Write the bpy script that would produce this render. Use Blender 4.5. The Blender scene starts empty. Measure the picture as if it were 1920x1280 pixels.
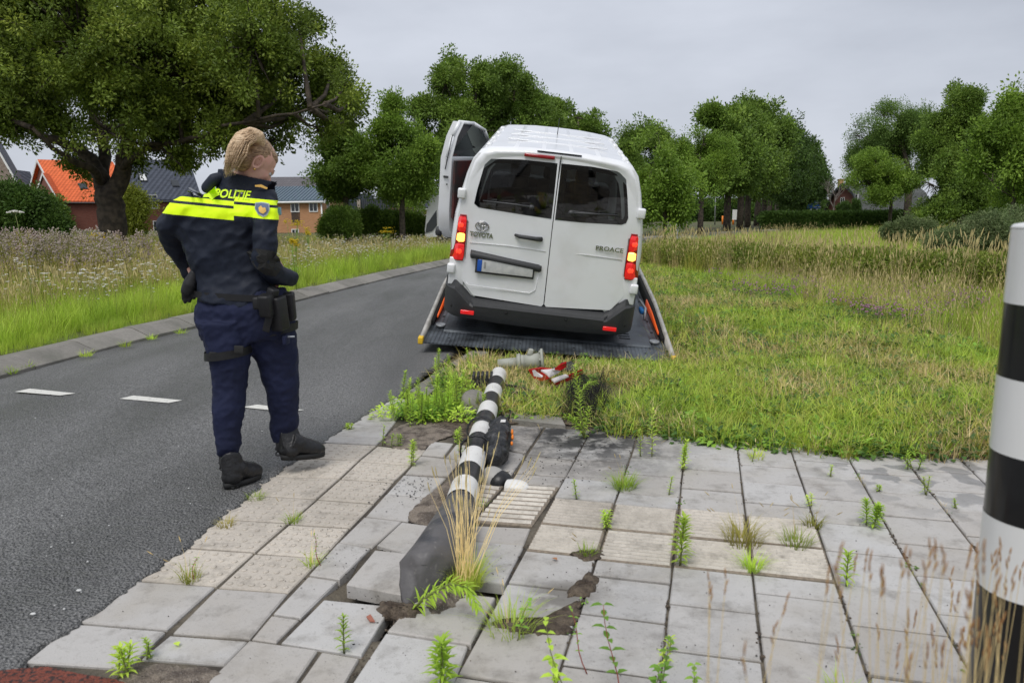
import bpy, bmesh, math, random
import numpy as np
from mathutils import Vector, Matrix, noise
R_ = random.Random(7)
SC = bpy.context.scene
COL = SC.collection
PI = math.pi

# ------------------------------------------------------------------ camera
FPX, PITCH, ROLL, CAMH = 1424.0, 0.1644, 0.0076, 1.365
_F = np.array([0, math.cos(PITCH), -math.sin(PITCH)])
_R0 = np.array([1.0, 0, 0]); _U0 = np.cross(_R0, _F)
_R = math.cos(ROLL) * _R0 - math.sin(ROLL) * _U0
_U = math.cos(ROLL) * _U0 + math.sin(ROLL) * _R0
CAMP = np.array([0, 0, CAMH])
cam_d = bpy.data.cameras.new('camera'); cam = bpy.data.objects.new('camera', cam_d); COL.objects.link(cam)
cam.matrix_world = Matrix(((_R[0], _U[0], -_F[0], 0), (_R[1], _U[1], -_F[1], 0), (_R[2], _U[2], -_F[2], CAMH), (0, 0, 0, 1)))
cam_d.sensor_width = 36; cam_d.lens = FPX / 1920 * 36; cam_d.clip_start = 0.05; cam_d.clip_end = 5000
cam_d.dof.use_dof = True; cam_d.dof.focus_distance = 7.0; cam_d.dof.aperture_fstop = 5.0
SC.camera = cam

# ------------------------------------------------------------------ world, sun, exposure
W = bpy.data.worlds.new('World'); SC.world = W; W.use_nodes = True
nt = W.node_tree; nt.nodes.clear()
SUN_EL, SUN_AZ = math.radians(58), math.radians(200)
sky = nt.nodes.new('ShaderNodeTexSky'); sky.sky_type = 'NISHITA'; sky.sun_disc = False
sky.sun_elevation = SUN_EL; sky.sun_rotation = SUN_AZ; sky.air_density = 1.0; sky.dust_density = 3.0
sc_ = nt.nodes.new('ShaderNodeVectorMath'); sc_.operation = 'SCALE'; sc_.inputs['Scale'].default_value = 1.0
nt.links.new(sky.outputs[0], sc_.inputs[0])
# the cloud deck: soft grey layers over the clear sky
tc = nt.nodes.new('ShaderNodeTexCoord')
mp = nt.nodes.new('ShaderNodeMapping'); mp.inputs['Scale'].default_value = (1.0, 1.0, 3.2)
nz = nt.nodes.new('ShaderNodeTexNoise'); nz.inputs['Scale'].default_value = 2.2; nz.inputs['Detail'].default_value = 6; nz.inputs['Roughness'].default_value = 0.52
nt.links.new(tc.outputs['Generated'], mp.inputs[0]); nt.links.new(mp.outputs[0], nz.inputs['Vector'])
cr = nt.nodes.new('ShaderNodeValToRGB')
cr.color_ramp.elements[0].position = 0.34; cr.color_ramp.elements[0].color = (3.65, 3.88, 4.4, 1)
cr.color_ramp.elements[1].position = 0.70; cr.color_ramp.elements[1].color = (5.0, 5.25, 5.85, 1)
nt.links.new(nz.outputs['Fac'], cr.inputs[0])
mx = nt.nodes.new('ShaderNodeMix'); mx.data_type = 'RGBA'; mx.inputs[0].default_value = 0.93
nt.links.new(sc_.outputs[0], mx.inputs[6]); nt.links.new(cr.outputs[0], mx.inputs[7])
bg = nt.nodes.new('ShaderNodeBackground'); bg.inputs['Strength'].default_value = 0.1
nt.links.new(mx.outputs[2], bg.inputs[0])
wo = nt.nodes.new('ShaderNodeOutputWorld'); nt.links.new(bg.outputs[0], wo.inputs[0])
sun_d = bpy.data.lights.new('sun', 'SUN'); sun = bpy.data.objects.new('sun', sun_d); COL.objects.link(sun)
sun_d.energy = 1.5; sun_d.angle = math.radians(28); sun_d.color = (1.0, 0.975, 0.94)
sun.rotation_euler = (math.radians(32), 0, math.radians(-20))
SC.view_settings.view_transform = 'Standard'; SC.view_settings.look = 'None'
SC.view_settings.exposure = 0.5; SC.view_settings.gamma = 1.0; SC.view_settings.use_curve_mapping = False
SC.cycles.max_bounces = 6; SC.cycles.diffuse_bounces = 3; SC.cycles.glossy_bounces = 3
SC.cycles.transmission_bounces = 6; SC.cycles.transparent_max_bounces = 10
SC.cycles.use_denoising = True

# ------------------------------------------------------------------ helpers
def ray(x, y):
    return _F * FPX + _R * (x - 960) - _U * (y - 640)
def G(x, y, z=0.0):
    d = ray(x, y); t = (z - CAMH) / d[2]; return Vector(CAMP + d * t)
def at(x, y, Y):
    d = ray(x, y); return Vector(CAMP + d * (Y / d[1]))

def smooth_noise(x, y, s=1.0, o=0.0):
    return noise.noise(Vector((x * s + o, y * s - o, o * 1.7)))
def gz(x, y):
    """height of the natural ground"""
    h = 0.0
    # dips a little under the end of the truck bed
    d = math.hypot((x - 1.2) / 1.4, (y - 7.6) / 1.6)
    h -= 0.085 * math.exp(-d * d)
    return h + 0.02 * smooth_noise(x, y, 0.9, 3.1)

def tag(o, label=None, cat=None, group=None, kind=None):
    if label: o['label'] = label
    if cat: o['category'] = cat
    if group: o['group'] = group
    if kind: o['kind'] = kind
    return o
def empty(name, loc=(0, 0, 0), rot=None, label=None, cat=None, group=None, mat=None):
    o = bpy.data.objects.new(name, None); COL.objects.link(o); o.empty_display_size = 0.1
    if mat is not None: o.matrix_world = mat
    else:
        o.location = loc
        if rot: o.rotation_euler = rot
    return tag(o, label, cat, group)
def mesh_obj(name, verts, faces, m=None, parent=None, smooth=False, mats=None, fm=None):
    me = bpy.data.meshes.new(name); me.from_pydata([tuple(v) for v in verts], [], faces)
    for mm in (mats or ([m] if m else [])): me.materials.append(mm)
    if fm is not None: me.polygons.foreach_set('material_index', fm)
    if smooth: me.polygons.foreach_set('use_smooth', [True] * len(me.polygons))
    me.update()
    o = bpy.data.objects.new(name, me); COL.objects.link(o)
    if parent is not None: o.parent = parent
    return o

class MB:
    """collects shapes, links them as one mesh object"""
    def __init__(s): s.v = []; s.f = []; s.mi = []; s.cur = 0; s.sm = []
    def _add(s, vs, fs, smooth=False):
        b = len(s.v); s.v += [tuple(v) for v in vs]
        s.f += [tuple(i + b for i in f) for f in fs]; s.mi += [s.cur] * len(fs); s.sm += [smooth] * len(fs)
        return s
    def box(s, c, d, M=None):
        x, y, z = (q / 2 for q in d)
        vs = [Vector((c[0] + a * x, c[1] + b * y, c[2] + e * z)) for e in (-1, 1) for b in (-1, 1) for a in (-1, 1)]
        if M is not None: vs = [M @ v for v in vs]
        return s._add(vs, [(0, 2, 3, 1), (4, 5, 7, 6), (0, 1, 5, 4), (2, 6, 7, 3), (0, 4, 6, 2), (1, 3, 7, 5)])
    def rbox(s, c, d, b=0.01, M=None):
        """box with chamfered edges"""
        bm = bmesh.new(); bmesh.ops.create_cube(bm, size=1)
        for v in bm.verts: v.co = Vector((v.co.x * d[0], v.co.y * d[1], v.co.z * d[2]))
        bmesh.ops.bevel(bm, geom=list(bm.edges), offset=min(b, min(d) * .45), segments=2, affect='EDGES', profile=.6)
        return s.bm(bm, Matrix.Translation(c) if M is None else M @ Matrix.Translation(c), True)
    def bm(s, bm, M=None, smooth=False):
        bm.verts.index_update()
        vs = [(M @ v.co if M is not None else v.co.copy()) for v in bm.verts]
        fs = [tuple(v.index for v in f.verts) for f in bm.faces]
        bm.free(); return s._add(vs, fs, smooth)
    def quad(s, a, b, c, d): return s._add([a, b, c, d], [(0, 1, 2, 3)])
    def poly(s, pts): return s._add(pts, [tuple(range(len(pts)))])
    def prism(s, pts, dvec):
        n = len(pts); dvec = Vector(dvec)
        vs = [Vector(p) for p in pts] + [Vector(p) + dvec for p in pts]
        fs = [tuple(range(n))[::-1], tuple(range(n, 2 * n))] + [(i, (i + 1) % n, n + (i + 1) % n, n + i) for i in range(n)]
        return s._add(vs, fs)
    def tube(s, pts, rad, n=8, caps=True, smooth=True):
        pts = [Vector(p) for p in pts]; k = len(pts)
        if not hasattr(rad, '__len__'): rad = [rad] * k
        vs = []; fs = []; up = None
        for i, p in enumerate(pts):
            t = (pts[min(i + 1, k - 1)] - pts[max(i - 1, 0)])
            if t.length < 1e-9: t = Vector((0, 0, 1))
            t.normalize()
            if up is None:
                up = t.orthogonal().normalized()
            up = (up - t * up.dot(t))
            if up.length < 1e-6: up = t.orthogonal()
            up.normalize(); sd = t.cross(up)
            for j in range(n):
                a = 2 * PI * j / n
                vs.append(p + (up * math.cos(a) + sd * math.sin(a)) * rad[i])
        for i in range(k - 1):
            for j in range(n):
                a, b = i * n + j, i * n + (j + 1) % n
                fs.append((a, b, b + n, a + n))
        s._add(vs, fs, smooth)
        if caps:
            b = len(s.v) - len(vs)
            s.f += [tuple(b + j for j in range(n))[::-1], tuple(b + (k - 1) * n + j for j in range(n))]; s.mi += [s.cur] * 2; s.sm += [False] * 2
        return s
    def loft(s, rings, closed=True, caps=True, smooth=True):
        n = len(rings[0]); vs = [Vector(p) for r in rings for p in r]; fs = []
        for i in range(len(rings) - 1):
            for j in range(n if closed else n - 1):
                a, b = i * n + j, i * n + (j + 1) % n
                fs.append((a, b, b + n, a + n))
        s._add(vs, fs, smooth)
        if caps:
            b = len(s.v) - len(vs); s.f += [tuple(b + j for j in range(n))[::-1], tuple(b + (len(rings) - 1) * n + j for j in range(n))]; s.mi += [s.cur] * 2; s.sm += [False] * 2
        return s
    def lathe(s, prof, c=(0, 0, 0), n=24, M=None, smooth=True):
        rings = [[Vector((c[0] + r * math.cos(2 * PI * j / n), c[1] + r * math.sin(2 * PI * j / n), c[2] + z)) for j in range(n)] for r, z in prof]
        if M is not None: rings = [[M @ p for p in r] for r in rings]
        return s.loft(rings, smooth=smooth)
    def ball(s, c, r, M=None, u=12, v=8):
        bm = bmesh.new(); bmesh.ops.create_uvsphere(bm, u_segments=u, v_segments=v, radius=1)
        r = (r, r, r) if not hasattr(r, '__len__') else r
        T = Matrix.Translation(c) @ Matrix.Diagonal((*r, 1))
        return s.bm(bm, T if M is None else M @ T, True)
    def build(s, name, m, parent=None, auto=None):
        mats = m if isinstance(m, (list, tuple)) else [m]
        o = mesh_obj(name, s.v, s.f, parent=parent, mats=mats, fm=s.mi)
        o.data.polygons.foreach_set('use_smooth', s.sm)
        if auto: 
            try: o.data.set_sharp_from_angle(angle=math.radians(auto))
            except Exception: pass
        return o

# ------------------------------------------------------------------ materials
def _n(t, k, **kw):
    n = t.nodes.new(k)
    for a, b in kw.items(): setattr(n, a, b)
    return n
def mat(name, col, rough=0.7, metal=0.0, var=0.0, vscale=8.0, col2=None, mixscale=3.0, mixlo=.4, mixhi=.6, bump=0.0, bscale=60.0,
        inst=0.0, spec=0.5, trans=0.0, coat=0.0, coords='pos', alpha=1.0, emis=None, estr=1.0, speck=None, detail=5, rvar=0.0, transmission=0.0, ior=1.45, sheen=0.0):
    m = bpy.data.materials.new(name); m.use_nodes = True; t = m.node_tree; t.nodes.clear(); L = t.links.new
    out = _n(t, 'ShaderNodeOutputMaterial'); p = _n(t, 'ShaderNodeBsdfPrincipled')
    L(p.outputs[0], out.inputs[0])
    p.inputs['Roughness'].default_value = rough; p.inputs['Metallic'].default_value = metal
    p.inputs['Specular IOR Level'].default_value = spec; p.inputs['Coat Weight'].default_value = coat
    p.inputs['Coat Roughness'].default_value = 0.08; p.inputs['IOR'].default_value = ior
    p.inputs['Transmission Weight'].default_value = transmission
    if sheen: p.inputs['Sheen Weight'].default_value = sheen
    if coords == 'pos': src = _n(t, 'ShaderNodeNewGeometry').outputs['Position']
    else: src = _n(t, 'ShaderNodeTexCoord').outputs['Object']
    c = _n(t, 'ShaderNodeRGB'); c.outputs[0].default_value = (*col, 1); cur = c.outputs[0]
    if col2 is not None:
        nz = _n(t, 'ShaderNodeTexNoise'); nz.inputs['Scale'].default_value = mixscale; nz.inputs['Detail'].default_value = detail; L(src, nz.inputs['Vector'])
        mr = _n(t, 'ShaderNodeMapRange'); mr.inputs[1].default_value = mixlo; mr.inputs[2].default_value = mixhi; L(nz.outputs['Fac'], mr.inputs[0])
        x = _n(t, 'ShaderNodeMix', data_type='RGBA'); L(mr.outputs[0], x.inputs[0]); L(cur, x.inputs[6]); x.inputs[7].default_value = (*col2, 1); cur = x.outputs[2]
    if speck is not None:   # (scale, threshold, colour, amount)
        vz = _n(t, 'ShaderNodeTexNoise'); vz.inputs['Scale'].default_value = speck[0]; vz.inputs['Detail'].default_value = 2; L(src, vz.inputs['Vector'])
        mr = _n(t, 'ShaderNodeMapRange'); mr.inputs[1].default_value = speck[1]; mr.inputs[2].default_value = speck[1] + .06; mr.inputs[4].default_value = speck[3]; L(vz.outputs['Fac'], mr.inputs[0])
        x = _n(t, 'ShaderNodeMix', data_type='RGBA'); L(mr.outputs[0], x.inputs[0]); L(cur, x.inputs[6]); x.inputs[7].default_value = (*speck[2], 1); cur = x.outputs[2]
    if var or inst:
        hs = _n(t, 'ShaderNodeHueSaturation'); L(cur, hs.inputs['Color']); cur = hs.outputs[0]; acc = None
        if var:
            nz = _n(t, 'ShaderNodeTexNoise'); nz.inputs['Scale'].default_value = vscale; nz.inputs['Detail'].default_value = detail; nz.inputs['Roughness'].default_value = .6; L(src, nz.inputs['Vector'])
            mr = _n(t, 'ShaderNodeMapRange'); mr.inputs[1].default_value = .25; mr.inputs[2].default_value = .75; mr.inputs[3].default_value = 1 - var; mr.inputs[4].default_value = 1 + var; L(nz.outputs['Fac'], mr.inputs[0]); acc = mr.outputs[0]
        if inst:
            oi = _n(t, 'ShaderNodeObjectInfo'); mr = _n(t, 'ShaderNodeMapRange'); mr.inputs[3].default_value = 1 - inst; mr.inputs[4].default_value = 1 + inst; L(oi.outputs['Random'], mr.inputs[0])
            if acc is None: acc = mr.outputs[0]
            else:
                mm = _n(t, 'ShaderNodeMath', operation='MULTIPLY'); L(acc, mm.inputs[0]); L(mr.outputs[0], mm.inputs[1]); acc = mm.outputs[0]
        L(acc, hs.inputs['Value'])
    L(cur, p.inputs['Base Color'])
    if rvar:
        nz = _n(t, 'ShaderNodeTexNoise'); nz.inputs['Scale'].default_value = vscale * .6; nz.inputs['Detail'].default_value = 4; L(src, nz.inputs['Vector'])
        mr = _n(t, 'ShaderNodeMapRange'); mr.inputs[1].default_value = .35; mr.inputs[2].default_value = .65; mr.inputs[3].default_value = max(0, rough - rvar); mr.inputs[4].default_value = min(1, rough + rvar); L(nz.outputs['Fac'], mr.inputs[0]); L(mr.outputs[0], p.inputs['Roughness'])
    if bump:
        nz = _n(t, 'ShaderNodeTexNoise'); nz.inputs['Scale'].default_value = bscale; nz.inputs['Detail'].default_value = 6; L(src, nz.inputs['Vector'])
        b = _n(t, 'ShaderNodeBump'); b.inputs['Strength'].default_value = bump; b.inputs['Distance'].default_value = .02; L(nz.outputs['Fac'], b.inputs['Height']); L(b.outputs[0], p.inputs['Normal'])
    if emis is not None:
        p.inputs['Emission Color'].default_value = (*emis, 1); p.inputs['Emission Strength'].default_value = estr
    if trans:
        tr = _n(t, 'ShaderNodeBsdfTranslucent'); L(cur, tr.inputs[0]); ms = _n(t, 'ShaderNodeMixShader'); ms.inputs[0].default_value = trans
        L(p.outputs[0], ms.inputs[1]); L(tr.outputs[0], ms.inputs[2]); L(ms.outputs[0], out.inputs[0])
    m['p'] = 1
    return m
def PB(m): return next(n for n in m.node_tree.nodes if n.type == 'BSDF_PRINCIPLED')

def leafmat(name, cols, trans=.3, rough=.55, patch=None, pscale=.6, inst=.25):
    """foliage: hue picked per instance from a ramp, plus broad patches over the ground"""
    m = bpy.data.materials.new(name); m.use_nodes = True; t = m.node_tree; t.nodes.clear(); L = t.links.new
    out = _n(t, 'ShaderNodeOutputMaterial'); p = _n(t, 'ShaderNodeBsdfPrincipled'); p.inputs['Roughness'].default_value = rough; p.inputs['Specular IOR Level'].default_value = .3
    oi = _n(t, 'ShaderNodeObjectInfo'); geo = _n(t, 'ShaderNodeNewGeometry')
    rp = _n(t, 'ShaderNodeValToRGB'); e = rp.color_ramp.elements
    while len(e) < len(cols): e.new(.5)
    for i, c in enumerate(cols): e[i].position = i / max(1, len(cols) - 1); e[i].color = (*c, 1)
    nz = _n(t, 'ShaderNodeTexNoise'); nz.inputs['Scale'].default_value = pscale; nz.inputs['Detail'].default_value = 3; L(geo.outputs['Position'], nz.inputs['Vector'])
    mr = _n(t, 'ShaderNodeMapRange'); mr.inputs[1].default_value = .3; mr.inputs[2].default_value = .7; L(nz.outputs['Fac'], mr.inputs[0])
    mx = _n(t, 'ShaderNodeMix', data_type='FLOAT'); mx.inputs[0].default_value = patch if patch is not None else .4
    L(oi.outputs['Random'], mx.inputs[2]); L(mr.outputs[0], mx.inputs[3]); L(mx.outputs[0], rp.inputs[0])
    ri = _n(t, 'ShaderNodeMath', operation='FRACT'); mu = _n(t, 'ShaderNodeMath', operation='MULTIPLY'); mu.inputs[1].default_value = 17.3; L(oi.outputs['Random'], mu.inputs[0]); L(mu.outputs[0], ri.inputs[0])
    vr = _n(t, 'ShaderNodeMapRange'); vr.inputs[3].default_value = 1 - inst; vr.inputs[4].default_value = 1 + inst; L(ri.outputs[0], vr.inputs[0])
    hs = _n(t, 'ShaderNodeHueSaturation'); L(rp.outputs[0], hs.inputs['Color']); L(vr.outputs[0], hs.inputs['Value'])
    L(hs.outputs[0], p.inputs['Base Color'])
    tr = _n(t, 'ShaderNodeBsdfTranslucent'); L(hs.outputs[0], tr.inputs[0]); ms = _n(t, 'ShaderNodeMixShader'); ms.inputs[0].default_value = trans
    L(p.outputs[0], ms.inputs[1]); L(tr.outputs[0], ms.inputs[2]); L(ms.outputs[0], out.inputs[0])
    return m

# ------------------------------------------------------------------ scattering with geometry nodes
def proto(name, mb, mats):
    me = bpy.data.meshes.new(name); me.from_pydata(mb.v, [], mb.f)
    for mm in (mats if isinstance(mats, (list, tuple)) else [mats]): me.materials.append(mm)
    me.polygons.foreach_set('material_index', mb.mi); me.update()
    return bpy.data.objects.new(name, me)
def scatter(name, pts, protos, parent=None, kind='stuff'):
    """pts: list of (x,y,z, rx,ry,rz, scale, variant)"""
    me = bpy.data.meshes.new(name); n = len(pts); a = np.array(pts, dtype=np.float64).reshape(n, 8)
    me.vertices.add(n); me.vertices.foreach_set('co', a[:, :3].ravel())
    at_ = me.attributes.new('rot', 'FLOAT_VECTOR', 'POINT'); at_.data.foreach_set('vector', a[:, 3:6].ravel())
    at_ = me.attributes.new('scl', 'FLOAT', 'POINT'); at_.data.foreach_set('value', a[:, 6].copy())
    at_ = me.attributes.new('vari', 'INT', 'POINT'); at_.data.foreach_set('value', a[:, 7].astype(np.int32))
    me.update()
    o = bpy.data.objects.new(name, me); COL.objects.link(o)
    if parent is not None: o.parent = parent
    if kind: o['kind'] = kind
    ng = bpy.data.node_groups.new('scatter_' + name, 'GeometryNodeTree')
    ng.interface.new_socket('Geometry', in_out='INPUT', socket_type='NodeSocketGeometry')
    ng.interface.new_socket('Geometry', in_out='OUTPUT', socket_type='NodeSocketGeometry')
    gi = ng.nodes.new('NodeGroupInput'); go = ng.nodes.new('NodeGroupOutput'); L = ng.links.new
    j = ng.nodes.new('GeometryNodeJoinGeometry')
    for pr in reversed(protos):
        q = ng.nodes.new('GeometryNodeObjectInfo'); q.inputs['Object'].default_value = pr; q.inputs['As Instance'].default_value = False
        g2 = ng.nodes.new('GeometryNodeGeometryToInstance'); L(q.outputs['Geometry'], g2.inputs[0]); L(g2.outputs[0], j.inputs[0])
    ip = ng.nodes.new('GeometryNodeInstanceOnPoints'); L(gi.outputs[0], ip.inputs['Points']); L(j.outputs[0], ip.inputs['Instance'])
    ip.inputs['Pick Instance'].default_value = True
    def na(nm, ty):
        k = ng.nodes.new('GeometryNodeInputNamedAttribute'); k.data_type = ty; k.inputs[0].default_value = nm
        return k.outputs[0]
    L(na('vari', 'INT'), ip.inputs['Instance Index']); L(na('scl', 'FLOAT'), ip.inputs['Scale'])
    rr = ng.nodes.new('FunctionNodeEulerToRotation'); L(na('rot', 'FLOAT_VECTOR'), rr.inputs[0]); L(rr.outputs[0], ip.inputs['Rotation'])
    L(ip.outputs[0], go.inputs[0])
    md = o.modifiers.new('scatter', 'NODES'); md.node_group = ng
    return o
# ================================================================== the setting
def lerp_poly(pts, y, i=1, o=0):
    for a, b in zip(pts, pts[1:]):
        if a[i] <= y <= b[i]: t = (y - a[i]) / (b[i] - a[i]); return a[o] + (b[o] - a[o]) * t
    return pts[0][o] if y < pts[0][i] else pts[-1][o]
ROAD_L = [(-4.3, -8), (-4.55, 0), (-4.6, 4), (-4.56, 5.44), (-4.41, 6.73), (-4.28, 7.91), (-3.98, 9.34), (-3.54, 12.25), (-2.89, 15.85), (-1.78, 21.41), (.9, 30), (5, 39), (12, 50), (22, 62), (40, 78), (70, 95), (140, 120)]
ROAD_R = [(-1.2, -8), (-1.5, 0), (-1.52, 2.07), (-1.52, 2.26), (-1.46, 2.47), (-1.39, 2.84), (-1.33, 3.3), (-1.28, 3.83), (-1.19, 4.28), (-1.09, 4.84), (-.9, 5.6), (-.79, 6.43), (-.55, 7.75), (.2, 14), (1.3, 21), (4, 29), (8.2, 37), (15.5, 47.5), (25.5, 58.8), (43, 74), (72.5, 91), (142, 115)]
EDGE = [(-2.5, 5.75), (-.8, 5.75), (-.6, 5.0), (-.45, 4.95), (.42, 5.0), (.52, 4.8), (.64, 4.65), (1.39, 4.34), (1.94, 4.15), (2.7, 4.07), (4.2, 3.9), (9, 3.6)]
def in_road(x, y): return lerp_poly(ROAD_L, y) < x < lerp_poly(ROAD_R, y)
def verge_y(x): return lerp_poly(EDGE, x, 0, 1)
def ground_h(x, y):
    if y > 90 or abs(x) > 60: return -.05 if x > 0 else .0
    xl, xr = lerp_poly(ROAD_L, y), lerp_poly(ROAD_R, y)
    if x < xl - .34: return .09 + .04 * smooth_noise(x, y, .3)
    if x < xr: return -.12
    if y < verge_y(x) - .03: return -.07 if (math.hypot(x + .46, y - 2.62) < .24 or math.hypot(x + .05, y - 2.66) < .12) else -.011
    return gz(x, y) - (.0 if x > xr + .15 else .03)

m_ground = mat('ground_soil', (.075, .055, .035), .95, col2=(.10, .13, .035), mixscale=.35, mixlo=.42, mixhi=.58, var=.3, vscale=25, bump=.5, bscale=40)
m_bed = mat('joint_soil', (.055, .047, .038), .95, col2=(.14, .12, .09), mixscale=5, var=.3, vscale=60, bump=.5, bscale=90)
def axis(a, b, d, lo, hi, g=1.17):
    v = list(np.arange(a, b, d)); s = d; q = v[-1]
    while q < hi: s *= g; q += s; v.append(q)
    s = d; q = a; w = []
    while q > lo: s *= g; q -= s; w.append(q)
    return w[::-1] + v
xs = axis(-5.6, 6, .1, -1600, 1600); ys = axis(1.0, 12, .1, -400, 2600)
vs = [(x, y, ground_h(x, y)) for y in ys for x in xs]
fs = []; fmi = []; nx = len(xs)
for j in range(len(ys) - 1):
    for i in range(nx - 1):
        fs.append((j * nx + i, j * nx + i + 1, (j + 1) * nx + i + 1, (j + 1) * nx + i))
        fmi.append(1 if (vs[fs[-1][0]][2] < -.0108 and ys[j] < 6 and ys[j] < verge_y(xs[i]) + .1) else 0)
tag(mesh_obj('ground', vs, fs, smooth=True, mats=[m_ground, m_bed], fm=fmi), kind='structure')

# ---- asphalt
def asphalt():
    m = bpy.data.materials.new('asphalt'); m.use_nodes = True; t = m.node_tree; L = t.links.new; p = t.nodes['Principled BSDF']
    g = _n(t, 'ShaderNodeNewGeometry').outputs['Position']
    v = _n(t, 'ShaderNodeTexVoronoi'); v.inputs['Scale'].default_value = 95; L(g, v.inputs['Vector'])
    n1 = _n(t, 'ShaderNodeTexNoise'); n1.inputs['Scale'].default_value = 90; n1.inputs['Detail'].default_value = 5; L(g, n1.inputs['Vector'])
    n2 = _n(t, 'ShaderNodeTexNoise'); n2.inputs['Scale'].default_value = 1.0; n2.inputs['Detail'].default_value = 6; mq = _n(t, 'ShaderNodeMapping'); mq.inputs['Rotation'].default_value = (0, 0, .12); mq.inputs['Scale'].default_value = (1.5, .35, 1); L(g, mq.inputs[0]); L(mq.outputs[0], n2.inputs['Vector'])
    rp = _n(t, 'ShaderNodeValToRGB'); e = rp.color_ramp.elements; e[0].position = .28; e[0].color = (.036, .036, .036, 1); e[1].position = .72; e[1].color = (.27, .268, .262, 1); L(n1.outputs['Fac'], rp.inputs[0])
    # pale stones in the binder
    mr = _n(t, 'ShaderNodeMapRange'); mr.inputs[1].default_value = .10; mr.inputs[2].default_value = .22; mr.inputs[3].default_value = 1.0; mr.inputs[4].default_value = 0.0; L(v.outputs['Distance'], mr.inputs[0])
    sel = _n(t, 'ShaderNodeMath', operation='GREATER_THAN'); sel.inputs[1].default_value = .62; L(v.outputs['Color'], sel.inputs[0])
    ml = _n(t, 'ShaderNodeMath', operation='MULTIPLY'); L(mr.outputs[0], ml.inputs[0]); L(sel.outputs[0], ml.inputs[1])
    mx = _n(t, 'ShaderNodeMix', data_type='RGBA'); L(ml.outputs[0], mx.inputs[0]); L(rp.outputs[0], mx.inputs[6]); mx.inputs[7].default_value = (.48, .47, .45, 1)
    r2 = _n(t, 'ShaderNodeMapRange'); r2.inputs[1].default_value = .35; r2.inputs[2].default_value = .65; r2.inputs[3].default_value = .74; r2.inputs[4].default_value = 1.18; L(n2.outputs['Fac'], r2.inputs[0])
    hs = _n(t, 'ShaderNodeHueSaturation'); L(mx.outputs[2], hs.inputs['Color']); L(r2.outputs[0], hs.inputs['Value']); L(hs.outputs[0], p.inputs['Base Color'])
    rr = _n(t, 'ShaderNodeMapRange'); rr.inputs[1].default_value = .35; rr.inputs[2].default_value = .65; rr.inputs[3].default_value = .38; rr.inputs[4].default_value = .6; L(n2.outputs['Fac'], rr.inputs[0]); L(rr.outputs[0], p.inputs['Roughness'])
    p.inputs['Specular IOR Level'].default_value = .5
    b = _n(t, 'ShaderNodeBump'); b.inputs['Strength'].default_value = 1.0; b.inputs['Distance'].default_value = .012; L(v.outputs['Distance'], b.inputs['Height']); b.invert = True
    b2 = _n(t, 'ShaderNodeBump'); b2.inputs['Strength'].default_value = .7; b2.inputs['Distance'].default_value = .008; L(n1.outputs['Fac'], b2.inputs['Height']); L(b.outputs[0], b2.inputs['Normal']); L(b2.outputs[0], p.inputs['Normal'])
    return m
m_asph = asphalt()
b = MB(); yy = list(np.arange(-8, 2.0, .25)) + list(np.arange(2.0, 8.0, .02)) + list(np.arange(8.0, 24, .25)) + list(np.arange(24, 118, 1.0))
ZR = .004
vs = []; fs = []; r = random.Random(3); j1 = 0; j2 = 0
for k, y in enumerate(yy):
    xl = lerp_poly(ROAD_L, y) - .05; xr = lerp_poly(ROAD_R, y)
    j1 = j1 * .82 + r.uniform(-1, 1) * .009; j2 = r.uniform(-.007, .007)
    xr += (j1 + j2) if y < 8 else 0
    vs += [(xl, y, -.002), ((xl * 2 + xr) / 3, y + r.uniform(-.002, .002), ZR + .012), ((xl + 2 * xr) / 3, y, ZR + .012), (xr - .03, y, ZR + .006 + r.uniform(0, .004)), (xr, y, ZR + r.uniform(-.001, .004)), (xr + .004, y, -.03)]
    if k: a = (k - 1) * 6; fs += [(a + q, a + q + 1, a + q + 7, a + q + 6) for q in range(5)]
road = tag(mesh_obj('road', vs, fs, m_asph, smooth=True), kind='structure')
m_mark = mat('road_marking_paint', (.66, .65, .6), .6, var=.12, vscale=30, col2=(.2, .2, .2), mixscale=55, mixlo=.64, mixhi=.7, bump=.2, bscale=150)
ZM = .021
for q in [((28, 734), (56, 728), (142, 737), (113, 741)), ((224, 747), (250, 741), (342, 750), (316, 755)), ((454, 763), (482, 758), (570, 768), (542, 772))]:
    tag(mesh_obj('marking', [G(x, y, ZM) for x, y in q], [(0, 1, 2, 3)], m_mark, road))
m_red = mat('red_asphalt', (.20, .055, .035), .85, col2=(.05, .03, .028), mixscale=70, mixlo=.5, mixhi=.6, var=.3, vscale=40, bump=.8, bscale=110)
q = [G(x, y, .012) for x, y in [(-60, 1262), (60, 1250), (90, 1249), (150, 1262), (215, 1272), (265, 1290), (330, 1340), (100, 1450), (-120, 1400)]]
tag(MB().prism(q, (0, 0, -.04)).build('red_path', m_red), kind='structure')

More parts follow.
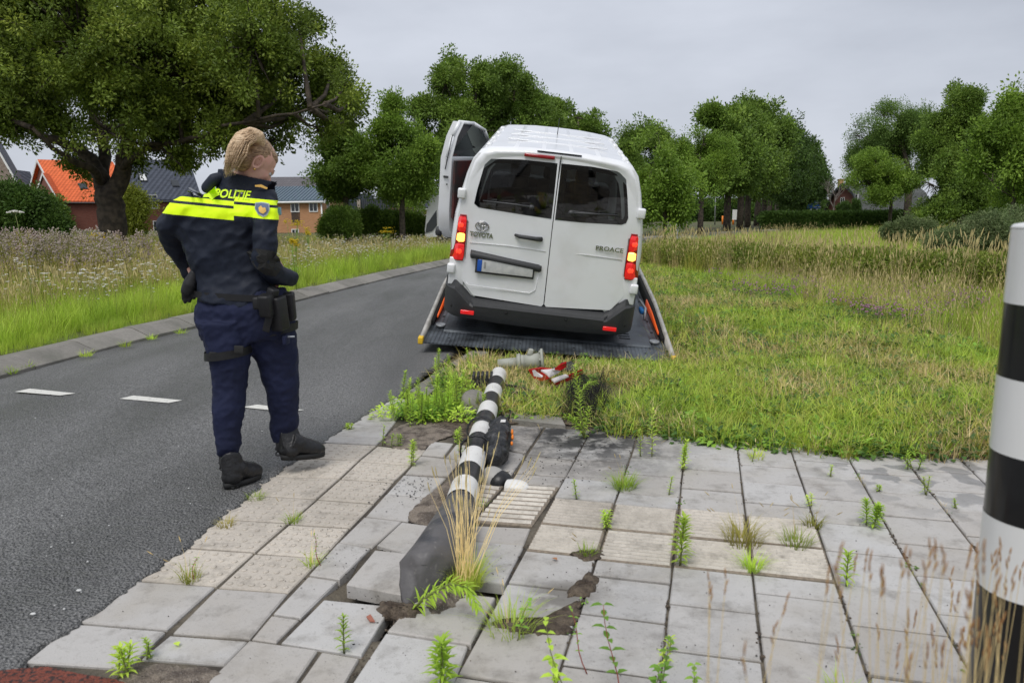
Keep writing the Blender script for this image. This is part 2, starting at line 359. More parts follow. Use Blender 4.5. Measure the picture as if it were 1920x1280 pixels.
# ---- kerb stones
m_kerb = mat('kerb_concrete', (.24, .225, .20), .85, col2=(.17, .165, .14), mixscale=2.2, mixlo=.42, mixhi=.68, var=.14, vscale=22, bump=.35, bscale=70, inst=.12, speck=(110, .63, (.08, .08, .07), .6))
kerb = tag(empty('kerb'), kind='structure')
def along(P, d0, d1, step):
    """points at even spacing along a polyline of (x,y)"""
    pts = [Vector((*p, 0)) for p in P]; out = []; acc = 0; nxt = d0
    for a, b_ in zip(pts, pts[1:]):
        l = (b_ - a).length
        while nxt <= acc + l and nxt <= d1:
            out.append((a + (b_ - a) * ((nxt - acc) / l), (b_ - a).normalized())); nxt += step
        acc += l
    return out
P = along(ROAD_L[1:], 0, 75, .86)
r = random.Random(5)
for k in range(len(P) - 1):
    a, ta = P[k]; b_, tb = P[k + 1]
    g = .006
    a = a + ta * g; b_ = b_ - tb * g; dz = r.uniform(-.006, .006); tilt = r.uniform(-.004, .004)
    vs = []
    for p, t_, s in ((a, ta, -1), (b_, tb, 1)):
        nrm = Vector((-t_.y, t_.x, 0))     # to the left, away from the road
        for off, z in ((.0, -.06), (.0, .028), (.012, .036), (.20, .118), (.225, .124), (.34, .124), (.35, .115), (.35, -.06)):
            vs.append(p + nrm * off + Vector((0, 0, z + (dz if z > 0 else 0) + s * tilt)))
    n = 8
    fs = [(i, (i + 1) % n, n + (i + 1) % n, n + i) for i in range(n)] + [tuple(range(n))[::-1], tuple(range(n, 2 * n))]
    mesh_obj('kerb_stone', vs, fs, m_kerb, kerb)

# ---- paving
TH, U0, V0 = .2531, -.6962, 2.8758
NV = Vector((math.cos(TH), -math.sin(TH), 0)); MV = Vector((math.sin(TH), math.cos(TH), 0))
def pav(u, v, z=0): return NV * u + MV * v + Vector((0, 0, z))
def proj1(P):
    d = np.array(P) - CAMP; z = d @ _F
    return 960 + FPX * (d @ _R) / z, 640 - FPX * (d @ _U) / z
def v_at(i, py):
    u = U0 + .3 * i; lo, hi = .6, 9.0
    for _ in range(40):
        m_ = (lo + hi) / 2
        if proj1(pav(u, m_))[1] > py: lo = m_
        else: hi = m_
    return lo

def slabmat(name, col, warm, rib=False):
    m = bpy.data.materials.new(name); m.use_nodes = True; t = m.node_tree; L = t.links.new; p = t.nodes['Principled BSDF']
    g = _n(t, 'ShaderNodeNewGeometry').outputs['Position']
    def noi(s, d=5, r_=.55):
        n = _n(t, 'ShaderNodeTexNoise'); n.inputs['Scale'].default_value = s; n.inputs['Detail'].default_value = d; n.inputs['Roughness'].default_value = r_; L(g, n.inputs['Vector']); return n.outputs['Fac']
    def rng(f, a, b_, c, d):
        q = _n(t, 'ShaderNodeMapRange'); q.inputs[1].default_value = a; q.inputs[2].default_value = b_; q.inputs[3].default_value = c; q.inputs[4].default_value = d; L(f, q.inputs[0]); return q.outputs[0]
    def mixc(f, a, c):
        q = _n(t, 'ShaderNodeMix', data_type='RGBA'); L(f, q.inputs[0]) if not isinstance(f, float) else setattr(q.inputs[0], 'default_value', f)
        if isinstance(a, tuple): q.inputs[6].default_value = (*a, 1)
        else: L(a, q.inputs[6])
        if isinstance(c, tuple): q.inputs[7].default_value = (*c, 1)
        else: L(c, q.inputs[7])
        return q.outputs[2]
    def mul(a, b_):
        q = _n(t, 'ShaderNodeMath', operation='MULTIPLY'); L(a, q.inputs[0]); L(b_, q.inputs[1]); return q.outputs[0]
    oi = _n(t, 'ShaderNodeObjectInfo').outputs['Random']
    c = mixc(rng(oi, 0, 1, 0, .95), col, warm)
    c = mixc(rng(noi(3.2), .48, .72, 0, .5), c, (.36, .325, .27))         # sand washed over the face
    c = mixc(rng(noi(7.5, 6, .65), .53, .70, 0, .5), c, (.15, .135, .115)); c = mixc(rng(noi(1.7, 6, .7), .54, .72, 0, .5), c, (.21, .185, .15)); c = mixc(rng(noi(32, 5, .7), .56, .70, 0, .35), c, (.16, .145, .12))      # damp blotches
    c = mixc(rng(noi(240, 2), .66, .72, 0, .75), c, (.07, .065, .06))      # grit
    c = mixc(rng(noi(210, 2), .70, .75, 0, .6), c, (.55, .53, .5))
    if rib: c = mixc(rng(noi(40, 4), .50, .70, 0, .35), c, (.25, .225, .19))
    # soot left by the fire, over the slabs beside the pole
    tcm = _n(t, 'ShaderNodeMapping'); tcm.inputs['Location'].default_value = (-.47, -4.72, 0); L(g, tcm.inputs[0])
    sx = _n(t, 'ShaderNodeSeparateXYZ'); L(tcm.outputs[0], sx.inputs[0])
    vv = _n(t, 'ShaderNodeCombineXYZ'); L(rng(sx.outputs[0], -1, 1, -1.9, 1.9), vv.inputs[0]); L(rng(sx.outputs[1], -1, 1, -1.25, 1.25), vv.inputs[1])
    ln = _n(t, 'ShaderNodeVectorMath', operation='LENGTH'); L(vv.outputs[0], ln.inputs[0])
    soot = mul(rng(ln.outputs['Value'], .45, 1.45, 1, 0), rng(noi(6, 6, .7), .38, .54, .2, 1))
    c = mixc(rng(soot, 0, 1, 0, .95), c, (.018, .018, .019))
    # rubbed mud in front of the pole
    tcm = _n(t, 'ShaderNodeMapping'); tcm.inputs['Location'].default_value = (-.17, -2.58, 0); L(g, tcm.inputs[0])
    ln = _n(t, 'ShaderNodeVectorMath', operation='LENGTH'); L(tcm.outputs[0], ln.inputs[0])
    mud = mul(rng(ln.outputs['Value'], .06, .20, 1, 0), rng(noi(9, 4), .38, .5, .3, 1))
    c = mixc(rng(mud, 0, 1, 0, .75), c, (.12, .11, .095))
    # puddle stains far right
    tcm = _n(t, 'ShaderNodeMapping'); tcm.inputs['Location'].default_value = (-2.25, -3.85, 0); L(g, tcm.inputs[0])
    ln = _n(t, 'ShaderNodeVectorMath', operation='LENGTH'); L(tcm.outputs[0], ln.inputs[0])
    wet = mul(rng(ln.outputs['Value'], .3, .8, 1, 0), rng(noi(6.5, 3, .4), .52, .55, 0, 1))
    c = mixc(rng(wet, 0, 1, 0, .55), c, (.12, .12, .125))
    L(c, p.inputs['Base Color'])
    L(rng(wet, 0, 1, .82, .4), p.inputs['Roughness'])
    p.inputs['Specular IOR Level'].default_value = .35
    b_ = _n(t, 'ShaderNodeBump'); b_.inputs['Strength'].default_value = .35; b_.inputs['Distance'].default_value = .004; L(noi(160, 4), b_.inputs['Height'])
    b2 = _n(t, 'ShaderNodeBump'); b2.inputs['Strength'].default_value = .3; b2.inputs['Distance'].default_value = .02; L(noi(8, 4), b2.inputs['Height']); L(b_.outputs[0], b2.inputs['Normal']); L(b2.outputs[0], p.inputs['Normal'])
    return m
m_slab = slabmat('slab_concrete', (.49, .48, .465), (.41, .385, .355))
m_tact = slabmat('tactile_concrete', (.585, .53, .455), (.48, .435, .375), True)
m_rib = slabmat('ribbed_concrete', (.62, .575, .505), (.53, .485, .425), True)

m_groove = mat('groove_dark', (.24, .20, .155), .95, var=.35, vscale=60)  # base of the ribbed slabs, a darker brown than the ribs
pavement = tag(empty('pavement'), kind='structure')
rs = random.Random(11)
def slab(c4, kind='plain', z=0.0, th=.045, gap=.0043, tilt=None):
    """c4: world corners TL,TR,BR,BL (top face); pieces proud or sunk by a few millimetres"""
    c = [Vector((p[0], p[1], 0)) for p in c4]; cen = sum(c, Vector()) / 4
    def ins(pts, d):
        out = []
        for i in range(4):
            p, a, b_ = pts[i], pts[i - 1], pts[(i + 1) % 4]
            e1 = (a - p).normalized(); e2 = (b_ - p).normalized()
            out.append(p + (e1 + e2) * d)
        return out
    dz = z + rs.uniform(-.003, .002); tx, ty = (rs.uniform(-.005, .005), rs.uniform(-.005, .005)) if tilt is None else tilt
    H = lambda p, zz: Vector((p.x, p.y, dz + zz + (p.x - cen.x) * tx + (p.y - cen.y) * ty))
    o_ = ins(c, gap); t_ = ins(c, gap + .004)
    # slight chips: jitter of corners
    o_ = [p + Vector((rs.uniform(-.002, .002), rs.uniform(-.002, .002), 0)) for p in o_]
    vs = [H(p, -th) for p in o_] + [H(p, -.005) for p in o_] + [H(p, 0) for p in t_]
    fs = [(0, 1, 2, 3)]
    for k in (0, 4):
        fs += [(k + i, k + 4 + i, k + 4 + (i + 1) % 4, k + (i + 1) % 4) for i in range(4)]
    fs.append((11, 10, 9, 8))
    mb = MB()._add(vs, fs)
    if kind == 'ribbed': mb.mi = [1] * len(mb.f)
    TL, TR, BR, BL = t_
    P = lambda a, b_: (TL * (1 - a) + TR * a) * (1 - b_) + (BL * (1 - a) + BR * a) * b_
    if kind == 'tactile':
        for i in range(6):
            for j in range(5):
                q = P((i + .5) / 6, (j + .5) / 5)
                rg = [[H(q + Vector((math.cos(2 * PI * k / 8), math.sin(2 * PI * k / 8), 0)) * rr, zz) for k in range(8)] for rr, zz in ((.0125, -.001), (.0105, .0035), (.006, .005))]
                mb.loft(rg, caps=True)
    if kind == 'ribbed':
        for j in range(9):
            a0, a1 = (j + .2) / 9, (j + .8) / 9; e = .2 / 9
            pr = [(a0, -.001), (a0 + e, .008), (a1 - e, .008), (a1, -.001)]
            mb.loft([[H(P(x, v), zz) for v, zz in pr] for x in (.015, .985)], closed=True, caps=True, smooth=False)
    nm = {'plain': 'paving_slab', 'tactile': 'tactile_slab', 'ribbed': 'ribbed_slab'}[kind]
    return mb.build(nm, {'plain': m_slab, 'tactile': m_tact, 'ribbed': [m_rib, m_groove]}[kind], pavement)
cols = {0: [790, 816, 833, 860, 895, 932, 981, 1030, 1091, 1167, 1264],
        1: [800, 822, 856, 887, 923, 944, 991, 1048, 1077, 1147, 1243],
        2: [800, 822, 850, 878, 914, 952, 1006, 1061, 1130, 1215],
        3: [810, 840, 870, 902, 940, 965, 1017, 1075, 1110, 1190, 1292],
        4: [820, 850, 861, 893, 932, 977, 1030, 1094, 1170, 1264],
        5: [830, 858, 885, 921, 965, 1016, 1077, 1149],
        6: [840, 862, 880, 917, 954, 1003, 1060]}
ribs = {0: (931, 1031), 1: (943, 1049), 2: (951, 1062), 3: (964, 1076)}
for i in range(0, 12):
    if i in cols: vsq = [v_at(i, p) for p in cols[i]]
    else:
        q = v_at(i, 845) if i < 9 else 3.3
        vsq = [4.6 - k * .3 + (i % 2) * .11 for k in range(0, 8)]
    bot = {0: 1.3, 1: 1.3, 2: 1.3, 3: 1.3}.get(i, 1.3)
    while vsq[-1] > bot: vsq.append(vsq[-1] - .3)
    for k in range(len(vsq) - 1):
        a, b_ = vsq[k], vsq[k + 1]; u0, u1 = U0 + .3 * i, U0 + .3 * (i + 1)
        c4 = [pav(u0, a - .003), pav(u1, a - .003), pav(u1, b_ + .003), pav(u0, b_ + .003)]
        if c4[3].y > verge_y((c4[3].x + c4[2].x) / 2) + .05: continue
        kd = 'plain'
        if i in ribs and i in cols and k < len(cols[i]) - 1 and cols[i][k] >= ribs[i][0] and cols[i][k + 1] <= ribs[i][1]: kd = 'ribbed'
        slab(c4, kd)
def Q(*p): return [G(x, y, 0) for x, y in p]
def ext(p, d=.07):     # run a kerb side slab under the ragged asphalt edge
    p = [Vector(v) for v in p]; a = (p[0] - p[1]).normalized() * d; c = (p[3] - p[2]).normalized() * d
    return [p[0] + a, p[1], p[2], p[3] + c]
T, N, RB = 'tactile', 'plain', 'ribbed'
for q, kd, e in [
    ([(171, 1170), (312, 1182), (240, 1253), (84, 1243)], N, 1), ([(266, 1089), (405, 1099), (313, 1180), (174, 1168)], N, 1),
    ([(355, 1027), (477, 1035), (406, 1098), (268, 1088)], T, 1), ([(420, 974), (540, 981), (478, 1034), (356, 1026)], T, 1),
    ([(471, 929), (593, 936), (541, 980), (421, 973)], T, 1), ([(521, 893), (636, 897), (594, 935), (472, 928)], T, 1),
    ([(565, 859), (672, 863), (637, 896), (522, 892)], T, 1), ([(617, 830), (706, 834), (673, 862), (566, 858)], T, 1),
    ([(636, 817), (718, 822), (707, 833), (618, 829)], N, 1), ([(671, 796), (735, 799), (719, 821), (637, 816)], N, 1),
    ([(708, 770), (752, 776), (736, 798), (672, 795)], N, 1), ([(745, 745), (785, 752), (753, 775), (709, 769)], N, 1),
    ([(406, 1102), (541, 1111), (469, 1196), (321, 1186)], N, 0), ([(318, 1189), (466, 1199), (421, 1246), (263, 1234)], N, 0),
    ([(477, 1036), (605, 1045), (541, 1110), (408, 1100)], T, 0), ([(541, 982), (656, 989), (605, 1044), (479, 1035)], T, 0),
    ([(594, 936), (700, 944), (657, 988), (542, 981)], T, 0), ([(637, 898), (737, 905), (701, 943), (595, 935)], T, 0),
    ([(672, 864), (770, 872), (738, 904), (638, 897)], T, 0), ([(707, 835), (800, 842), (771, 871), (673, 863)], T, 0),
    ([(809, 827), (852, 831), (833, 856), (789, 852)], N, 0), ([(854, 832), (890, 835), (868, 862), (835, 857)], N, 0),
    ([(787, 854), (866, 862), (842, 892), (758, 888)], N, 0), ([(756, 889), (838, 894), (800, 931), (724, 924)], N, 0),
    ([(723, 925), (799, 932), (765, 976), (684, 967)], N, 0), ([(682, 968), (755, 976), (699, 1026), (634, 1015)], N, 0),
    ([(633, 1016), (697, 1027), (638, 1086), (578, 1077)], N, 0), ([(577, 1079), (637, 1088), (564, 1158), (510, 1150)], N, 0),
    ([(508, 1151), (563, 1159), (520, 1203), (470, 1196)], N, 0), ([(466, 1199), (598, 1217), (520, 1330), (345, 1320)], N, 0),
    ([(603, 1220), (677, 1233), (612, 1345), (520, 1335)], N, 0),
    ([(985, 1022), (850, 1011), (812, 1076), (946, 1095)][1:2] + [(985, 1022), (946, 1096), (805, 1078)], N, 0),
    ([(868, 983), (997, 989), (983, 1021), (848, 1010)], N, 0), ([(953, 906), (1049, 912), (998, 986), (885, 978)], RB, 0),
    ([(905, 900), (951, 905), (883, 977), (845, 973)], RB, 0), ([(1022, 800), (1108, 806), (1078, 862), (989, 850)], N, 0),
    ([(988, 851), (1077, 863), (1061, 893), (968, 886)], N, 0), ([(967, 887), (1060, 894), (1050, 911), (954, 904)], N, 0),
    ([(945, 797), (1020, 800), (987, 850), (924, 838)], N, 0), ([(923, 839), (986, 851), (951, 904), (905, 899)], N, 0),
    ([(1000, 770), (1050, 774), (1035, 790), (990, 786)], N, 0)]:
    c4 = Q(*q); slab(ext(c4) if e else c4, kd)
# slabs lifted by the pole
def QZ(z, *p): return [G(x, y, z) for x, y in p]
slab(QZ(.003, (606, 1121), (737, 1135), (680, 1229), (525, 1202)), z=.003, tilt=(.008, .0), th=.05)
slab(QZ(.014, (795, 1098), (931, 1114), (885, 1206), (723, 1180)), z=.010, tilt=(.0, -.02), th=.05)
slab(QZ(.0, (722, 1185), (880, 1210), (828, 1345), (618, 1340)), z=.0)
slab(QZ(.028, (702, 1030), (820, 1046), (765, 1118), (646, 1092)), z=.028, tilt=(.04, .02), th=.055)
slab(QZ(.01, (752, 975), (850, 988), (805, 1048), (705, 1020)), z=.006, tilt=(0, -.01), th=.05)
for x0, y0 in ((-.62, 2.02), (-.30, 1.98), (-.95, 1.9)): pass
# half slabs along the pit and pieces of kerb buried in the verge side
kerbr = tag(empty('kerb'), kind='structure')
for q in [[(893, 652), (915, 660), (845, 706), (818, 697)], [(816, 699), (843, 708), (800, 742), (768, 732)], [(930, 672), (960, 676), (900, 652), (895, 650)]][:2]:
    MB().prism(QZ(.03, *q), (0, 0, -.1)).build('kerb_stone', m_kerb, kerbr)
MB().prism(QZ(.02, (935, 768), (1052, 782), (1060, 797), (930, 783)), (0, 0, -.08)).build('kerb_stone', m_kerb, kerbr)
MB().prism(QZ(.05, (880, 742), (945, 752), (925, 772), (870, 765)), (0, 0, -.1)).build('kerb_stone', m_kerb, kerbr)

# ---- sand, soil and gravel lying on the paving
m_sand = mat('sand', (.30, .25, .20), .95, col2=(.13, .105, .085), mixscale=14, mixlo=.45, mixhi=.62, var=.3, vscale=120, bump=.9, bscale=170, speck=(190, .62, (.5, .45, .4), .6))
m_soil = mat('dark_soil', (.075, .055, .04), .95, col2=(.16, .125, .09), mixscale=22, var=.35, vscale=90, bump=1.0, bscale=120)
def dirt(name, pts, m, h=.012, z=.001, seed=0, label=None):
    c = [G(x, y, 0) for x, y in pts]; rr = random.Random(seed)
    for _ in range(2): c = [q for i in range(len(c)) for q in (c[i].lerp(c[(i + 1) % len(c)], .25), c[i].lerp(c[(i + 1) % len(c)], .75))]
    cen = sum(c, Vector()) / len(c)
    # resample the outline
    out = []; n = len(c)
    for i in range(n):
        a, b_ = c[i], c[(i + 1) % n]; k = max(1, int((b_ - a).length / .012))
        for q in range(k): out.append(a + (b_ - a) * (q / k))
    out = [p + (p - cen).normalized() * (.022 * noise.noise(p * 22) + .018 * noise.noise(p * 60) + rr.uniform(-.004, .004)) for p in out]; n = len(out)
    rings = []
    for s, hh in ((1.0, -.6), (.93, .25), (.8, .6), (.55, .9), (.25, 1.0), (.06, 1.0)):
        rings.append([cen + (p - cen) * s + Vector((0, 0, z + hh * h * .6 + (rr.uniform(-.2, .2) * h if s < .95 else 0))) for p in out])
    o = MB().loft(rings, caps=True).build(name, m); tag(o, kind='stuff'); return o
dirt('sand', [(795, 932), (838, 900), (862, 896), (848, 965), (818, 990), (752, 975)], m_sand, .012, seed=1)
dirt('sand', [(722, 822), (740, 796), (800, 786), (870, 796), (858, 812), (818, 826), (806, 836), (790, 845), (715, 838)], m_sand, .012, seed=2)
dirt('sand', [(205, 1256), (262, 1240), (420, 1250), (395, 1300), (300, 1345), (240, 1310)], m_sand, .014, seed=3)
dirt('sand', [(790, 1140), (812, 1112), (858, 1098), (885, 1102), (872, 1122), (842, 1150), (812, 1158)], m_sand, .045, seed=4)
dirt('soil_patch', [(1060, 1112), (1078, 1095), (1108, 1068), (1126, 1085), (1115, 1112), (1085, 1122)], m_soil, .018, seed=5)
dirt('soil_patch', [(905, 1165), (950, 1160), (1010, 1168), (1060, 1150), (1075, 1130), (1095, 1120), (1084, 1160), (1072, 1190), (1010, 1192), (940, 1182)], m_soil, .012, seed=6)
dirt('soil_patch', [(1065, 1036), (1100, 1027), (1130, 1030), (1140, 1044), (1105, 1052), (1080, 1046)], m_soil, .01, seed=7)
dirt('soil_patch', [(703, 1140), (722, 1128), (770, 1132), (800, 1140), (790, 1168), (745, 1160), (708, 1158)], m_soil, .03, seed=8)
dirt('soil_patch', [(830, 800), (870, 790), (930, 796), (905, 812), (870, 830), (850, 815)], m_soil, .012, seed=9)
dirt('soil_patch', [(740, 812), (770, 790), (880, 765), (1000, 760), (1110, 770), (1110, 798), (1000, 792), (900, 796), (800, 815)], m_soil, .012, seed=10)
# ================================================================== grass and herbs
G_GREEN = leafmat('grass_green', [(0.204, 0.302, 0.037), (0.36, 0.49, 0.067), (0.531, 0.604, 0.11), (0.655, 0.634, 0.146)], .35, .5, .65, 1.5, .35)
G_LUSH = leafmat('grass_lush', [(0.312, 0.476, 0.049), (0.453, 0.619, 0.073), (0.577, 0.691, 0.098)], .4, .5, .6, 1.3, .3)
G_OLIVE = leafmat('grass_olive', [(0.187, 0.244, 0.037), (0.375, 0.374, 0.073), (0.562, 0.46, 0.122)], .3, .6, .4, .7, .3)
G_STRAW = leafmat('grass_straw', [(0.492, 0.383, 0.167), (0.738, 0.573, 0.281), (0.875, 0.725, 0.41)], .25, .6, .4, 1.1, .35)
G_SEED = leafmat('seed_head', [(.46, .38, .15), (.60, .51, .24), (.50, .40, .19)], .2, .7, .3, .7, .25)
G_DARK = leafmat('herb_dark', [(0.052, 0.117, 0.024), (0.091, 0.182, 0.036), (0.13, 0.247, 0.048)], .3, .5, .4, .8, .3)
G_HERB = leafmat('herb_green', [(0.156, 0.316, 0.037), (0.25, 0.46, 0.061), (0.375, 0.576, 0.085)], .35, .5, .3, .8, .25)
G_BRIGHT = leafmat('weed_bright', [(0.375, 0.576, 0.061), (0.516, 0.72, 0.085), (0.625, 0.792, 0.122)], .4, .5, .2, 2.0, .2)
M_WHITE_FL = leafmat('flower_white', [(.62, .60, .54), (.75, .74, .70)], .2, .7, .2, 1, .15)
M_PINK_FL = leafmat('flower_pink', [(.36, .19, .26), (.45, .27, .35)], .2, .7, .2, 1, .2)
M_MAUVE = leafmat('thistle_down', [(.40, .33, .27), (.52, .45, .38), (.40, .28, .29)], .3, .8, .3, 1, .2)
M_YEL_FL = leafmat('flower_yellow', [(.72, .50, .01), (.80, .60, .03)], .2, .6, .2, 1, .15)
M_CHAR = mat('burnt_plant', (.018, .017, .016), .8, var=.4, vscale=40)
M_STEM = leafmat('stem', [(.16, .20, .06), (.26, .26, .10)], .1, .6, .3, 1, .2)
M_REDSTEM = mat('red_stem', (.30, .07, .05), .6, var=.3, vscale=30)

def blade(mb, base, az, h, lean, w, seg=3, curl=1.6):
    d = Vector((math.cos(az), math.sin(az), 0)); sd = Vector((-d.y, d.x, 0)); vs = []
    for k in range(seg + 1):
        t = k / seg; p = Vector(base) + d * (lean * h * t ** curl) + Vector((0, 0, h * (t - .25 * lean * t * t)))
        ww = w * (1 - t ** 1.5) * .5
        if k == seg: vs.append(p)
        else: vs += [p - sd * ww, p + sd * ww]
    fs = [(2 * k, 2 * k + 1, 2 * k + 3, 2 * k + 2) for k in range(seg - 1)] + [(2 * seg - 2, 2 * seg - 1, 2 * seg)]
    mb._add(vs, fs, True); return vs[-1]
def seedhead(mb, p, h, w, d=(0, 0, 1), seg=3):
    d = Vector(d).normalized(); s = d.orthogonal().normalized(); u = d.cross(s)
    prof = [(0, .3), (.35, 1), (.75, .7), (1, .05)]
    rings = [[Vector(p) + d * (h * a) + (s * math.cos(q * 2 * PI / seg) + u * math.sin(q * 2 * PI / seg)) * (w * r) for q in range(seg)] for a, r in prof]
    mb.loft(rings, caps=False)
def leafq(mb, p, d, l, w, droop=.3, fold=.15):
    """an ovate leaf of four faces"""
    d = Vector(d).normalized(); up = Vector((0, 0, 1)); s = d.cross(up)
    if s.length < .05: s = Vector((1, 0, 0))
    s.normalize(); nrm = s.cross(d).normalized(); p = Vector(p)
    m1 = p + d * l * .35 - nrm * 0; m2 = p + d * l * .72 - nrm * l * droop * .35; t = p + d * l - nrm * l * droop
    vs = [p, m1 - s * w * .5 + nrm * fold * w, m1, m1 + s * w * .5 + nrm * fold * w, m2 - s * w * .36 + nrm * fold * w * .5, m2, m2 + s * w * .36 + nrm * fold * w * .5, t]
    mb._add(vs, [(0, 2, 1), (0, 3, 2), (1, 2, 5, 4), (2, 3, 6, 5), (4, 5, 7), (5, 6, 7)], True)
def tuft(seed, n, h0, h1, spread, lean, w, heads=0, hm=1, flop=0):
    r = random.Random(seed); mb = MB()
    for k in range(n):
        a = r.uniform(0, 2 * PI); q = spread * math.sqrt(r.random()); h = r.uniform(h0, h1)
        tip = blade(mb, (q * math.cos(a), q * math.sin(a), -.01), a + r.uniform(-.9, .9), h, r.uniform(.1, lean), w * r.uniform(.7, 1.2))
        if k < heads:
            mb.cur = hm; seedhead(mb, tip - Vector((0, 0, .01)), h * r.uniform(.13, .2), w * 1.3, (r.uniform(-.3, .3), r.uniform(-.3, .3), 1)); mb.cur = 0
    return mb
def herb(seed, n, size, hgt, leaf, mt=None):
    r = random.Random(seed); mb = MB()
    for k in range(n):
        a = r.uniform(0, 2 * PI); q = size * math.sqrt(r.random()); z = r.uniform(.15, 1) * hgt * (1 - (q / size) ** 2 * .6)
        leafq(mb, (q * math.cos(a), q * math.sin(a), z), (math.cos(a) + r.uniform(-.6, .6), math.sin(a) + r.uniform(-.6, .6), r.uniform(-.1, .8)), leaf * r.uniform(.6, 1.2), leaf * .55)
    return mb
pt_short = [proto('t', tuft(i, 15, .05, .12, .055, 1.2, .0045), G_GREEN) for i in range(2)] + \
           [proto('t', tuft(5 + i, 15, .05, .13, .06, 1.3, .0045), G_LUSH) for i in range(1)] + \
           [proto('t', tuft(8 + i, 12, .05, .13, .07, 2.2, .0038), G_STRAW) for i in range(2)] + \
           [proto('t', tuft(11, 13, .05, .12, .06, 1.5, .005), G_OLIVE)] + \
           [proto('t', herb(12 + i, 16, .06, .05, .035), G_HERB) for i in range(1)] + [proto('t', herb(14, 16, .06, .045, .035), G_DARK)]
pt_mid = [proto('t', tuft(21 + i, 18, .22, .42, .10, .8, .0065), G_LUSH) for i in range(2)] + \
         [proto('t', tuft(24, 18, .2, .4, .10, .8, .006), G_GREEN)] + \
         [proto('t', tuft(25, 14, .3, .6, .10, .5, .0045, 7), [G_STRAW, G_SEED])] + \
         [proto('t', tuft(26, 16, .3, .55, .12, .8, .006, 4), [G_OLIVE, G_SEED])]
pt_tall = [proto('t', tuft(31 + i, 16, .4, .8, .14, .5, .006, 6), [G_STRAW, G_SEED]) for i in range(2)] + \
          [proto('t', tuft(34 + i, 20, .4, .72, .14, .6, .008, 3), [G_OLIVE, G_SEED]) for i in range(2)] + \
          [proto('t', tuft(36, 20, .35, .65, .14, .7, .008), G_GREEN)] + [proto('t', herb(37, 40, .16, .45, .07), G_DARK)]

def wtest(x, y, z=0):
    return proj1((x, y, z))
rg = random.Random(99)
def rot(r, t=.18): return (r.uniform(-t, t), r.uniform(-t, t), r.uniform(0, 2 * PI))
TALL_LINE = [(1150, 470), (1215, 478), (1268, 492), (1411, 552), (1604, 596), (1758, 628), (1874, 664), (2100, 740)]
def tall_y(px): return lerp_poly(TALL_LINE, px, 0, 1)
HEDGE_F = [(3.3, 21.0), (4.6, 17.5), (6.0, 14.2), (7.8, 11.6), (10.5, 8.8)]   # front of the low hedge bank
def hedge_x(y):
    return lerp_poly(HEDGE_F[::-1], y)

# right verge, mown
pts = []
def dens_xy(x0, x1, y0, y1, n, fn, sc):
    for _ in range(n):
        x = rg.uniform(x0, x1); y = rg.uniform(y0, y1)
        k = fn(x, y)
        if k is None: continue
        z = ground_h(x, y)
        pts.append((x, y, z, *rot(rg), rg.uniform(*sc), k))
BEDP = [(-.86, 7.0), (1.56, 7.0), (2.0, 13), (-.2, 13)]
def under_bed(x, y): return y > 7.12 and (lerp_poly([(-.9, 7.1), (-.3, 13.3)], y) < x < lerp_poly([(1.5, 7.1), (2.1, 13.3)], y)) and y < 13.3
def mown(x, y):
    if in_road(x, y) or x < lerp_poly(ROAD_R, y) + (.25 if y > 5.5 else .02) or y < verge_y(x) + rg.uniform(-.03, .06): return None
    if under_bed(x, y): return None
    if math.hypot(x - .62, (y - 5.9) * .75) < .36 * rg.uniform(.75, 1.1): return None
    if x < -.2 and y < 5.9: return None
    px, py = wtest(x, y)
    if py < tall_y(px): return None
    n = smooth_noise(x, y, 1.3, 2.0) + .5 * smooth_noise(x, y, 4.5, 7.0)
    q = rg.random() + n * .75
    if n < -.55 and rg.random() < .5: return None
    if q < .22: return rg.choice([0, 1, 2, 6])
    if q < .44: return rg.choice([0, 1, 2, 5, 2])
    if q < .70: return 7
    return rg.choice([3, 4, 3, 5])
dens_xy(-.8, 5.2, 4.0, 7.2, 17000, mown, (.5, 1.75))
dens_xy(-.5, 8, 7.2, 12, 12500, mown, (.7, 2.1))
dens_xy(0, 9, 12, 22, 9000, mown, (1.2, 2.2))
tag(scatter('mown_grass', pts, pt_short), kind='stuff')
# tall strip and banks on the right
pts = []
def strip(x, y):
    if x < lerp_poly(ROAD_R, y) + .4 or under_bed(x, y) or y < verge_y(x) + .3: return None
    px, py = wtest(x, y)
    if py > tall_y(px) + rg.uniform(-3, 5): return None
    if x > hedge_x(y) and y < 21: return None
    if y > 21.3: return None
    n = smooth_noise(x, y, .8, 12.0)
    q = rg.random() + n * .3
    st_ = .9 if px > 1500 else .15
    return 3 if q < .22 * st_ else (4 if q < .46 * st_ else rg.choice([0, 2, 1, 0]))
dens_xy(1.5, 9.5, 5, 22, 9500, strip, (.4, 1.0))
for _ in range(700):      # stalks growing up through and behind the hedge
    y = rg.uniform(9, 21); x = hedge_x(y) + rg.uniform(-.3, 1.6); pts.append((x, y, .05, *rot(rg), rg.uniform(1.0, 1.75), rg.choice([3, 3, 4, 2])))
tag(scatter('tall_verge_grass', pts, pt_mid), kind='stuff')
# field beyond the hedge
pts = []
def field(x, y):
    if x < lerp_poly(ROAD_R, y) + .5: return None
    if y < 21 and x < hedge_x(y) + 1.0: return None
    px, py = wtest(x, y)
    if px > 2000 or px < 1100: return None
    n = smooth_noise(x, y, .25, 5.0) * 1.3; q = rg.random() + n * .4
    return rg.choice([0, 1, 2, 1]) if q < .92 else rg.choice([3, 4])
dens_xy(3, 22, 12, 27, 13000, field, (.7, 1.1))
dens_xy(4, 48, 27, 50, 14000, field, (.9, 1.4))
dens_xy(12, 80, 50, 85, 7000, field, (1.0, 1.6))
tag(scatter('field_grass', pts, pt_mid), kind='stuff')
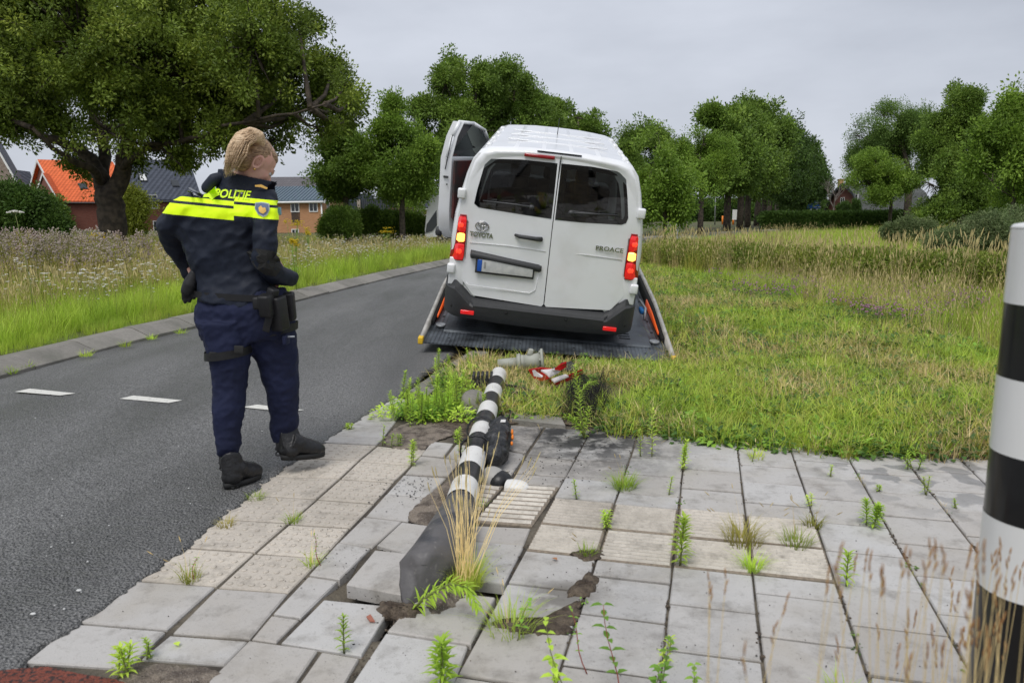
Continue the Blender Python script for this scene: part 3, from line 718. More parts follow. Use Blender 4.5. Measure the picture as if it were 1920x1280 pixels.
# left meadow
pts = []
def kd(x, y): return lerp_poly(ROAD_L, y) - .36 - x       # distance from the kerb
def meadow_near(x, y):
    d = kd(x, y)
    if d < 0: return None
    if d < .12: return rg.choice([0, 2])
    if d < 2.2: return rg.choice([0, 1, 0, 1, 2] + ([4, 3] if d > .9 and rg.random() < (d - .7) / 1.6 else []))
    return None
dens_xy(-8.2, -2, 4.6, 12, 9500, meadow_near, (.55, 1.15))
dens_xy(-8, 2, 12, 28, 9000, meadow_near, (.7, 1.3))
for i, p in enumerate(pts):
    d = kd(p[0], p[1]);
    if d < .35: pts[i] = (*p[:6], p[6] * .5, p[7])
tag(scatter('kerbside_grass', pts, pt_mid), kind='stuff')
pts = []
def meadow_far(x, y):
    d = kd(x, y)
    if d < 1.5: return None
    px, py = wtest(x, y)
    if px < -150: return None
    n = smooth_noise(x, y, .5, 9.0); q = rg.random() + n * .45
    if q < .72: return rg.choice([2, 3, 4, 4, 4])
    return rg.choice([0, 1, 2, 3]) if q < .96 else 5 if rg.random() < .4 else 4
dens_xy(-16, -3, 6, 13, 9000, meadow_far, (.6, .95))
dens_xy(-22, 0, 13, 24, 13000, meadow_far, (.6, .95))
dens_xy(-38, 4, 24, 44, 14000, meadow_far, (.35, .65))
tag(scatter('meadow_grass', pts, pt_tall), kind='stuff')

# ---- wild flowers standing in the grass
def umbel(seed, col_i=1):
    r = random.Random(seed); mb = MB()
    for s in range(4):
        bx, by = r.uniform(-.09, .09), r.uniform(-.09, .09); h = r.uniform(.42, .72)
        top = Vector((bx * 1.6, by * 1.6, h)); mb.cur = 0; mb.tube([(bx, by, 0), (bx * 1.3, by * 1.3, h * .6), top], [.002, .0018, .0014], 3, False)
        mb.cur = 1; R = r.uniform(.018, .034)
        for k in range(9):
            a = r.uniform(0, 2 * PI); q = R * math.sqrt(r.random()); w = R * .42; c = top + Vector((q * math.cos(a), q * math.sin(a), r.uniform(-.004, .006)))
            mb._add([c + Vector((w, 0, 0)), c + Vector((0, w, 0)), c + Vector((-w, 0, 0)), c + Vector((0, -w, 0)), c + Vector((0, 0, w * .5))], [(0, 1, 4), (1, 2, 4), (2, 3, 4), (3, 0, 4)])
    return mb
pf = [proto('f', umbel(i), [M_STEM, M_WHITE_FL]) for i in range(3)]
pts = []
for _ in range(620):
    y = rg.uniform(6.8, 26); x = lerp_poly(ROAD_L, y) - .4 - abs(rg.gauss(1.3, 1.6)) * (y / 9) ** .5
    d = kd(x, y)
    if d < .35 or smooth_noise(x, y, .5, 30) < -.12: continue
    pts.append((x, y, .09, *rot(rg, .12), rg.uniform(.6, 1.0), rg.randrange(3)))
tag(scatter('yarrow_flowers', pts, pf), kind='stuff')
def thistle(seed, m=1):
    r = random.Random(seed); mb = MB()
    for s in range(5):
        a = r.uniform(0, 2 * PI); h = r.uniform(.75, 1.15); bx, by = .1 * math.cos(a), .1 * math.sin(a)
        top = Vector((bx * 2.2, by * 2.2, h)); mb.cur = 0; mb.tube([(bx, by, 0), (bx * 1.4, by * 1.4, h * .6), top], [.005, .004, .003], 3, False)
        for k in range(12):
            t = r.uniform(.15, .85); p = Vector((bx * (1 + t), by * (1 + t), h * t)); a2 = r.uniform(0, 2 * PI)
            leafq(mb, p, (math.cos(a2), math.sin(a2), .3), .09, .02)
        for k in range(11):
            p = top + Vector((r.uniform(-.09, .09), r.uniform(-.09, .09), r.uniform(-.18, .03)))
            mb.cur = 0; mb.tube([top - Vector((0, 0, .15)), p], [.002, .0015], 3, False)
            mb.cur = 1; R = r.uniform(.010, .019)
            seedhead(mb, p - Vector((0, 0, R)), R * 2.6, R, (r.uniform(-.5, .5), r.uniform(-.5, .5), 1), 5)
    return mb
pth = [proto('f', thistle(i), [G_OLIVE, M_MAUVE]) for i in range(3)]
pts = []
for _ in range(240):
    px = rg.gauss(90, 130) if rg.random() < .7 else rg.uniform(-80, 820); Y = rg.uniform(11, 20) if px < 400 else rg.uniform(16, 30)
    w = at(px, 430, Y); x, y = w.x, w.y
    if kd(x, y) < 2.4: continue
    pts.append((x, y, .09, *rot(rg, .12), rg.uniform(.55, 1.0) * (1 if px < 420 else .65), rg.randrange(3)))
tag(scatter('thistle_bank', pts, pth), kind='stuff')
def clover(seed):
    r = random.Random(seed); mb = herb(seed, 60, .2, .2, .035)
    mb.cur = 1
    for k in range(6):
        a = r.uniform(0, 2 * PI); q = .2 * math.sqrt(r.random()); R = r.uniform(.008, .013)
        mb.ball((q * math.cos(a), q * math.sin(a), .2 - q * .3 + r.uniform(0, .04)), R, u=5, v=3)
    return mb
pc = [proto('f', clover(i), [G_DARK, M_PINK_FL]) for i in range(3)] + [proto('f', herb(55, 60, .2, .22, .05), G_HERB), proto('f', herb(56, 60, .18, .2, .05), G_DARK)]
pts = []
for (cx, cy, rx, ry, n) in [(1450, 548, 75, 24, 70), (1690, 575, 150, 40, 170), (1560, 560, 60, 20, 26), (1380, 520, 60, 14, 20), (1780, 540, 70, 20, 30)]:
    for _ in range(n):
        a = rg.uniform(0, 2 * PI); q = math.sqrt(rg.random()); p = G(cx + rx * q * math.cos(a), cy + ry * q * math.sin(a), 0)
        pts.append((p.x, p.y, gz(p.x, p.y) - .01, *rot(rg, .2), rg.uniform(.7, 1.25), rg.randrange(3)))
# leafy clumps dotted over the mown verge
for px, py, s in [(1385, 615, .9), (1510, 672, 1.3), (1350, 672, 1.0), (1240, 730, 1.2), (1610, 640, .8), (1650, 700, 1.0), (1760, 760, .9), (1640, 715, .9), (1560, 735, .8), (1900, 700, .9), (1450, 800, .7), (1330, 560, 1.1), (1400, 585, .8), (1220, 640, .7), (1700, 790, .8), (1830, 820, .6), (1230, 760, .9), (1600, 810, .6)]:
    for _ in range(7):
        p = G(px + rg.gauss(0, 16 * s), py + rg.gauss(0, 6 * s), 0)
        if under_bed(p.x, p.y): continue
        pts.append((p.x, p.y, gz(p.x, p.y) - .02, *rot(rg, .2), rg.uniform(.4, .7) * s, 3 + rg.randrange(2)))
tag(scatter('clover_patches', pts, pc), kind='stuff')

# ---- the low hedge bank on the right
HC = leafmat('hedge_leaf', [(0.128, 0.201, 0.025), (0.23, 0.295, 0.045), (0.346, 0.366, 0.07)], .3, .5, .5, .7, .3)
HD = leafmat('hedge_dark_leaf', [(0.038, 0.083, 0.015), (0.064, 0.13, 0.02), (0.102, 0.177, 0.03)], .3, .5, .5, .4, .3)
def twig(seed, n, size, leaf, w=.5):
    """a spray of leaves on a short twig"""
    r = random.Random(seed); mb = MB()
    for k in range(n):
        v = Vector((r.gauss(0, 1), r.gauss(0, 1), r.gauss(0, .8))).normalized() * size * r.random() ** .45
        d = v.normalized() + Vector((r.uniform(-.6, .6), r.uniform(-.6, .6), r.uniform(-.5, .3)))
        d.normalize(); s = d.orthogonal().normalized(); s.rotate(Matrix.Rotation(r.uniform(0, 2 * PI), 3, d)); l = leaf * r.uniform(.7, 1.25); ww = l * w
        m_ = v + d * l * .5 + d.cross(s) * l * .12
        mb._add([v, m_ - s * ww * .5, v + d * l, m_ + s * ww * .5], [(0, 1, 2), (0, 2, 3)])
    return mb
ph = [proto('h', twig(60 + i, 34, .16, .06), HC) for i in range(3)]
phd = [proto('h', twig(60 + i, 34, .2, .08), HD) for i in range(3)]
hr = empty('low_hedge', (6, 14, 0), label='low yellow-green clipped hedge crossing the grass verge behind the tall dry stalks', cat='hedge')
pts = []
P = along(HEDGE_F, 0, 16, .05)
for p, t_ in P:
    nrm = Vector((t_.y, -t_.x, 0)) * -1
    if nrm.x < 0: nrm = -nrm
    for k in range(13):
        a = rg.uniform(0, 1.15); zz = rg.random() ** .6 * .52 if a < .3 else .50 + rg.uniform(-.08, .07)
        q = p + nrm * (a + rg.uniform(-.05, .05)) + t_ * rg.uniform(-.1, .1)
        pts.append((q.x, q.y, zz + .12 * smooth_noise(q.x, q.y, 1.2, 3) + .05 * smooth_noise(q.x, q.y, 4, 9), *rot(rg, 3), rg.uniform(.7, 1.15), rg.randrange(3)))
o = scatter('foliage', pts, ph, parent=None, kind='stuff'); o.parent = hr; o.matrix_parent_inverse = Matrix.Translation((-6, -14, 0))
# ================================================================== trees
m_bark = mat('oak_bark', (.10, .078, .056), .9, col2=(.045, .036, .028), mixscale=7, mixlo=.4, mixhi=.6, var=.3, vscale=14, bump=1.0, bscale=16)
m_bark2 = mat('young_bark', (.13, .105, .075), .9, col2=(.06, .05, .04), mixscale=9, var=.25, vscale=18, bump=.7, bscale=30)
m_twig = mat('bare_twig', (.22, .19, .17), .9)
L_OAK = leafmat('oak_leaf', [(0.084, 0.128, 0.019), (0.137, 0.2, 0.027), (0.221, 0.299, 0.041), (0.336, 0.381, 0.054)], .3, .5, .35, .35, .3)
L_MID = leafmat('mid_leaf', [(0.094, 0.163, 0.027), (0.156, 0.254, 0.038), (0.252, 0.362, 0.054)], .3, .5, .35, .3, .3)
L_LIGHT = leafmat('light_leaf', [(0.134, 0.231, 0.035), (0.209, 0.334, 0.046), (0.299, 0.424, 0.058)], .35, .5, .35, .4, .25)
L_BRAM = leafmat('bramble_leaf', [(.10, .15, .06), (.17, .23, .09), (.24, .27, .13)], .3, .6, .4, .6, .3)
L_DARK = leafmat('dark_leaf', [(0.041, 0.083, 0.016), (0.069, 0.132, 0.024), (0.119, 0.198, 0.034)], .3, .5, .4, .2, .3)
L_LOC = leafmat('locust_leaf', [(0.106, 0.182, 0.041), (0.168, 0.273, 0.061), (0.231, 0.345, 0.068)], .35, .5, .35, .3, .25)
L_YEL = leafmat('yellow_leaf', [(.14, .19, .02), (.24, .28, .03), (.30, .30, .04)], .35, .5, .35, .5, .25)
def protos_of(m, size, leaf, n=26, w=.55):
    return [proto('leafspray', twig(100 + i, n, size, leaf, w), m) for i in range(4)]
SPR = {'oak': protos_of(L_OAK, .32, .12, 46), 'mid': protos_of(L_MID, .36, .13, 44), 'light': protos_of(L_LIGHT, .34, .12, 42),
       'dark': protos_of(L_DARK, .48, .18, 44), 'loc': protos_of(L_LOC, .5, .11, 60, .5), 'yel': protos_of(L_YEL, .2, .08, 30), 'row': protos_of(L_MID, .52, .19, 44), 'bram': protos_of(L_BRAM, .42, .11, 50)}
def tree(name, label, Y, base_px, blobs, kind, n, tr, limbs=None, group=None, depth=.7, seed=0, base_z=0., sub=9, sig=.2, cat='tree', barkm=None, size=1.0, twigs=2, shell=.3, cull=(1.05, .0)):
    r = random.Random(seed + 1000); bm_ = barkm or m_bark2
    B = at(base_px[0], base_px[1], Y); root = empty(name, (B.x, B.y, base_z), label=label, cat=cat, group=group)
    org = Vector((B.x, B.y, base_z)); inv = Matrix.Translation(-org)
    if seed in (2, 3): blobs = [(b[0], b[1], b[2] * .78) for b in blobs]
    W = []
    xs_ = [b[0] for b in blobs]; half = (max(xs_) - min(xs_)) / 2 * Y / FPX
    mid = (max(xs_) + min(xs_)) / 2
    for b in blobs:
        off = b[3] if len(b) > 3 else None
        if off is None:
            q = 1 - abs(b[0] - mid) / max(1, (max(xs_) - mid) + 1)
            off = r.uniform(-1, 1) * half * depth * (.35 + .65 * q)
        c = at(b[0], b[1], Y + off); W.append((c, b[2] * Y / FPX))
    # wood
    mb = MB(); top = max(c.z for c, _ in W)
    if limbs is None:
        fork = org + Vector((0, 0, max(.8, (min(c.z - R * .3 for c, R in W) - base_z) * .9)))
        limbs = [[org - Vector((0, 0, .3)), (org + fork) / 2 + Vector((r.uniform(-.1, .1), 0, 0)), fork, Vector((B.x * .5 + sum(c.x for c, _ in W) / len(W) * .5, B.y, (fork.z + top) / 2)), Vector((sum(c.x for c, _ in W) / len(W), B.y, top - .6))]]
        mb.tube(limbs[0], [tr * 1.15, tr, tr * .85, tr * .45, tr * .1], 9)
        spine = limbs[0]
    else:
        spine = []
        for pts_, r0, r1 in limbs:
            pp = [at(x, y, Y + d) if not isinstance(x, Vector) else x for x, y, d in pts_]
            # round the limb a little and let it wander
            qq = []
            for k in range(len(pp) - 1):
                for s in range(3):
                    t_ = s / 3; qq.append(pp[k].lerp(pp[k + 1], t_) + Vector((r.uniform(-1, 1), r.uniform(-1, 1), r.uniform(-1, 1))) * .06 * (1 if k + s else 0))
            qq.append(pp[-1]); m_ = len(qq) - 1
            mb.tube(qq, [r0 + (r1 - r0) * (k / m_) ** .8 for k in range(m_ + 1)], 10)
            spine += qq
    pts = []; tot = sum(R ** 2.0 for _, R in W)
    for c, R in W:
        st = min(spine, key=lambda s: (s - c).length + max(0, s.z - c.z) * 1.5)
        if (st - c).length > .4:
            mid_ = st.lerp(c, .5) + Vector((0, 0, -(st - c).length * .08)); a = min(tr * .2, .028 * (st - c).length + .02)
            mb.tube([st, mid_, c], [a, a * .65, a * .3], 6)
        k = max(4, int(sub * 1.9 * (R / 1.2) ** .8)); cnt = 1.3 * n * R ** 2.0 / tot
        for q in range(k):
            v = Vector((r.gauss(0, 1), r.gauss(0, 1), r.gauss(0, .85))).normalized() * R * (shell + (1.02 - shell) * r.random()) * (r.uniform(1.05, 1.38) if r.random() < .28 else .95)
            cc = c + v; s_ = (.13 + R * sig * .8) * r.uniform(.6, 1.5)
            if twigs and q % twigs == 0: mb.tube([c, c + v * .55 + Vector((0, 0, -.03 * R)), cc], [.028 * R ** .5 + .006, .014 * R ** .5 + .004, .006], 5)
            for _ in range(int(cnt / k * r.uniform(.5, 1.5))):
                g = Vector((r.gauss(0, s_), r.gauss(0, s_), r.gauss(0, s_ * .7)))
                p = cc + g
                if noise.noise(p * cull[0] + Vector((seed * 3.1, 0, 0))) < cull[1]: continue
                pts.append((p.x - org.x, p.y - org.y, p.z - org.z, *rot(r, 3), r.uniform(.7, 1.25) * size, r.randrange(4)))
    o = mb.build('trunk', bm_, root); o.matrix_parent_inverse = inv
    cr_ = scatter('crown', pts, SPR[kind], parent=root, kind='stuff')
    return root
# --- the big oak
YO = 26
ob = [(-170, 60, 130), (-60, 170, 75), (20, 50, 115), (55, 180, 72), (150, 70, 120), (118, 225, 48), (150, 305, 30), (262, 55, 125), (275, 180, 90), (325, 235, 55), (335, 300, 27), (385, 85, 105), (405, 180, 80),
      (475, 85, 85), (490, 170, 80), (560, 120, 62), (590, 180, 50), (636, 190, 36), (545, 222, 42), (455, 235, 52), (600, 240, 26), (655, 195, 17), (570, 62, 42), (630, 118, 22), (0, -80, 140), (200, -100, 150), (400, -70, 115), (495, 0, 60), (25, 212, 45), (185, 330, 22), (410, 265, 40), (515, 262, 26), (200, 245, 45), (250, 300, 22), (95, 120, 60), (330, 150, 60), (560, 40, 18), (645, 165, 15), (660, 225, 12), (-200, 200, 50)]
limbs = [([(212, 500, 0), (212, 440, 0), (208, 395, 0), (205, 360, 0)], .50, .44), ([(207, 375, 0), (190, 335, .2), (178, 310, .3), (150, 280, .5), (90, 258, .6), (30, 236, .9), (-30, 232, 1.2)], .33, .07),
         ([(206, 372, 0), (222, 335, 0), (235, 300, -.2), (238, 240, -.2), (240, 180, 0), (250, 90, 0), (262, 0, .5)], .36, .08), ([(230, 315, -.2), (262, 285, -.8), (310, 272, -1.3), (360, 262, -1.6), (430, 232, -2), (520, 220, -2.4), (610, 195, -2.6)], .13, .03),
         ([(195, 345, .1), (170, 315, -.9), (120, 295, -1.8), (60, 240, -2.6)], .17, .05), ([(238, 240, -.2), (290, 190, 1), (360, 150, 2), (450, 90, 2.5), (540, 70, 3)], .12, .03), ([(190, 335, .2), (196, 270, 1.2), (170, 200, 1.8), (120, 120, 2.2), (60, 60, 2.5)], .24, .06),
         ([(240, 200, 0), (215, 140, -1.5), (180, 60, -2), (150, -30, -2)], .16, .05), ([(300, 275, -1.2), (330, 300, -1.4), (345, 318, -1.5)], .06, .02)]
tree('oak_tree', 'large dark oak with a forked trunk and wide spreading crown in the meadow', YO, (212, 480), ob, 'oak', 15500, .5, limbs, depth=.5, seed=1, sub=24, sig=.19, barkm=m_bark, size=.95, twigs=1)
# --- trees between the oak and the van
tree('young_tree', 'small dark green tree just right of the officer, in front of the orange brick house', 35, (650, 425), [(640, 262, 26), (612, 300, 30), (655, 300, 34), (600, 328, 18), (690, 328, 24), (640, 338, 26), (628, 362, 18), (640, 240, 12), (605, 275, 14), (668, 270, 18), (700, 350, 12)], 'mid', 1500, .14, seed=2, sub=8, sig=.24, cull=(.9, .02))
tree('young_tree', 'slender light green tree with a straight trunk in front of the dark clad building', 34, (756, 440), [(738, 200, 18), (745, 235, 30), (760, 270, 40), (715, 285, 32), (700, 320, 30), (745, 320, 40), (790, 315, 34), (725, 355, 30), (780, 350, 26), (800, 275, 22), (720, 245, 20)], 'light', 2000, .13, seed=3, sub=8, sig=.24, cull=(.9, .0))
tree('broad_tree', 'tall broad tree towering behind the open van door', 40, (880, 430), [(835, 160, 34), (850, 125, 24), (845, 205, 44), (890, 185, 44), (905, 150, 20), (945, 145, 30), (960, 185, 42), (930, 220, 50), (870, 255, 55), (820, 255, 38), (815, 305, 34), (850, 310, 45), (985, 235, 44), (1020, 225, 34), (800, 200, 24), (975, 155, 18), (860, 350, 40), (1000, 275, 40)], 'mid', 6500, .28, seed=4, sub=11, sig=.2, cull=(1.0, .02))
tree('broad_tree', 'thin-topped tree whose crown shows above the van roof', 58, (1085, 425), [(1045, 232, 26), (1080, 240, 22), (1105, 238, 16), (1125, 248, 12), (1060, 262, 30), (1095, 270, 26), (1040, 205, 12), (1110, 222, 8)], 'row', 1700, .25, seed=5, sub=8, sig=.26)
tree('birch_sapling', 'pale green drooping young birch beside the balcony house', 70, (778, 425), [(772, 372, 13), (770, 390, 15), (782, 400, 13), (768, 358, 7)], 'light', 420, .08, seed=6, sub=6, size=1.3)
tree('sapling', 'young conical yellow-green tree right of the oak trunk', 40, (250, 440), [(247, 352, 8), (249, 372, 14), (251, 392, 19), (250, 412, 20), (246, 335, 4)], 'yel', 900, .05, seed=7, sub=7, size=1.5, sig=.3)
# --- right of the van
tree('dark_tree', 'dark tree behind the bright young one, right of the van roof', 48, (1195, 430), [(1190, 270, 28), (1180, 300, 30), (1215, 262, 28), (1235, 262, 16), (1200, 320, 38), (1215, 360, 38), (1260, 270, 16), (1190, 370, 30)], 'mid', 3000, .2, seed=8, sub=9, sig=.24)
tree('young_tree', 'bright green young tree right next to the white van', 30, (1246, 440), [(1233, 250, 11), (1228, 275, 13), (1225, 305, 18), (1238, 325, 20), (1225, 345, 26), (1262, 345, 26), (1245, 370, 32), (1215, 385, 20), (1278, 362, 16), (1268, 390, 18), (1235, 400, 22), (1218, 325, 14)], 'light', 2700, .09, seed=9, sub=8, sig=.26)
rows = [(1313, 48, [(1318, 270, 26), (1298, 300, 28), (1330, 300, 36), (1290, 330, 26), (1318, 335, 26), (1345, 330, 24), (1285, 285, 14)], 'first and lightest tree of the roadside row, nearest the van', 'light', .17),
        (1363, 56, [(1345, 228, 16), (1350, 260, 32), (1370, 290, 40), (1350, 320, 36), (1385, 330, 32), (1335, 212, 10)], 'second tree of the roadside row, with thin shoots on top', 'row', .26),
        (1387, 63, [(1385, 225, 24), (1400, 260, 40), (1395, 310, 42), (1375, 338, 25)], 'third tree of the roadside row, counted from the van', 'row', .27),
        (1402, 71, [(1412, 218, 26), (1425, 255, 38), (1420, 310, 42), (1405, 340, 26)], 'tallest tree of the roadside row, fourth from the van', 'row', .28),
        (1418, 79, [(1440, 245, 32), (1448, 290, 40), (1440, 330, 30)], 'fifth tree of the roadside row, dark crown', 'dark', .3),
        (1432, 87, [(1468, 255, 24), (1470, 300, 38), (1462, 338, 30)], 'sixth tree of the roadside row, counted from the van', 'dark', .3),
        (1442, 95, [(1488, 275, 24), (1490, 320, 36), (1482, 350, 26)], 'seventh tree of the roadside row, counted from the van', 'dark', .3),
        (1454, 103, [(1505, 300, 26), (1508, 340, 30), (1500, 362, 20)], 'last dark tree of the roadside row, beside the blue road sign', 'dark', .3),
        (1475, 112, [(1522, 330, 20), (1520, 355, 20), (1480, 385, 18), (1500, 385, 16)], 'low dark tree at the far end of the roadside row', 'dark', .3)]
for i, (px, Y, bl, lb, kd_, tr) in enumerate(rows):
    tree('roadside_tree', lb, Y, (px, 430), bl, kd_, 2500 if i < 4 else 1700, tr, group='row of roadside trees', seed=20 + i, sub=9, sig=.3, cull=(.5, -.03), size=1.0 + .1 * i, barkm=m_bark)
tree('locust_tree', 'airy tree with layered feathery branches in front of the barn roof', 58, (1700, 420), [(1640, 235, 26), (1610, 255, 20), (1660, 215, 16), (1690, 225, 24), (1735, 220, 18), (1720, 245, 28), (1650, 270, 28), (1612, 295, 18), (1740, 265, 22), (1690, 285, 26), (1730, 310, 24), (1655, 310, 24), (1600, 235, 8)], 'loc', 4200, .26, seed=40, sub=10, sig=.2, cull=(.7, .06), barkm=m_bark)
tree('locust_tree', 'lower pale green tree right in front of the farmhouse barn', 52, (1668, 425), [(1640, 300, 24), (1615, 320, 18), (1665, 330, 28), (1630, 345, 22), (1690, 345, 22), (1655, 365, 20)], 'light', 1900, .12, seed=41, sub=8, sig=.26)
tree('poplar_tree', 'full dark green tree with a feathery tip above its crown', 46, (1800, 430), [(1806, 205, 26), (1830, 225, 26), (1780, 240, 30), (1815, 260, 42), (1770, 290, 42), (1830, 300, 45), (1790, 330, 50), (1745, 345, 36), (1760, 375, 34), (1830, 350, 42), (1800, 385, 34), (1797, 165, 9), (1800, 182, 9), (1790, 178, 6), (1855, 250, 18)], 'mid', 7000, .26, seed=42, sub=11, sig=.22, cull=(.55, .0))
tree('young_tree', 'young tree with a thin pale trunk at the right edge behind the striped post', 25, (1893, 450), [(1910, 165, 12), (1905, 190, 14), (1900, 215, 14), (1890, 240, 24), (1865, 265, 22), (1900, 275, 30), (1850, 300, 20), (1885, 315, 30), (1925, 310, 34), (1860, 340, 18), (1900, 350, 24), (1845, 325, 10), (1930, 240, 30), (1940, 350, 24)], 'light', 2600, .075, seed=43, sub=8, sig=.26, size=.85)
tree('dark_tree', 'dark tree mass behind the poplar at the right edge', 62, (1900, 425), [(1870, 330, 30), (1900, 360, 40), (1940, 330, 40), (1850, 375, 26), (1960, 370, 40)], 'dark', 1500, .25, seed=44, sub=9, sig=.26)
# bare tree by the farmhouse
def bare_tree(px, Y):
    B = at(px, 410, Y); root = empty('bare_tree', (B.x, B.y, 0), label='leafless dead tree beside the brick farmhouse', cat='tree'); mb = MB(); r = random.Random(4)
    def br(p, d, l, rad, k):
        e = p + d * l; m_ = p + d * l * .5 + Vector((r.uniform(-.1, .1), 0, r.uniform(-.05, .1))) * l * .4
        mb.tube([p, m_, e], [rad, rad * .8, rad * .55], 4, False)
        if k: 
            for _ in range(3 if k > 2 else 2):
                nd = (d + Vector((r.uniform(-.75, .75), r.uniform(-.6, .6), r.uniform(-.1, .4)))).normalized(); br(e if r.random() < .7 else m_, nd, l * r.uniform(.6, .8), rad * .55, k - 1)
    br(Vector((0, 0, 0)), Vector((0, 0, 1)), 2.0, .16, 5); mb.build('trunk', m_twig, root)
bare_tree(1562, 96)
# --- bushes and far hedges
def bush(name, label, Y, blobs, kind, n, cat='bush', size=1.0, seed=0, sub=10, sig=.3, group=None, fl=None):
    r = random.Random(seed + 500); c0 = at(blobs[0][0], blobs[0][1], Y); root = empty(name, (c0.x, Y, 0), label=label, cat=cat, group=group); pts = []; mb = MB()
    tot = sum(b[2] ** 2 for b in blobs)
    for b in blobs:
        R = b[2] * Y / FPX; c = at(b[0], b[1], Y + r.uniform(-.5, .5) * R)
        mb.tube([(0, 0, -.1), ((c.x - c0.x) * .6, (c.y - Y) * .6, c.z * .4), (c.x - c0.x, c.y - Y, c.z)], [.04, .03, .015], 5)
        for q in range(sub):
            v = Vector((r.gauss(0, 1), r.gauss(0, 1), r.gauss(0, 1))).normalized() * R * (.45 + .5 * r.random()); cc = c + v
            for _ in range(int(n * b[2] ** 2 / tot / sub)):
                p = cc + Vector((r.gauss(0, 1), r.gauss(0, 1), r.gauss(0, 1))) * R * sig
                if p.z < .02: continue
                pts.append((p.x - c0.x, p.y - Y, p.z, *rot(r, 3), r.uniform(.7, 1.2) * size, r.randrange(4)))
    mb.build('stem', m_bark2, root); scatter('foliage', pts, SPR[kind], parent=root, kind='stuff'); return root
bush('bush', 'dark rounded bush under the small tree, in front of the orange brick house', 33, [(636, 412, 19), (612, 425, 9), (655, 425, 12)], 'mid', 900, size=.7, seed=1)
bush('hedge', 'leafy green hedge in front of the dark clad building', 36, [(680, 415, 13), (700, 413, 14), (722, 414, 14), (745, 418, 13), (765, 420, 12), (785, 422, 10)], 'mid', 1300, cat='hedge', seed=2, size=.8)
bush('bush', 'dark bush in front of the left brick gable', 20, [(20, 395, 38), (60, 405, 30), (-20, 400, 40), (95, 425, 20), (-60, 400, 40)], 'dark', 2000, size=.5, seed=3)
bush('bush', 'lighter bush with upright shoots left of the orange roofed house', 21, [(80, 385, 16), (92, 400, 20), (105, 408, 14), (48, 372, 10), (60, 390, 14)], 'mid', 1000, size=.5, seed=4)
bush('bramble_bush', 'grey-green bramble thicket behind the striped post', 22, [(1860, 438, 30), (1815, 450, 26), (1780, 452, 18), (1900, 445, 36), (1750, 456, 12), (1840, 425, 22)], 'bram', 2300, size=.5, seed=5)
bush('bramble_bush', 'smaller bramble thicket left of the grey-green one', 30, [(1705, 430, 18), (1730, 436, 15), (1690, 438, 12), (1670, 434, 10)], 'bram', 1100, size=.6, seed=6)
def hedge(label, x0, x1, ytop, Y, kind, n, h_, seed=0, top=None):
    A, B_ = at(x0, 400, Y), at(x1, 400, Y); root = empty('hedge', (A.x, Y, 0), label=label, cat='hedge'); r = random.Random(seed); pts = []
    H = at(x0, ytop, Y).z
    for _ in range(n):
        x = r.uniform(0, B_.x - A.x); f = r.random() < .6
        pts.append((x, r.uniform(0, .15) if f else r.uniform(0, h_), r.uniform(0, H) if f else H + r.gauss(0, .05), *rot(r, 3), r.uniform(.7, 1.1), r.randrange(4)))
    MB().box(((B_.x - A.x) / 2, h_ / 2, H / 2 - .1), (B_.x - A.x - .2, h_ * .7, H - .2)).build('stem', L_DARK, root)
    scatter('foliage', pts, SPR[kind], parent=root, kind='stuff')
hedge('long dark clipped hedge in front of the farmhouse', 1438, 1700, 409, 62, 'dark', 3800, 1.6, 1)
hedge('rust-topped yellowish hedge right of the barn', 1722, 1890, 394, 66, 'yel', 2600, 1.5, 2)
# far woods that read as one mass
pts = []; r = random.Random(8)
for _ in range(9000):
    px = r.uniform(1130, 2050); base = 388 + 8 * smooth_noise(px, 0, .02) + 6 * smooth_noise(px, 0, .11)
    if 1540 < px < 1720: base += 3
    p = at(px, base + abs(r.gauss(0, 1)) * 9, 150 + r.uniform(-6, 6)); pts.append((p.x, p.y, p.z, *rot(r, 3), r.uniform(2.0, 3.6), r.randrange(4)))
tag(scatter('far_woods', pts, SPR['dark']), kind='stuff')
# ================================================================== houses
def brickmat(name, c1, c2, mortar, sc=1.0):
    m = bpy.data.materials.new(name); m.use_nodes = True; t = m.node_tree; L = t.links.new; p = t.nodes['Principled BSDF']
    g = _n(t, 'ShaderNodeNewGeometry').outputs['Position']; mp_ = _n(t, 'ShaderNodeMapping'); mp_.inputs['Rotation'].default_value = (PI / 2, 0, 0); L(g, mp_.inputs[0])
    b_ = _n(t, 'ShaderNodeTexBrick'); b_.inputs['Scale'].default_value = 4 * sc; b_.inputs['Color1'].default_value = (*c1, 1); b_.inputs['Color2'].default_value = (*c2, 1); b_.inputs['Mortar'].default_value = (*mortar, 1); b_.inputs['Mortar Size'].default_value = .012
    b_.inputs['Brick Width'].default_value = .84; b_.inputs['Row Height'].default_value = .24
    L(mp_.outputs[0], b_.inputs['Vector']); L(b_.outputs['Color'], p.inputs['Base Color']); p.inputs['Roughness'].default_value = .9
    return m
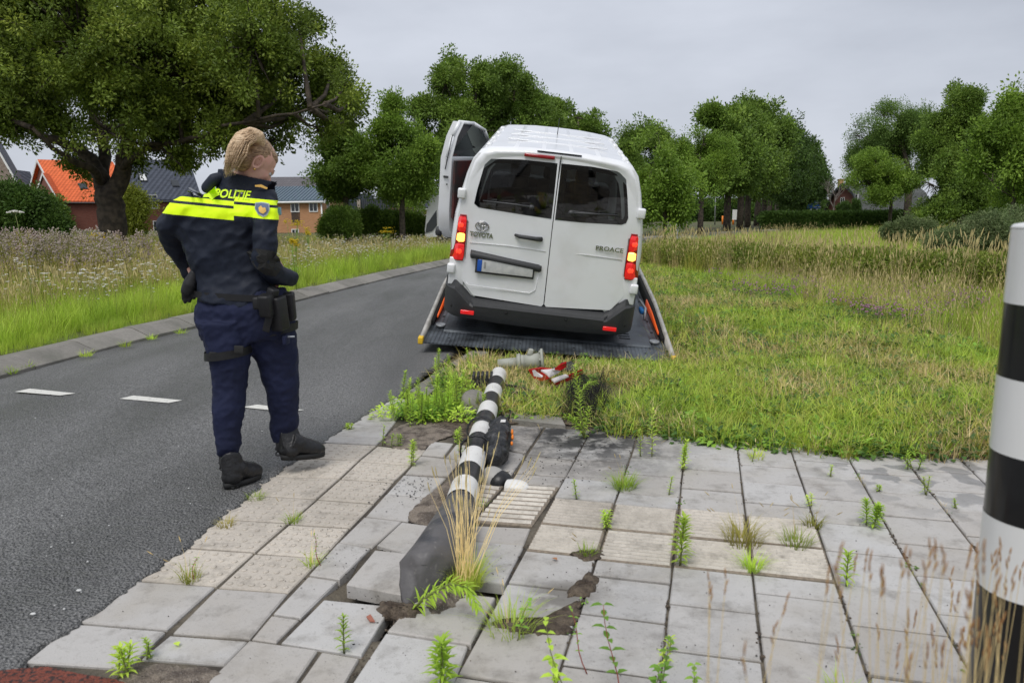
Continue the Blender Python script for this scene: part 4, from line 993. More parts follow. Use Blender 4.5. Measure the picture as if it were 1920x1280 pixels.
def tilemat(name, col, across, rough=.6):
    """rows of roof tiles: colour steps and relief along the slope"""
    m = bpy.data.materials.new(name); m.use_nodes = True; t = m.node_tree; L = t.links.new; p = t.nodes['Principled BSDF']
    g = _n(t, 'ShaderNodeNewGeometry').outputs['Position']
    w1 = _n(t, 'ShaderNodeTexWave', wave_type='BANDS', bands_direction='Z'); w1.inputs['Scale'].default_value = 1.15; L(g, w1.inputs[0]); w1.wave_profile = 'SAW'
    w2 = _n(t, 'ShaderNodeTexWave', wave_type='BANDS', bands_direction='X'); w2.inputs['Scale'].default_value = 1.0; L(g, w2.inputs[0])
    nz_ = _n(t, 'ShaderNodeTexNoise'); nz_.inputs['Scale'].default_value = 1.6; nz_.inputs['Detail'].default_value = 6; L(g, nz_.inputs['Vector'])
    ad = _n(t, 'ShaderNodeMath', operation='ADD'); L(w1.outputs['Fac'], ad.inputs[0]); L(w2.outputs['Fac'], ad.inputs[1])
    b_ = _n(t, 'ShaderNodeBump'); b_.inputs['Distance'].default_value = .05; b_.inputs['Strength'].default_value = .8; L(ad.outputs[0], b_.inputs['Height']); L(b_.outputs[0], p.inputs['Normal'])
    mr = _n(t, 'ShaderNodeMapRange'); mr.inputs[2].default_value = 2.0; mr.inputs[3].default_value = .72; mr.inputs[4].default_value = 1.15; L(ad.outputs[0], mr.inputs[0])
    m2 = _n(t, 'ShaderNodeMapRange'); m2.inputs[1].default_value = .3; m2.inputs[2].default_value = .7; m2.inputs[3].default_value = .85; m2.inputs[4].default_value = 1.15; L(nz_.outputs['Fac'], m2.inputs[0])
    mu = _n(t, 'ShaderNodeMath', operation='MULTIPLY'); L(mr.outputs[0], mu.inputs[0]); L(m2.outputs[0], mu.inputs[1])
    hs = _n(t, 'ShaderNodeHueSaturation'); hs.inputs['Color'].default_value = (*col, 1); L(mu.outputs[0], hs.inputs['Value']); L(hs.outputs[0], p.inputs['Base Color']); p.inputs['Roughness'].default_value = rough; p.inputs['Specular IOR Level'].default_value = .2
    return m
m_brick_red = brickmat('red_brick', (.17, .055, .038), (.23, .08, .055), (.16, .12, .10))
m_brick_orange = brickmat('orange_brick', (.42, .21, .10), (.50, .26, .13), (.36, .24, .15))
m_brick_brown = brickmat('brown_brick', (.20, .15, .12), (.30, .24, .20), (.2, .18, .16))
m_brick_farm = brickmat('farm_brick', (.15, .055, .04), (.19, .075, .055), (.12, .09, .08))
m_tile_or = tilemat('orange_tiles', (.74, .16, .055), 1)
m_tile_gr = tilemat('grey_tiles', (.085, .095, .12), 1)
m_tile_gr2 = tilemat('brown_grey_tiles', (.125, .115, .12), 1)
m_barnroof = tilemat('barn_roof_sheet', (.10, .105, .10), 1, .9)
m_zinc = mat('zinc_roof', (.13, .18, .22), .45, metal=.3, var=.1, vscale=2)
m_clad = mat('dark_cladding', (.05, .065, .085), .6, var=.15, vscale=2)
m_wht = mat('white_trim', (.75, .75, .73), .5, var=.05)
m_beige = mat('beige_render', (.40, .35, .29), .85, var=.1)
m_pane = mat('window_glass', (.03, .035, .04), .08, spec=.8)
m_dkgrey = mat('dark_grey_metal', (.06, .065, .07), .5)
m_rail = mat('brown_railing', (.12, .06, .045), .6)

def window(parent, P, ex, n, w, h, nm='window', bars=1, m=None):
    """P: lower left corner on the wall (parent space); ex: unit along wall; n: outward"""
    ez = Vector((0, 0, 1)); mb = MB(); f = .07
    def bar(a, b_, c, d):
        p0 = P + ex * a + ez * c; vs = [p0, P + ex * b_ + ez * c, P + ex * b_ + ez * d, P + ex * a + ez * d]
        mb.prism([v - n * .02 for v in vs], n * .08)
    bar(0, w, 0, f); bar(0, w, h - f, h); bar(0, f, f, h - f); bar(w - f, w, f, h - f)
    for k in range(bars):
        c = w * (k + 1) / (bars + 1); bar(c - f * .4, c + f * .4, f, h - f)
    wo_ = mb.build(nm, m or m_wht, parent)
    pb = MB(); pb.prism([P + ex * a + ez * c + n * .005 for a, c in ((f, f), (w - f, f), (w - f, h - f), (f, h - f))], n * .02)
    pb.build('pane', m_pane, wo_); return wo_
def house(name, label, A, B, C, ye, yr, mw, mr_, wins=(), barge=True, z0=-.6, over=.35, group=None, roof_over=None, cat='house', skyl=()):
    """gable over side AB, eave over BC. A,B,C: (px, Y)"""
    a, b_, c = (at(p, 400, Y) for p, Y in (A, B, C)); he = at(B[0], ye, B[1]).z
    m1 = (A[0] + B[0]) / 2; hr = at(m1, yr, (A[1] + B[1]) / 2).z
    for v in (a, b_, c): v.z = 0
    d = a + c - b_; root = empty(name, (b_.x, b_.y, 0), label=label, cat=cat, group=group)
    o = b_.copy(); a, b_, c, d = a - o, Vector((0, 0, 0)), c - o, d - o
    Z = lambda p, z: Vector((p.x, p.y, z))
    r1, r2 = (a + b_) / 2, (d + c) / 2
    vs = [Z(a, z0), Z(b_, z0), Z(c, z0), Z(d, z0), Z(a, he), Z(b_, he), Z(c, he), Z(d, he), Z(r1, hr - .12), Z(r2, hr - .12)]
    MB()._add(vs, [(0, 1, 5, 8, 4), (1, 2, 6, 5), (2, 3, 7, 9, 6), (3, 0, 4, 7), (5, 6, 9, 8), (4, 8, 9, 7)]).build('wall', mw, root)
    # roof slabs with overhang
    ex = (c - b_).normalized(); ey = (b_ - a).normalized(); th = .18
    rf = None
    mb = MB()
    for s, e0, e1 in ((1, b_, c), (-1, a, d)):
        slope = (Z(e0, he) - Z(r1, hr)); sl = slope.normalized() * over
        q = [Z(r1, hr) - ex * over, Z(r2, hr) + ex * over, Z(e1, he) + sl + ex * over, Z(e0, he) + sl - ex * over]
        mb.prism(q if s > 0 else q[::-1], (0, 0, th))
    rf = mb.build('roof', mr_, root)
    if barge:
        mb = MB()
        for e0 in (b_, a):
            sl = (Z(e0, he) - Z(r1, hr)).normalized() * over
            p0 = Z(r1, hr) - ex * (over + .04); p1 = Z(e0, he) + sl - ex * (over + .04)
            mb.prism([p0 + Vector((0, 0, .24)), p1 + Vector((0, 0, .24)), p1 - Vector((0, 0, .12)), p0 - Vector((0, 0, .12))], -ex * .05)
        mb.build('bargeboard', m_wht, root)
        g = MB(); sl = (Z(b_, he) - Z(r1, hr)).normalized() * (over + .08); g.tube([Z(b_, he) + sl - ex * over, Z(c, he) + sl + ex * over], .09, 6); g.build('gutter', m_dkgrey if mw is m_brick_red else m_wht, root)
    for side, u, z, w, h, bars in wins:    # u in metres from B along the side
        e = ex if side == 'BC' else -ey; n = Vector((e.y, -e.x, 0)); 
        if n.dot(Vector((-o.x, -o.y, 0))) < 0: n = -n
        window(root, e * u + Vector((0, 0, z)), e, n, w, h, bars=bars)
    for u, t_, w, h in skyl:     # roof windows on the BC slope
        p = Z(r1, hr + th).lerp(Z(b_, he + th), t_) + ex * u; sl = (Z(b_, he) - Z(r1, hr)).normalized(); nn = ex.cross(sl); nn = nn if nn.z > 0 else -nn
        q = [p, p + ex * w, p + ex * w + sl * h, p + sl * h]; wo_ = MB().prism(q, nn * .12).build('window', m_dkgrey, root)
        i_ = .08; MB().prism([v + nn * .12 for v in (p + ex * i_ + sl * i_, p + ex * (w - i_) + sl * i_, p + ex * (w - i_) + sl * (h - i_), p + ex * i_ + sl * (h - i_))], nn * .02).build('pane', m_wht if u < 2 else m_pane, wo_)
    return root, (a, b_, c, d, he, hr, ex, ey)
h1, g1 = house('house', 'brick house with bright orange tiled roof, left of the oak trunk', (58, 96), (119, 88), (250, 92), 376, 302, m_brick_red, m_tile_or,
               [('AB', 3.2, 4.6, .9, 1.4, 0), ('BC', 8.2, 3.6, 1.0, 1.6, 1), ('BC', 9.5, .2, 3.4, 1.1, 2), ('BC', 6.4, -.4, 2.2, 1.6, 2)], skyl=((4.4, .35, .9, 1.1), (2.4, .62, .8, 1.0)))
h2, g2 = house('house', 'red brick house with dark grey tiled roof, seen right of the oak trunk', (232, 84), (257, 77), (375, 83), 372, 300, m_brick_red, m_tile_gr,
               [('BC', 1.1, 2.3, 1.2, 1.4, 1), ('BC', 1.6, -.5, 1.6, 1.6, 1), ('BC', 4.8, -.4, 1.0, 1.6, 0)], skyl=((.9, .42, .8, 1.1), (4.4, .55, .8, 1.0)))
# projecting white-edged gable on the orange-roofed house
hg, _ = house('house', 'small front gable in brick with white edges below the orange roof', (66, 90.5), (112, 85.5), (122, 87.6), 376, 327, m_brick_red, m_tile_or, [('AB', 1.6, 2.4, .7, 1.3, 0)], over=.2)
h3, g3 = house('house', 'brown brick house with a white-edged gable, cut off by the left edge of the picture', (-90, 62), (42, 60), (60, 74), 352, 205, m_brick_brown, m_tile_gr, [], over=.4)
h3b, _ = house('house', 'low dark-roofed house between the brown gable and the orange roof', (20, 99), (40, 92), (74, 97), 388, 320, m_brick_red, m_tile_gr, [], barge=False)
h4, g4 = house('house', 'orange brick house with a seamed blue-grey metal roof, right of the officer', (652, 72), (604, 62), (470, 64), 377, 352, m_brick_orange, m_zinc,
               [('BC', .35, 3.0 - 1.25, .8, .85, 1), ('BC', 2.05, 1.75, .8, .85, 1), ('AB', 1.6, 1.6, .9, 1.1, 1), ('BC', 2.2, -.6, .7, 1.0, 1)], over=.25)
# standing seams of the metal roof
a, b_, c, d, he, hr, ex, ey = g4; r1, r2 = (a + b_) / 2, (d + c) / 2; n_ = 20
for k in range(n_):
    u = k / n_; p0 = Vector(((r1.lerp(r2, u)).x, (r1.lerp(r2, u)).y, hr + .18)); q_ = b_.lerp(c, u); p1 = Vector((q_.x, q_.y, he + .18)); p1 += (p1 - p0).normalized() * .25
    MB().prism([p0, p0 + ex * .05, p1 + ex * .05, p1], (0, 0, .07)).build('roof_seam', m_zinc, h4)
MB().prism([b_ + ex * 2.05 + Vector((0, 0, z)) for z in (.9,)] + [b_ + ex * 2.85 + Vector((0, 0, .9)), b_ + ex * 2.85 + Vector((0, 0, 1.75)), b_ + ex * 2.05 + Vector((0, 0, 1.75))], Vector((ex.y, -ex.x, 0)) * .04 * (-1 if ex.x > 0 else 1)).build('wall_panel', m_dkgrey, h4)
MB().tube([b_ + Vector((0, -.12, -.5)), b_ + Vector((0, -.12, he))], .07, 6).build('downpipe', m_wht, h4)
h5, _ = house('house', 'long house with brown-grey tiled roof behind the metal-roofed one', (655, 95), (640, 84), (495, 84), 358, 334, m_brick_red, m_tile_gr2, [], barge=False)
# dark clad building with a brown balcony
B = at(690, 400, 70); root = empty('apartment_block', (B.x, 70, 0), label='flat-roofed block with dark blue-grey vertical cladding behind the hedge', cat='building'); O = Vector((B.x, 70, 0))
def pbox(x0, x1, y0, y1, Y, dep, nm, m, par, org):
    a = at(x0, y1, Y) - org; b2 = at(x1, y0, Y) - org; z0 = -.5 if y1 > 425 else a.z
    return MB().box(((a.x + b2.x) / 2, (Y - org.y) + dep / 2, (z0 + b2.z) / 2), (b2.x - a.x, dep, b2.z - z0)).build(nm, m, par)
pbox(650, 672, 362, 430, 70.4, 8, 'wall', m_clad, root, O); pbox(674, 730, 372, 430, 70, 8, 'wall', m_clad, root, O); pbox(671.5, 675, 374, 430, 69.7, .6, 'pillar', m_beige, root, O)
for k in range(14): pbox(676 + 3.9 * k, 676.7 + 3.9 * k, 373, 404, 69.94, .1, 'cladding_board', m_dkgrey, root, O)
pbox(728, 780, 374, 430, 71, 7, 'wall', m_beige, root, O); pbox(733, 742, 376, 391, 70.9, .15, 'door', m_dkgrey, root, O)
pbox(729, 776, 389, 403, 69.2, .08, 'balcony_rail', m_rail, root, O); pbox(728, 777, 402.5, 405, 69.2, 1.8, 'balcony_floor', m_beige, root, O)
for k in range(5): pbox(731 + k * 10.6, 731.8 + k * 10.6, 388, 403, 69.1, .12, 'railing_post', m_dkgrey, root, O)
h6, _ = house('house', 'white-edged brick gable house with dark roof, left of the open van door', (757, 80), (792, 77), (835, 82), 387, 352, m_brick_orange, m_tile_gr, [('BC', .5, .2, 1.2, 1.3, 1)], skyl=((.6, .5, .7, 1.0),))
# white vehicle half hidden by the open door
O = at(806, 430, 34); O.z = 0; root = empty('parked_van', O, label='white vehicle mostly hidden behind the open van door, by the hedge', cat='van')
def vx(pts, w, M0=(0, 0, 0)): return MB().prism([Vector((x, 0, z)) + Vector(M0) for x, z in pts], (0, w, 0))
vx([(-.22, .75), (-.12, 1.55), (.1, 2.25), (1.9, 2.3), (1.9, .45), (-.2, .45)], 1.9).build('body', m_wht, root)
MB().prism([(-.13, -.01, 1.0), (.32, -.01, 1.62), (.32, -.01, .95), (.1, -.01, .7), (-.2, -.01, .62)], (0, -.03, 0)).build('side_panel', m_dkgrey, root)
for y in (.1, 1.6):
    MB().lathe([(0, -.1), (.32, -.1), (.34, -.06), (.34, .06), (.32, .1), (0, .1)], (0, 0, 0), 14, Matrix.Translation((.6, y, .34)) @ Matrix.Rotation(PI / 2, 4, 'X')).build('wheel', mat('dark_rubber', (.02, .02, .02), .8), root)
# --- the farmhouse
A, Bc, Cc = at(1551, 400, 112), at(1611, 400, 104), at(1742, 400, 110)
for v in (A, Bc, Cc): v.z = 0
O = Bc.copy(); A -= O; Cc -= O; Bv = Vector((0, 0, 0)); D = A + Cc
root = empty('farmhouse', O, label='brick farmhouse with curved gable and long grey barn roof behind the hedge', cat='farmhouse')
zs = lambda y: at(1590, y, 108).z
pr = [(0, -.6), (0, zs(391)), (.04, zs(384)), (.17, zs(365)), (.33, zs(355)), (.5, zs(346.5)), (.67, zs(355)), (.83, zs(365)), (.96, zs(384)), (1, zs(391)), (1, -.6)]
mb = MB(); rings = [[(Bv if k else Bv).lerp(A, t_) + (Cc * k) + Vector((0, 0, z - (.15 if z > 3 else 0))) for t_, z in pr] for k in (0, 1)]
mb.loft(rings, closed=True, smooth=False).build('wall', m_brick_farm, root)
mb = MB(); exf = Cc.normalized(); po = [(-.06, zs(398))] + pr[2:-2] + [(1.06, zs(398))]
rings = [[Bv.lerp(A, t_) + Vector((0, 0, z + dz)) + (Cc + exf * .4 if k else -exf * .35) for t_, z, dz in [(t_, z, .25) for t_, z in po] + [(t_, z, 0) for t_, z in po[::-1]]] for k in (0, 1)]
rf = mb.loft(rings, closed=True, smooth=False).build('roof', m_barnroof, root)
MB().box((*(A * .62).xy, zs(344)), (.6, .6, 1.3)).build('chimney', m_brick_orange, rf)
mb = MB(); rings = [[p - exf * (.36 + .06 * k) + Vector((0, 0, -.02)) for p in [Bv.lerp(A, t_) + Vector((0, 0, z + dz)) for t_, z, dz in [(t_, z, .3) for t_, z in po] + [(t_, z, -.12) for t_, z in po[::-1]]]] for k in (0, 1)]
mb.loft(rings, closed=True, smooth=False).build('bargeboard', m_dkgrey, rf)
eg = A.normalized(); ng_ = Vector((eg.y, -eg.x, 0)); ng_ = ng_ if ng_.dot(Vector((-O.x, -O.y, 0))) > 0 else -ng_
window(root, eg * (A.length * .46) + Vector((0, 0, zs(384))), eg, ng_, 1.0, zs(370) - zs(384), bars=1); window(root, eg * .5 + Vector((0, 0, zs(376))), eg, ng_, .6, .8, bars=0)
exn = Vector((exf.y, -exf.x, 0)); exn = exn if exn.dot(Vector((-O.x, -O.y, 0))) > 0 else -exn
for u in (1.7, 4.5): window(root, exf * u + Vector((0, 0, .5)), exf, exn, 1.2, .8, bars=3)
bush('bush', 'round dark bush against the farmhouse gable', 100, [(1582, 388, 8), (1592, 392, 9)], 'dark', 300, seed=11, size=.8)
bush('cypress', 'narrow dark column-shaped tree at the farmhouse corner', 98, [(1606, 380, 4), (1606, 388, 5), (1606, 396, 5)], 'dark', 300, seed=12, size=.7, cat='tree')
# --- signs, masts and small far things
m_blue = mat('sign_blue', (.015, .13, .55), .5); m_steel = mat('galvanised_steel', (.33, .34, .35), .45, metal=.6, var=.1); m_orange = mat('orange_plastic', (.8, .22, .02), .5)
def board(px0, px1, py0, py1, Y, m, par, O, th=.06, nm='panel'):
    a = at(px0, py1, Y) - O; b2 = at(px1, py0, Y) - O
    return MB().box(((a.x + b2.x) / 2, Y - O.y, (a.z + b2.z) / 2), (b2.x - a.x, th, b2.z - a.z)).build(nm, m, par)
O = at(1525, 400, 104); O.z = 0; root = empty('road_sign', O, label='blue motorway direction sign with white arrow beside the farmhouse', cat='road sign')
board(1513, 1524.5, 377, 391, 104, m_blue, root, O); board(1525, 1538, 376, 391, 104, m_blue, root, O)
for px in (1520, 1531): p = at(px, 400, 104.1) - O; MB().tube([(p.x, .1, -.3), (p.x, .1, at(px, 390, 104).z)], .09, 6).build('post', m_wht, root)
a = at(1533, 390, 103.9) - O; MB().prism([(a.x - .5, -.12, a.z + .1), (a.x + .45, -.12, a.z + .1), (a.x + .45, -.12, a.z + .18), (a.x - .5, -.12, a.z + .18)], (0, .03, 0)).build('lettering', m_wht, root)
MB().prism([(a.x - .4, -.12, a.z + .75), (a.x + .35, -.12, a.z + .4), (a.x + .35, -.12, a.z + .75)], (0, .03, 0)).build('arrow', m_wht, root)
b2 = at(1514, 381, 103.9) - O; MB().prism([(b2.x, -.12, b2.z), (b2.x + .7, -.12, b2.z), (b2.x + .7, -.12, b2.z + .2), (b2.x, -.12, b2.z + .2)], (0, .03, 0)).build('lettering', mat('sign_red', (.6, .05, .04), .5), root)
O = at(1287, 400, 60); O.z = 0; root = empty('road_sign', O, label='small blue sign high on a pole behind the bright young tree', cat='road sign')
board(1281, 1291, 320, 332, 60, m_blue, root, O); MB().tube([(0, .1, -.3), (0, .1, at(1287, 322, 60).z)], .06, 6).build('post', m_steel, root)
O = at(1271, 400, 38); O.z = 0; root = empty('sign_post', O, label='thick white post between the young tree and the roadside row', cat='post')
MB().tube([(0, 0, -.3), (0, 0, at(1271, 365, 38).z)], .075, 10).build('post', m_wht, root)
O = at(1379, 400, 92); O.z = 0; root = empty('notice_board', O, label='white notice board among the roadside tree trunks', cat='sign')
board(1373, 1384, 393, 412, 92, m_wht, root, O); MB().tube([(0, .1, -.3), (0, .1, 1.4)], .06, 6).build('post', m_steel, root)
for i, (px, yt, Y, c_) in enumerate([(1341, 372, 90, m_steel), (1398, 378, 120, m_steel), (1488, 378, 120, m_wht), (1506, 380, 118, m_wht), (1497, 386, 118, m_steel)]):
    p = at(px, 400, Y); mb = MB(); z = at(px, yt, Y).z
    mb.tube([(0, 0, -.3), (0, 0, z), (.9, 0, z + .25)], [.09, .06, .05], 6)
    root = empty('street_lamp', (p.x, Y, 0), label='distant street lamp, ' + ['just right of the first row trunk', 'behind the white notice board', 'left of the blue motorway sign', 'closest to the blue motorway sign', 'thin grey one left of the blue motorway sign'][i], cat='street lamp', group='distant street lamps')
    mb.build('pole', c_, root); MB().rbox((1.1, 0, z + .25), (.7, .2, .1), .03).build('lamp_head', m_steel, root)
for i, px in enumerate((1583, 1591, 1599)):
    p = at(px, 408, 80); o = MB().rbox((0, 0, .45), (.22, .22, 1.0), .04).build('marker_post', m_wht); o.location = (p.x, 80, 0)
    tag(o, ['leftmost', 'middle', 'rightmost'][i] + ' of the three white marker posts before the farmhouse', 'post', 'white marker posts')
for i, (px, Y) in enumerate([(1355, 100), (1375, 96)]):
    p = at(px, 408, Y); o = MB().tube([(0, 0, 0), (0, 0, 1.1)], .12, 8).build('orange_beacon', m_orange); o.location = (p.x, Y, 0)
    tag(o, ['orange beacon at the road, left of the white notice board', 'orange beacon standing under the white notice board'][i], 'beacon')
# oncoming car with one lit lamp far away
p = at(1437, 410, 100); root = empty('car', (p.x, 100, 0), label='tiny dark distant car with lit headlights between the tree trunks', cat='car')
mb = MB(); mb.rbox((0, 0, .6), (1.7, 3.8, .6), .15); mb.rbox((0, .3, 1.1), (1.4, 2.0, .55), .2); mb.build('body', mat('car_paint', (.3, .3, .32), .3), root)
m_hl = mat('headlight', (1, 1, 1), .3, emis=(1, .97, .9), estr=3)
for s in (-.6, .6): MB().ball((s, -1.92, .65), .15).build('headlight', m_hl, root)
# double armed street lamp behind the van
O = at(918, 300, 44); O.z = 0; root = empty('street_lamp', O, label='tall grey double-armed street lamp behind the white van roof', cat='street lamp')
z = at(918, 192, 44).z; MB().tube([(0, 0, -.2), (0, 0, z * .5), (0, 0, z)], [.09, .075, .05], 10).build('pole', m_steel, root)
for px, py, nx_ in ((862, 187, -1), (975, 181, 1)):
    e = at(px, py, 44) - O; MB().tube([(0, 0, z - .05), (e.x * .35, 0, z + .02), (e.x * .8, 0, e.z - .02), (e.x, 0, e.z + .02)], [.035, .03, .028, .025], 7).build('arm', m_steel, root)
    MB().rbox((0, 0, 0), (.75, .2, .07), .03, Matrix.Translation((e.x + nx_ * .12, 0, e.z + .04)) @ Matrix.Rotation(-nx_ * .12, 4, 'Y')).build('lamp_head', m_dkgrey, root)
# ================================================================== the van on the truck bed
def frame_from(vpx, slope, cx, cy, wpx, w):
    Fv = ray(*vpx); Fv = Fv / np.linalg.norm(Fv); a = np.cross(Fv, [0, 0, 1]); a /= np.linalg.norm(a); b = np.cross(a, Fv)
    dd = ray(cx, cy); dd = dd / np.linalg.norm(dd); P = CAMP + dd * (w * FPX / wpx); best = None
    for ang in np.linspace(-.3, .3, 601):
        R = a * math.cos(ang) - b * math.sin(ang); p = proj1(P - R * w / 2); q = proj1(P + R * w / 2); s = math.atan2(q[1] - p[1], q[0] - p[0])
        if best is None or abs(s - slope) < best[0]: best = (abs(s - slope), R)
    R = best[1]; U = np.cross(R, Fv)
    return P, R, Fv, U
def mtx(P, R, F, U, s=1.0):
    return Matrix(((R[0] * s, F[0] * s, U[0] * s, P[0]), (R[1] * s, F[1] * s, U[1] * s, P[1]), (R[2] * s, F[2] * s, U[2] * s, P[2]), (0, 0, 0, 1)))
m_white = mat('van_white_paint', (.83, .84, .85), .28, coat=.8, var=.02, vscale=2, col2=(.72, .72, .70), mixscale=3.5, mixlo=.5, mixhi=.85)
m_black = mat('black_plastic', (.042, .043, .045), .55, var=.12, vscale=20, bump=.15, bscale=180)
m_rub = mat('tyre_rubber', (.014, .014, .015), .8, var=.2, vscale=30)
m_seam = mat('black_trim_seam_shade', (.012, .012, .012), .9)  # black of real trim and underside parts, and painted shade in the door gap
m_chrome = mat('chrome_trim', (.45, .45, .45), .22, metal=1)
m_red = mat('lens_red', (.55, .008, .012), .12, coat=.8, emis=(.9, .02, .02), estr=.28)
m_redhot = mat('lens_red_lit', (.6, .02, .012), .12, coat=.8, emis=(1, .05, .02), estr=1.1)
m_amber = mat('indicator_lit', (1, .5, .05), .2, emis=(1, .36, .07), estr=2.6)
m_redd = mat('lens_red_dark', (.30, .004, .008), .15, coat=.8)
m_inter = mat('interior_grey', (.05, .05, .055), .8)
m_seat = mat('seat_fabric', (.14, .14, .145), .9)
m_plate = mat('plate_grey', (.52, .53, .52), .5, col2=(.62, .62, .6), mixscale=18)
m_eu = mat('plate_blue', (.02, .10, .45), .4)
def glassmat(name, tint, refl=.12, rough=.02):
    m = bpy.data.materials.new(name); m.use_nodes = True; t = m.node_tree; t.nodes.clear(); L = t.links.new
    o = _n(t, 'ShaderNodeOutputMaterial'); tr = _n(t, 'ShaderNodeBsdfTransparent'); tr.inputs[0].default_value = (*tint, 1); g = _n(t, 'ShaderNodeBsdfGlossy'); g.inputs['Roughness'].default_value = rough
    fr = _n(t, 'ShaderNodeFresnel'); fr.inputs[0].default_value = 1.5; ad = _n(t, 'ShaderNodeMath', operation='ADD'); ad.inputs[1].default_value = refl; L(fr.outputs[0], ad.inputs[0])
    mx_ = _n(t, 'ShaderNodeMixShader'); L(ad.outputs[0], mx_.inputs[0]); L(tr.outputs[0], mx_.inputs[1]); L(g.outputs[0], mx_.inputs[2]); L(mx_.outputs[0], o.inputs[0]); return m
m_tint = glassmat('tinted_glass', (.36, .38, .38), .03); m_clear = glassmat('clear_glass', (.62, .72, .68), .04)
P, R, F, U = frame_from((1042, 120), math.atan2(38, 334), 1034, 381, 341, 1.80)
VAN = mtx(P, R, F, U, .947)
van = empty('van', mat=VAN, label='white delivery van with open driver door and lit tail lamps on the tow truck bed', cat='van')
# body shell, open at the back where the doors sit
def section(y):
    base = [(.80, -1.16), (.94, -1.12), (1.00, -1.0), (1.01, -.75), (1.005, -.45), (.985, -.21), (.945, 0), (.90, .2), (.845, .36), (.77, .455), (.66, .49), (.5, .505), (.3, .52), (0, .525)]
    if y < .06: k = 1 - .035 * (1 - y / .06) ** 2; base = [(x * k, z if z < 0 else z - .03 * (1 - y / .06)) for x, z in base]
    if y > 3.0:
        top = {3.0: .50, 3.4: .40, 3.8: .10, 4.15: -.22, 4.7: -.45, 4.92: -.62}
        ks = sorted(top); tz = lerp_poly([(k, top[k]) for k in ks], y, 0, 1)
        nar = 1 - max(0, y - 4.2) * .14
        base = [(x * nar * (1 if z < tz - .1 else max(.0, 1 - .12 * (min(z, .5) - (tz - .1)))), min(z, tz - .05 * (x / 1.0) ** 2)) for x, z in base]
    full = base + [(-x, z) for x, z in base[::-1][1:]]
    return [Vector((x, y, z)) for x, z in full]
ysec = [0, .02, .06, .12, .5, 1.1, 2.0, 2.55, 2.6, 3.0, 3.3, 3.6, 3.85, 4.15, 4.45, 4.7, 4.92]
S = [section(y) for y in ysec]; n = len(S[0]); mb = MB(); base = [p for s in S for p in s]; fs = []; wf = []; dk = []
for i in range(len(S) - 1):
    for j in range(n - 1):
        f = (i * n + j, i * n + j + 1, (i + 1) * n + j + 1, (i + 1) * n + j)
        c = (base[f[0]] + base[f[2]]) / 2
        if 3.05 < c.y < 4.0 and abs(c.x) < .75 and c.z > -.15: wf.append(f)      # windscreen opening
        elif 3.0 < c.y < 3.7 and abs(c.x) > .7 and -.2 < c.z < .35 and c.x > 0: wf.append(f)
        elif 2.62 < c.y < 3.55 and c.x < -.7 and c.z < .4: dk.append(f)        # the open doorway
        else: fs.append(f)
fs.append(tuple((len(S) - 1) * n + j for j in range(n)))
fs += [(i * n, (i + 1) * n, (i + 2) * n - 1, (i + 1) * n - 1) for i in range(len(S) - 1)]
mb._add(base, fs, True); body = mb.build('body', m_white, van, auto=35)
MB()._add(base, wf, True).build('windscreen', m_clear, van)
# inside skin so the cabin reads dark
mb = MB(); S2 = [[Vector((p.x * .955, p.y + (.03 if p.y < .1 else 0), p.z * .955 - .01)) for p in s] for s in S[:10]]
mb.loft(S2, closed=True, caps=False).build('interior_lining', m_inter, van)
# the body panel the rear doors close against
s0 = section(0.0); inn0 = [Vector((p.x * .80, .012, -.1 + (p.z + .1) * .86)) for p in s0]; s00 = [Vector((p.x, -.006 if abs(p.x) > .8 else .0, p.z)) for p in s0]
MB().loft([s0, [Vector((p.x * .985, -.012, -.1 + (p.z + .1) * .985)) for p in s0], [Vector((p.x * .93, -.004, -.1 + (p.z + .1) * .95)) for p in s0], inn0], closed=False, caps=False).build('rear_frame', m_white, van)
for s in (-1, 1): MB().rbox((s * .915, .0, -.83), (.17, .03, .30), .02).build('rear_corner', m_white, van)
# roof: ribs, drip rails with white clip covers, aerial
for x in (-.42, -.14, .14, .42):
    MB().rbox((x, 1.45, .521 - abs(x) * .035), (.05, 2.7, .014), .006).build('roof_rib', m_white, van)
for y in (.75, 1.35, 1.95): MB().rbox((0, y, .523), (1.1, .04, .014), .006).build('roof_rib', m_white, van)
for s in (-1, 1):
    MB().tube([(s * .735, .12, .462), (s * .735, 1.5, .468), (s * .735, 2.9, .462)], .014, 6).build('roof_rail', m_white, van)
    for k, y in enumerate((.3, .42, .95, 1.07, 1.7, 1.82, 2.4, 2.52)): MB().rbox((s * .715, y, .482), (.05, .07, .03), .01).build('rail_clip', m_white, van)
MB().tube([(0, 1.9, .5), (0, 1.86, .72)], [.006, .003], 5).build('aerial', m_black, van)
# rear doors: ring of panel round each window
def ringdoor(side):
    sx = .035
    if side < 0: win = [(-.66, .375), (-.35, .402), (.012, .405), (.017, .1), (.018, -.155), (-.3, -.143), (-.74, -.125), (-.79, -.09), (-.77, .06), (-.72, .31)]
    else: win = [(.052, .408), (.35, .41), (.66, .39), (.715, .345), (.76, .15), (.80, -.06), (.785, -.115), (.74, -.135), (.35, -.155), (.056, -.16)]
    if side < 0: outer = [(-.79, .42), (-.35, .475), (sx - .004, .495), (sx - .003, .1), (sx, -.3), (sx + .01, -1.10), (-.72, -1.07), (-.86, -.9), (-.83, -.7), (-.83, -.28), (-.95, -.24), (-.905, .02), (-.875, .22), (-.845, .34)]
    else: outer = [(sx + .008, .497), (.35, .482), (.79, .42), (.845, .34), (.88, .2), (.915, .02), (.955, -.23), (.835, -.27), (.845, -.7), (.88, -.9), (.76, -1.06), (sx + .02, -1.10), (sx + .008, -.3)]
    return win, outer
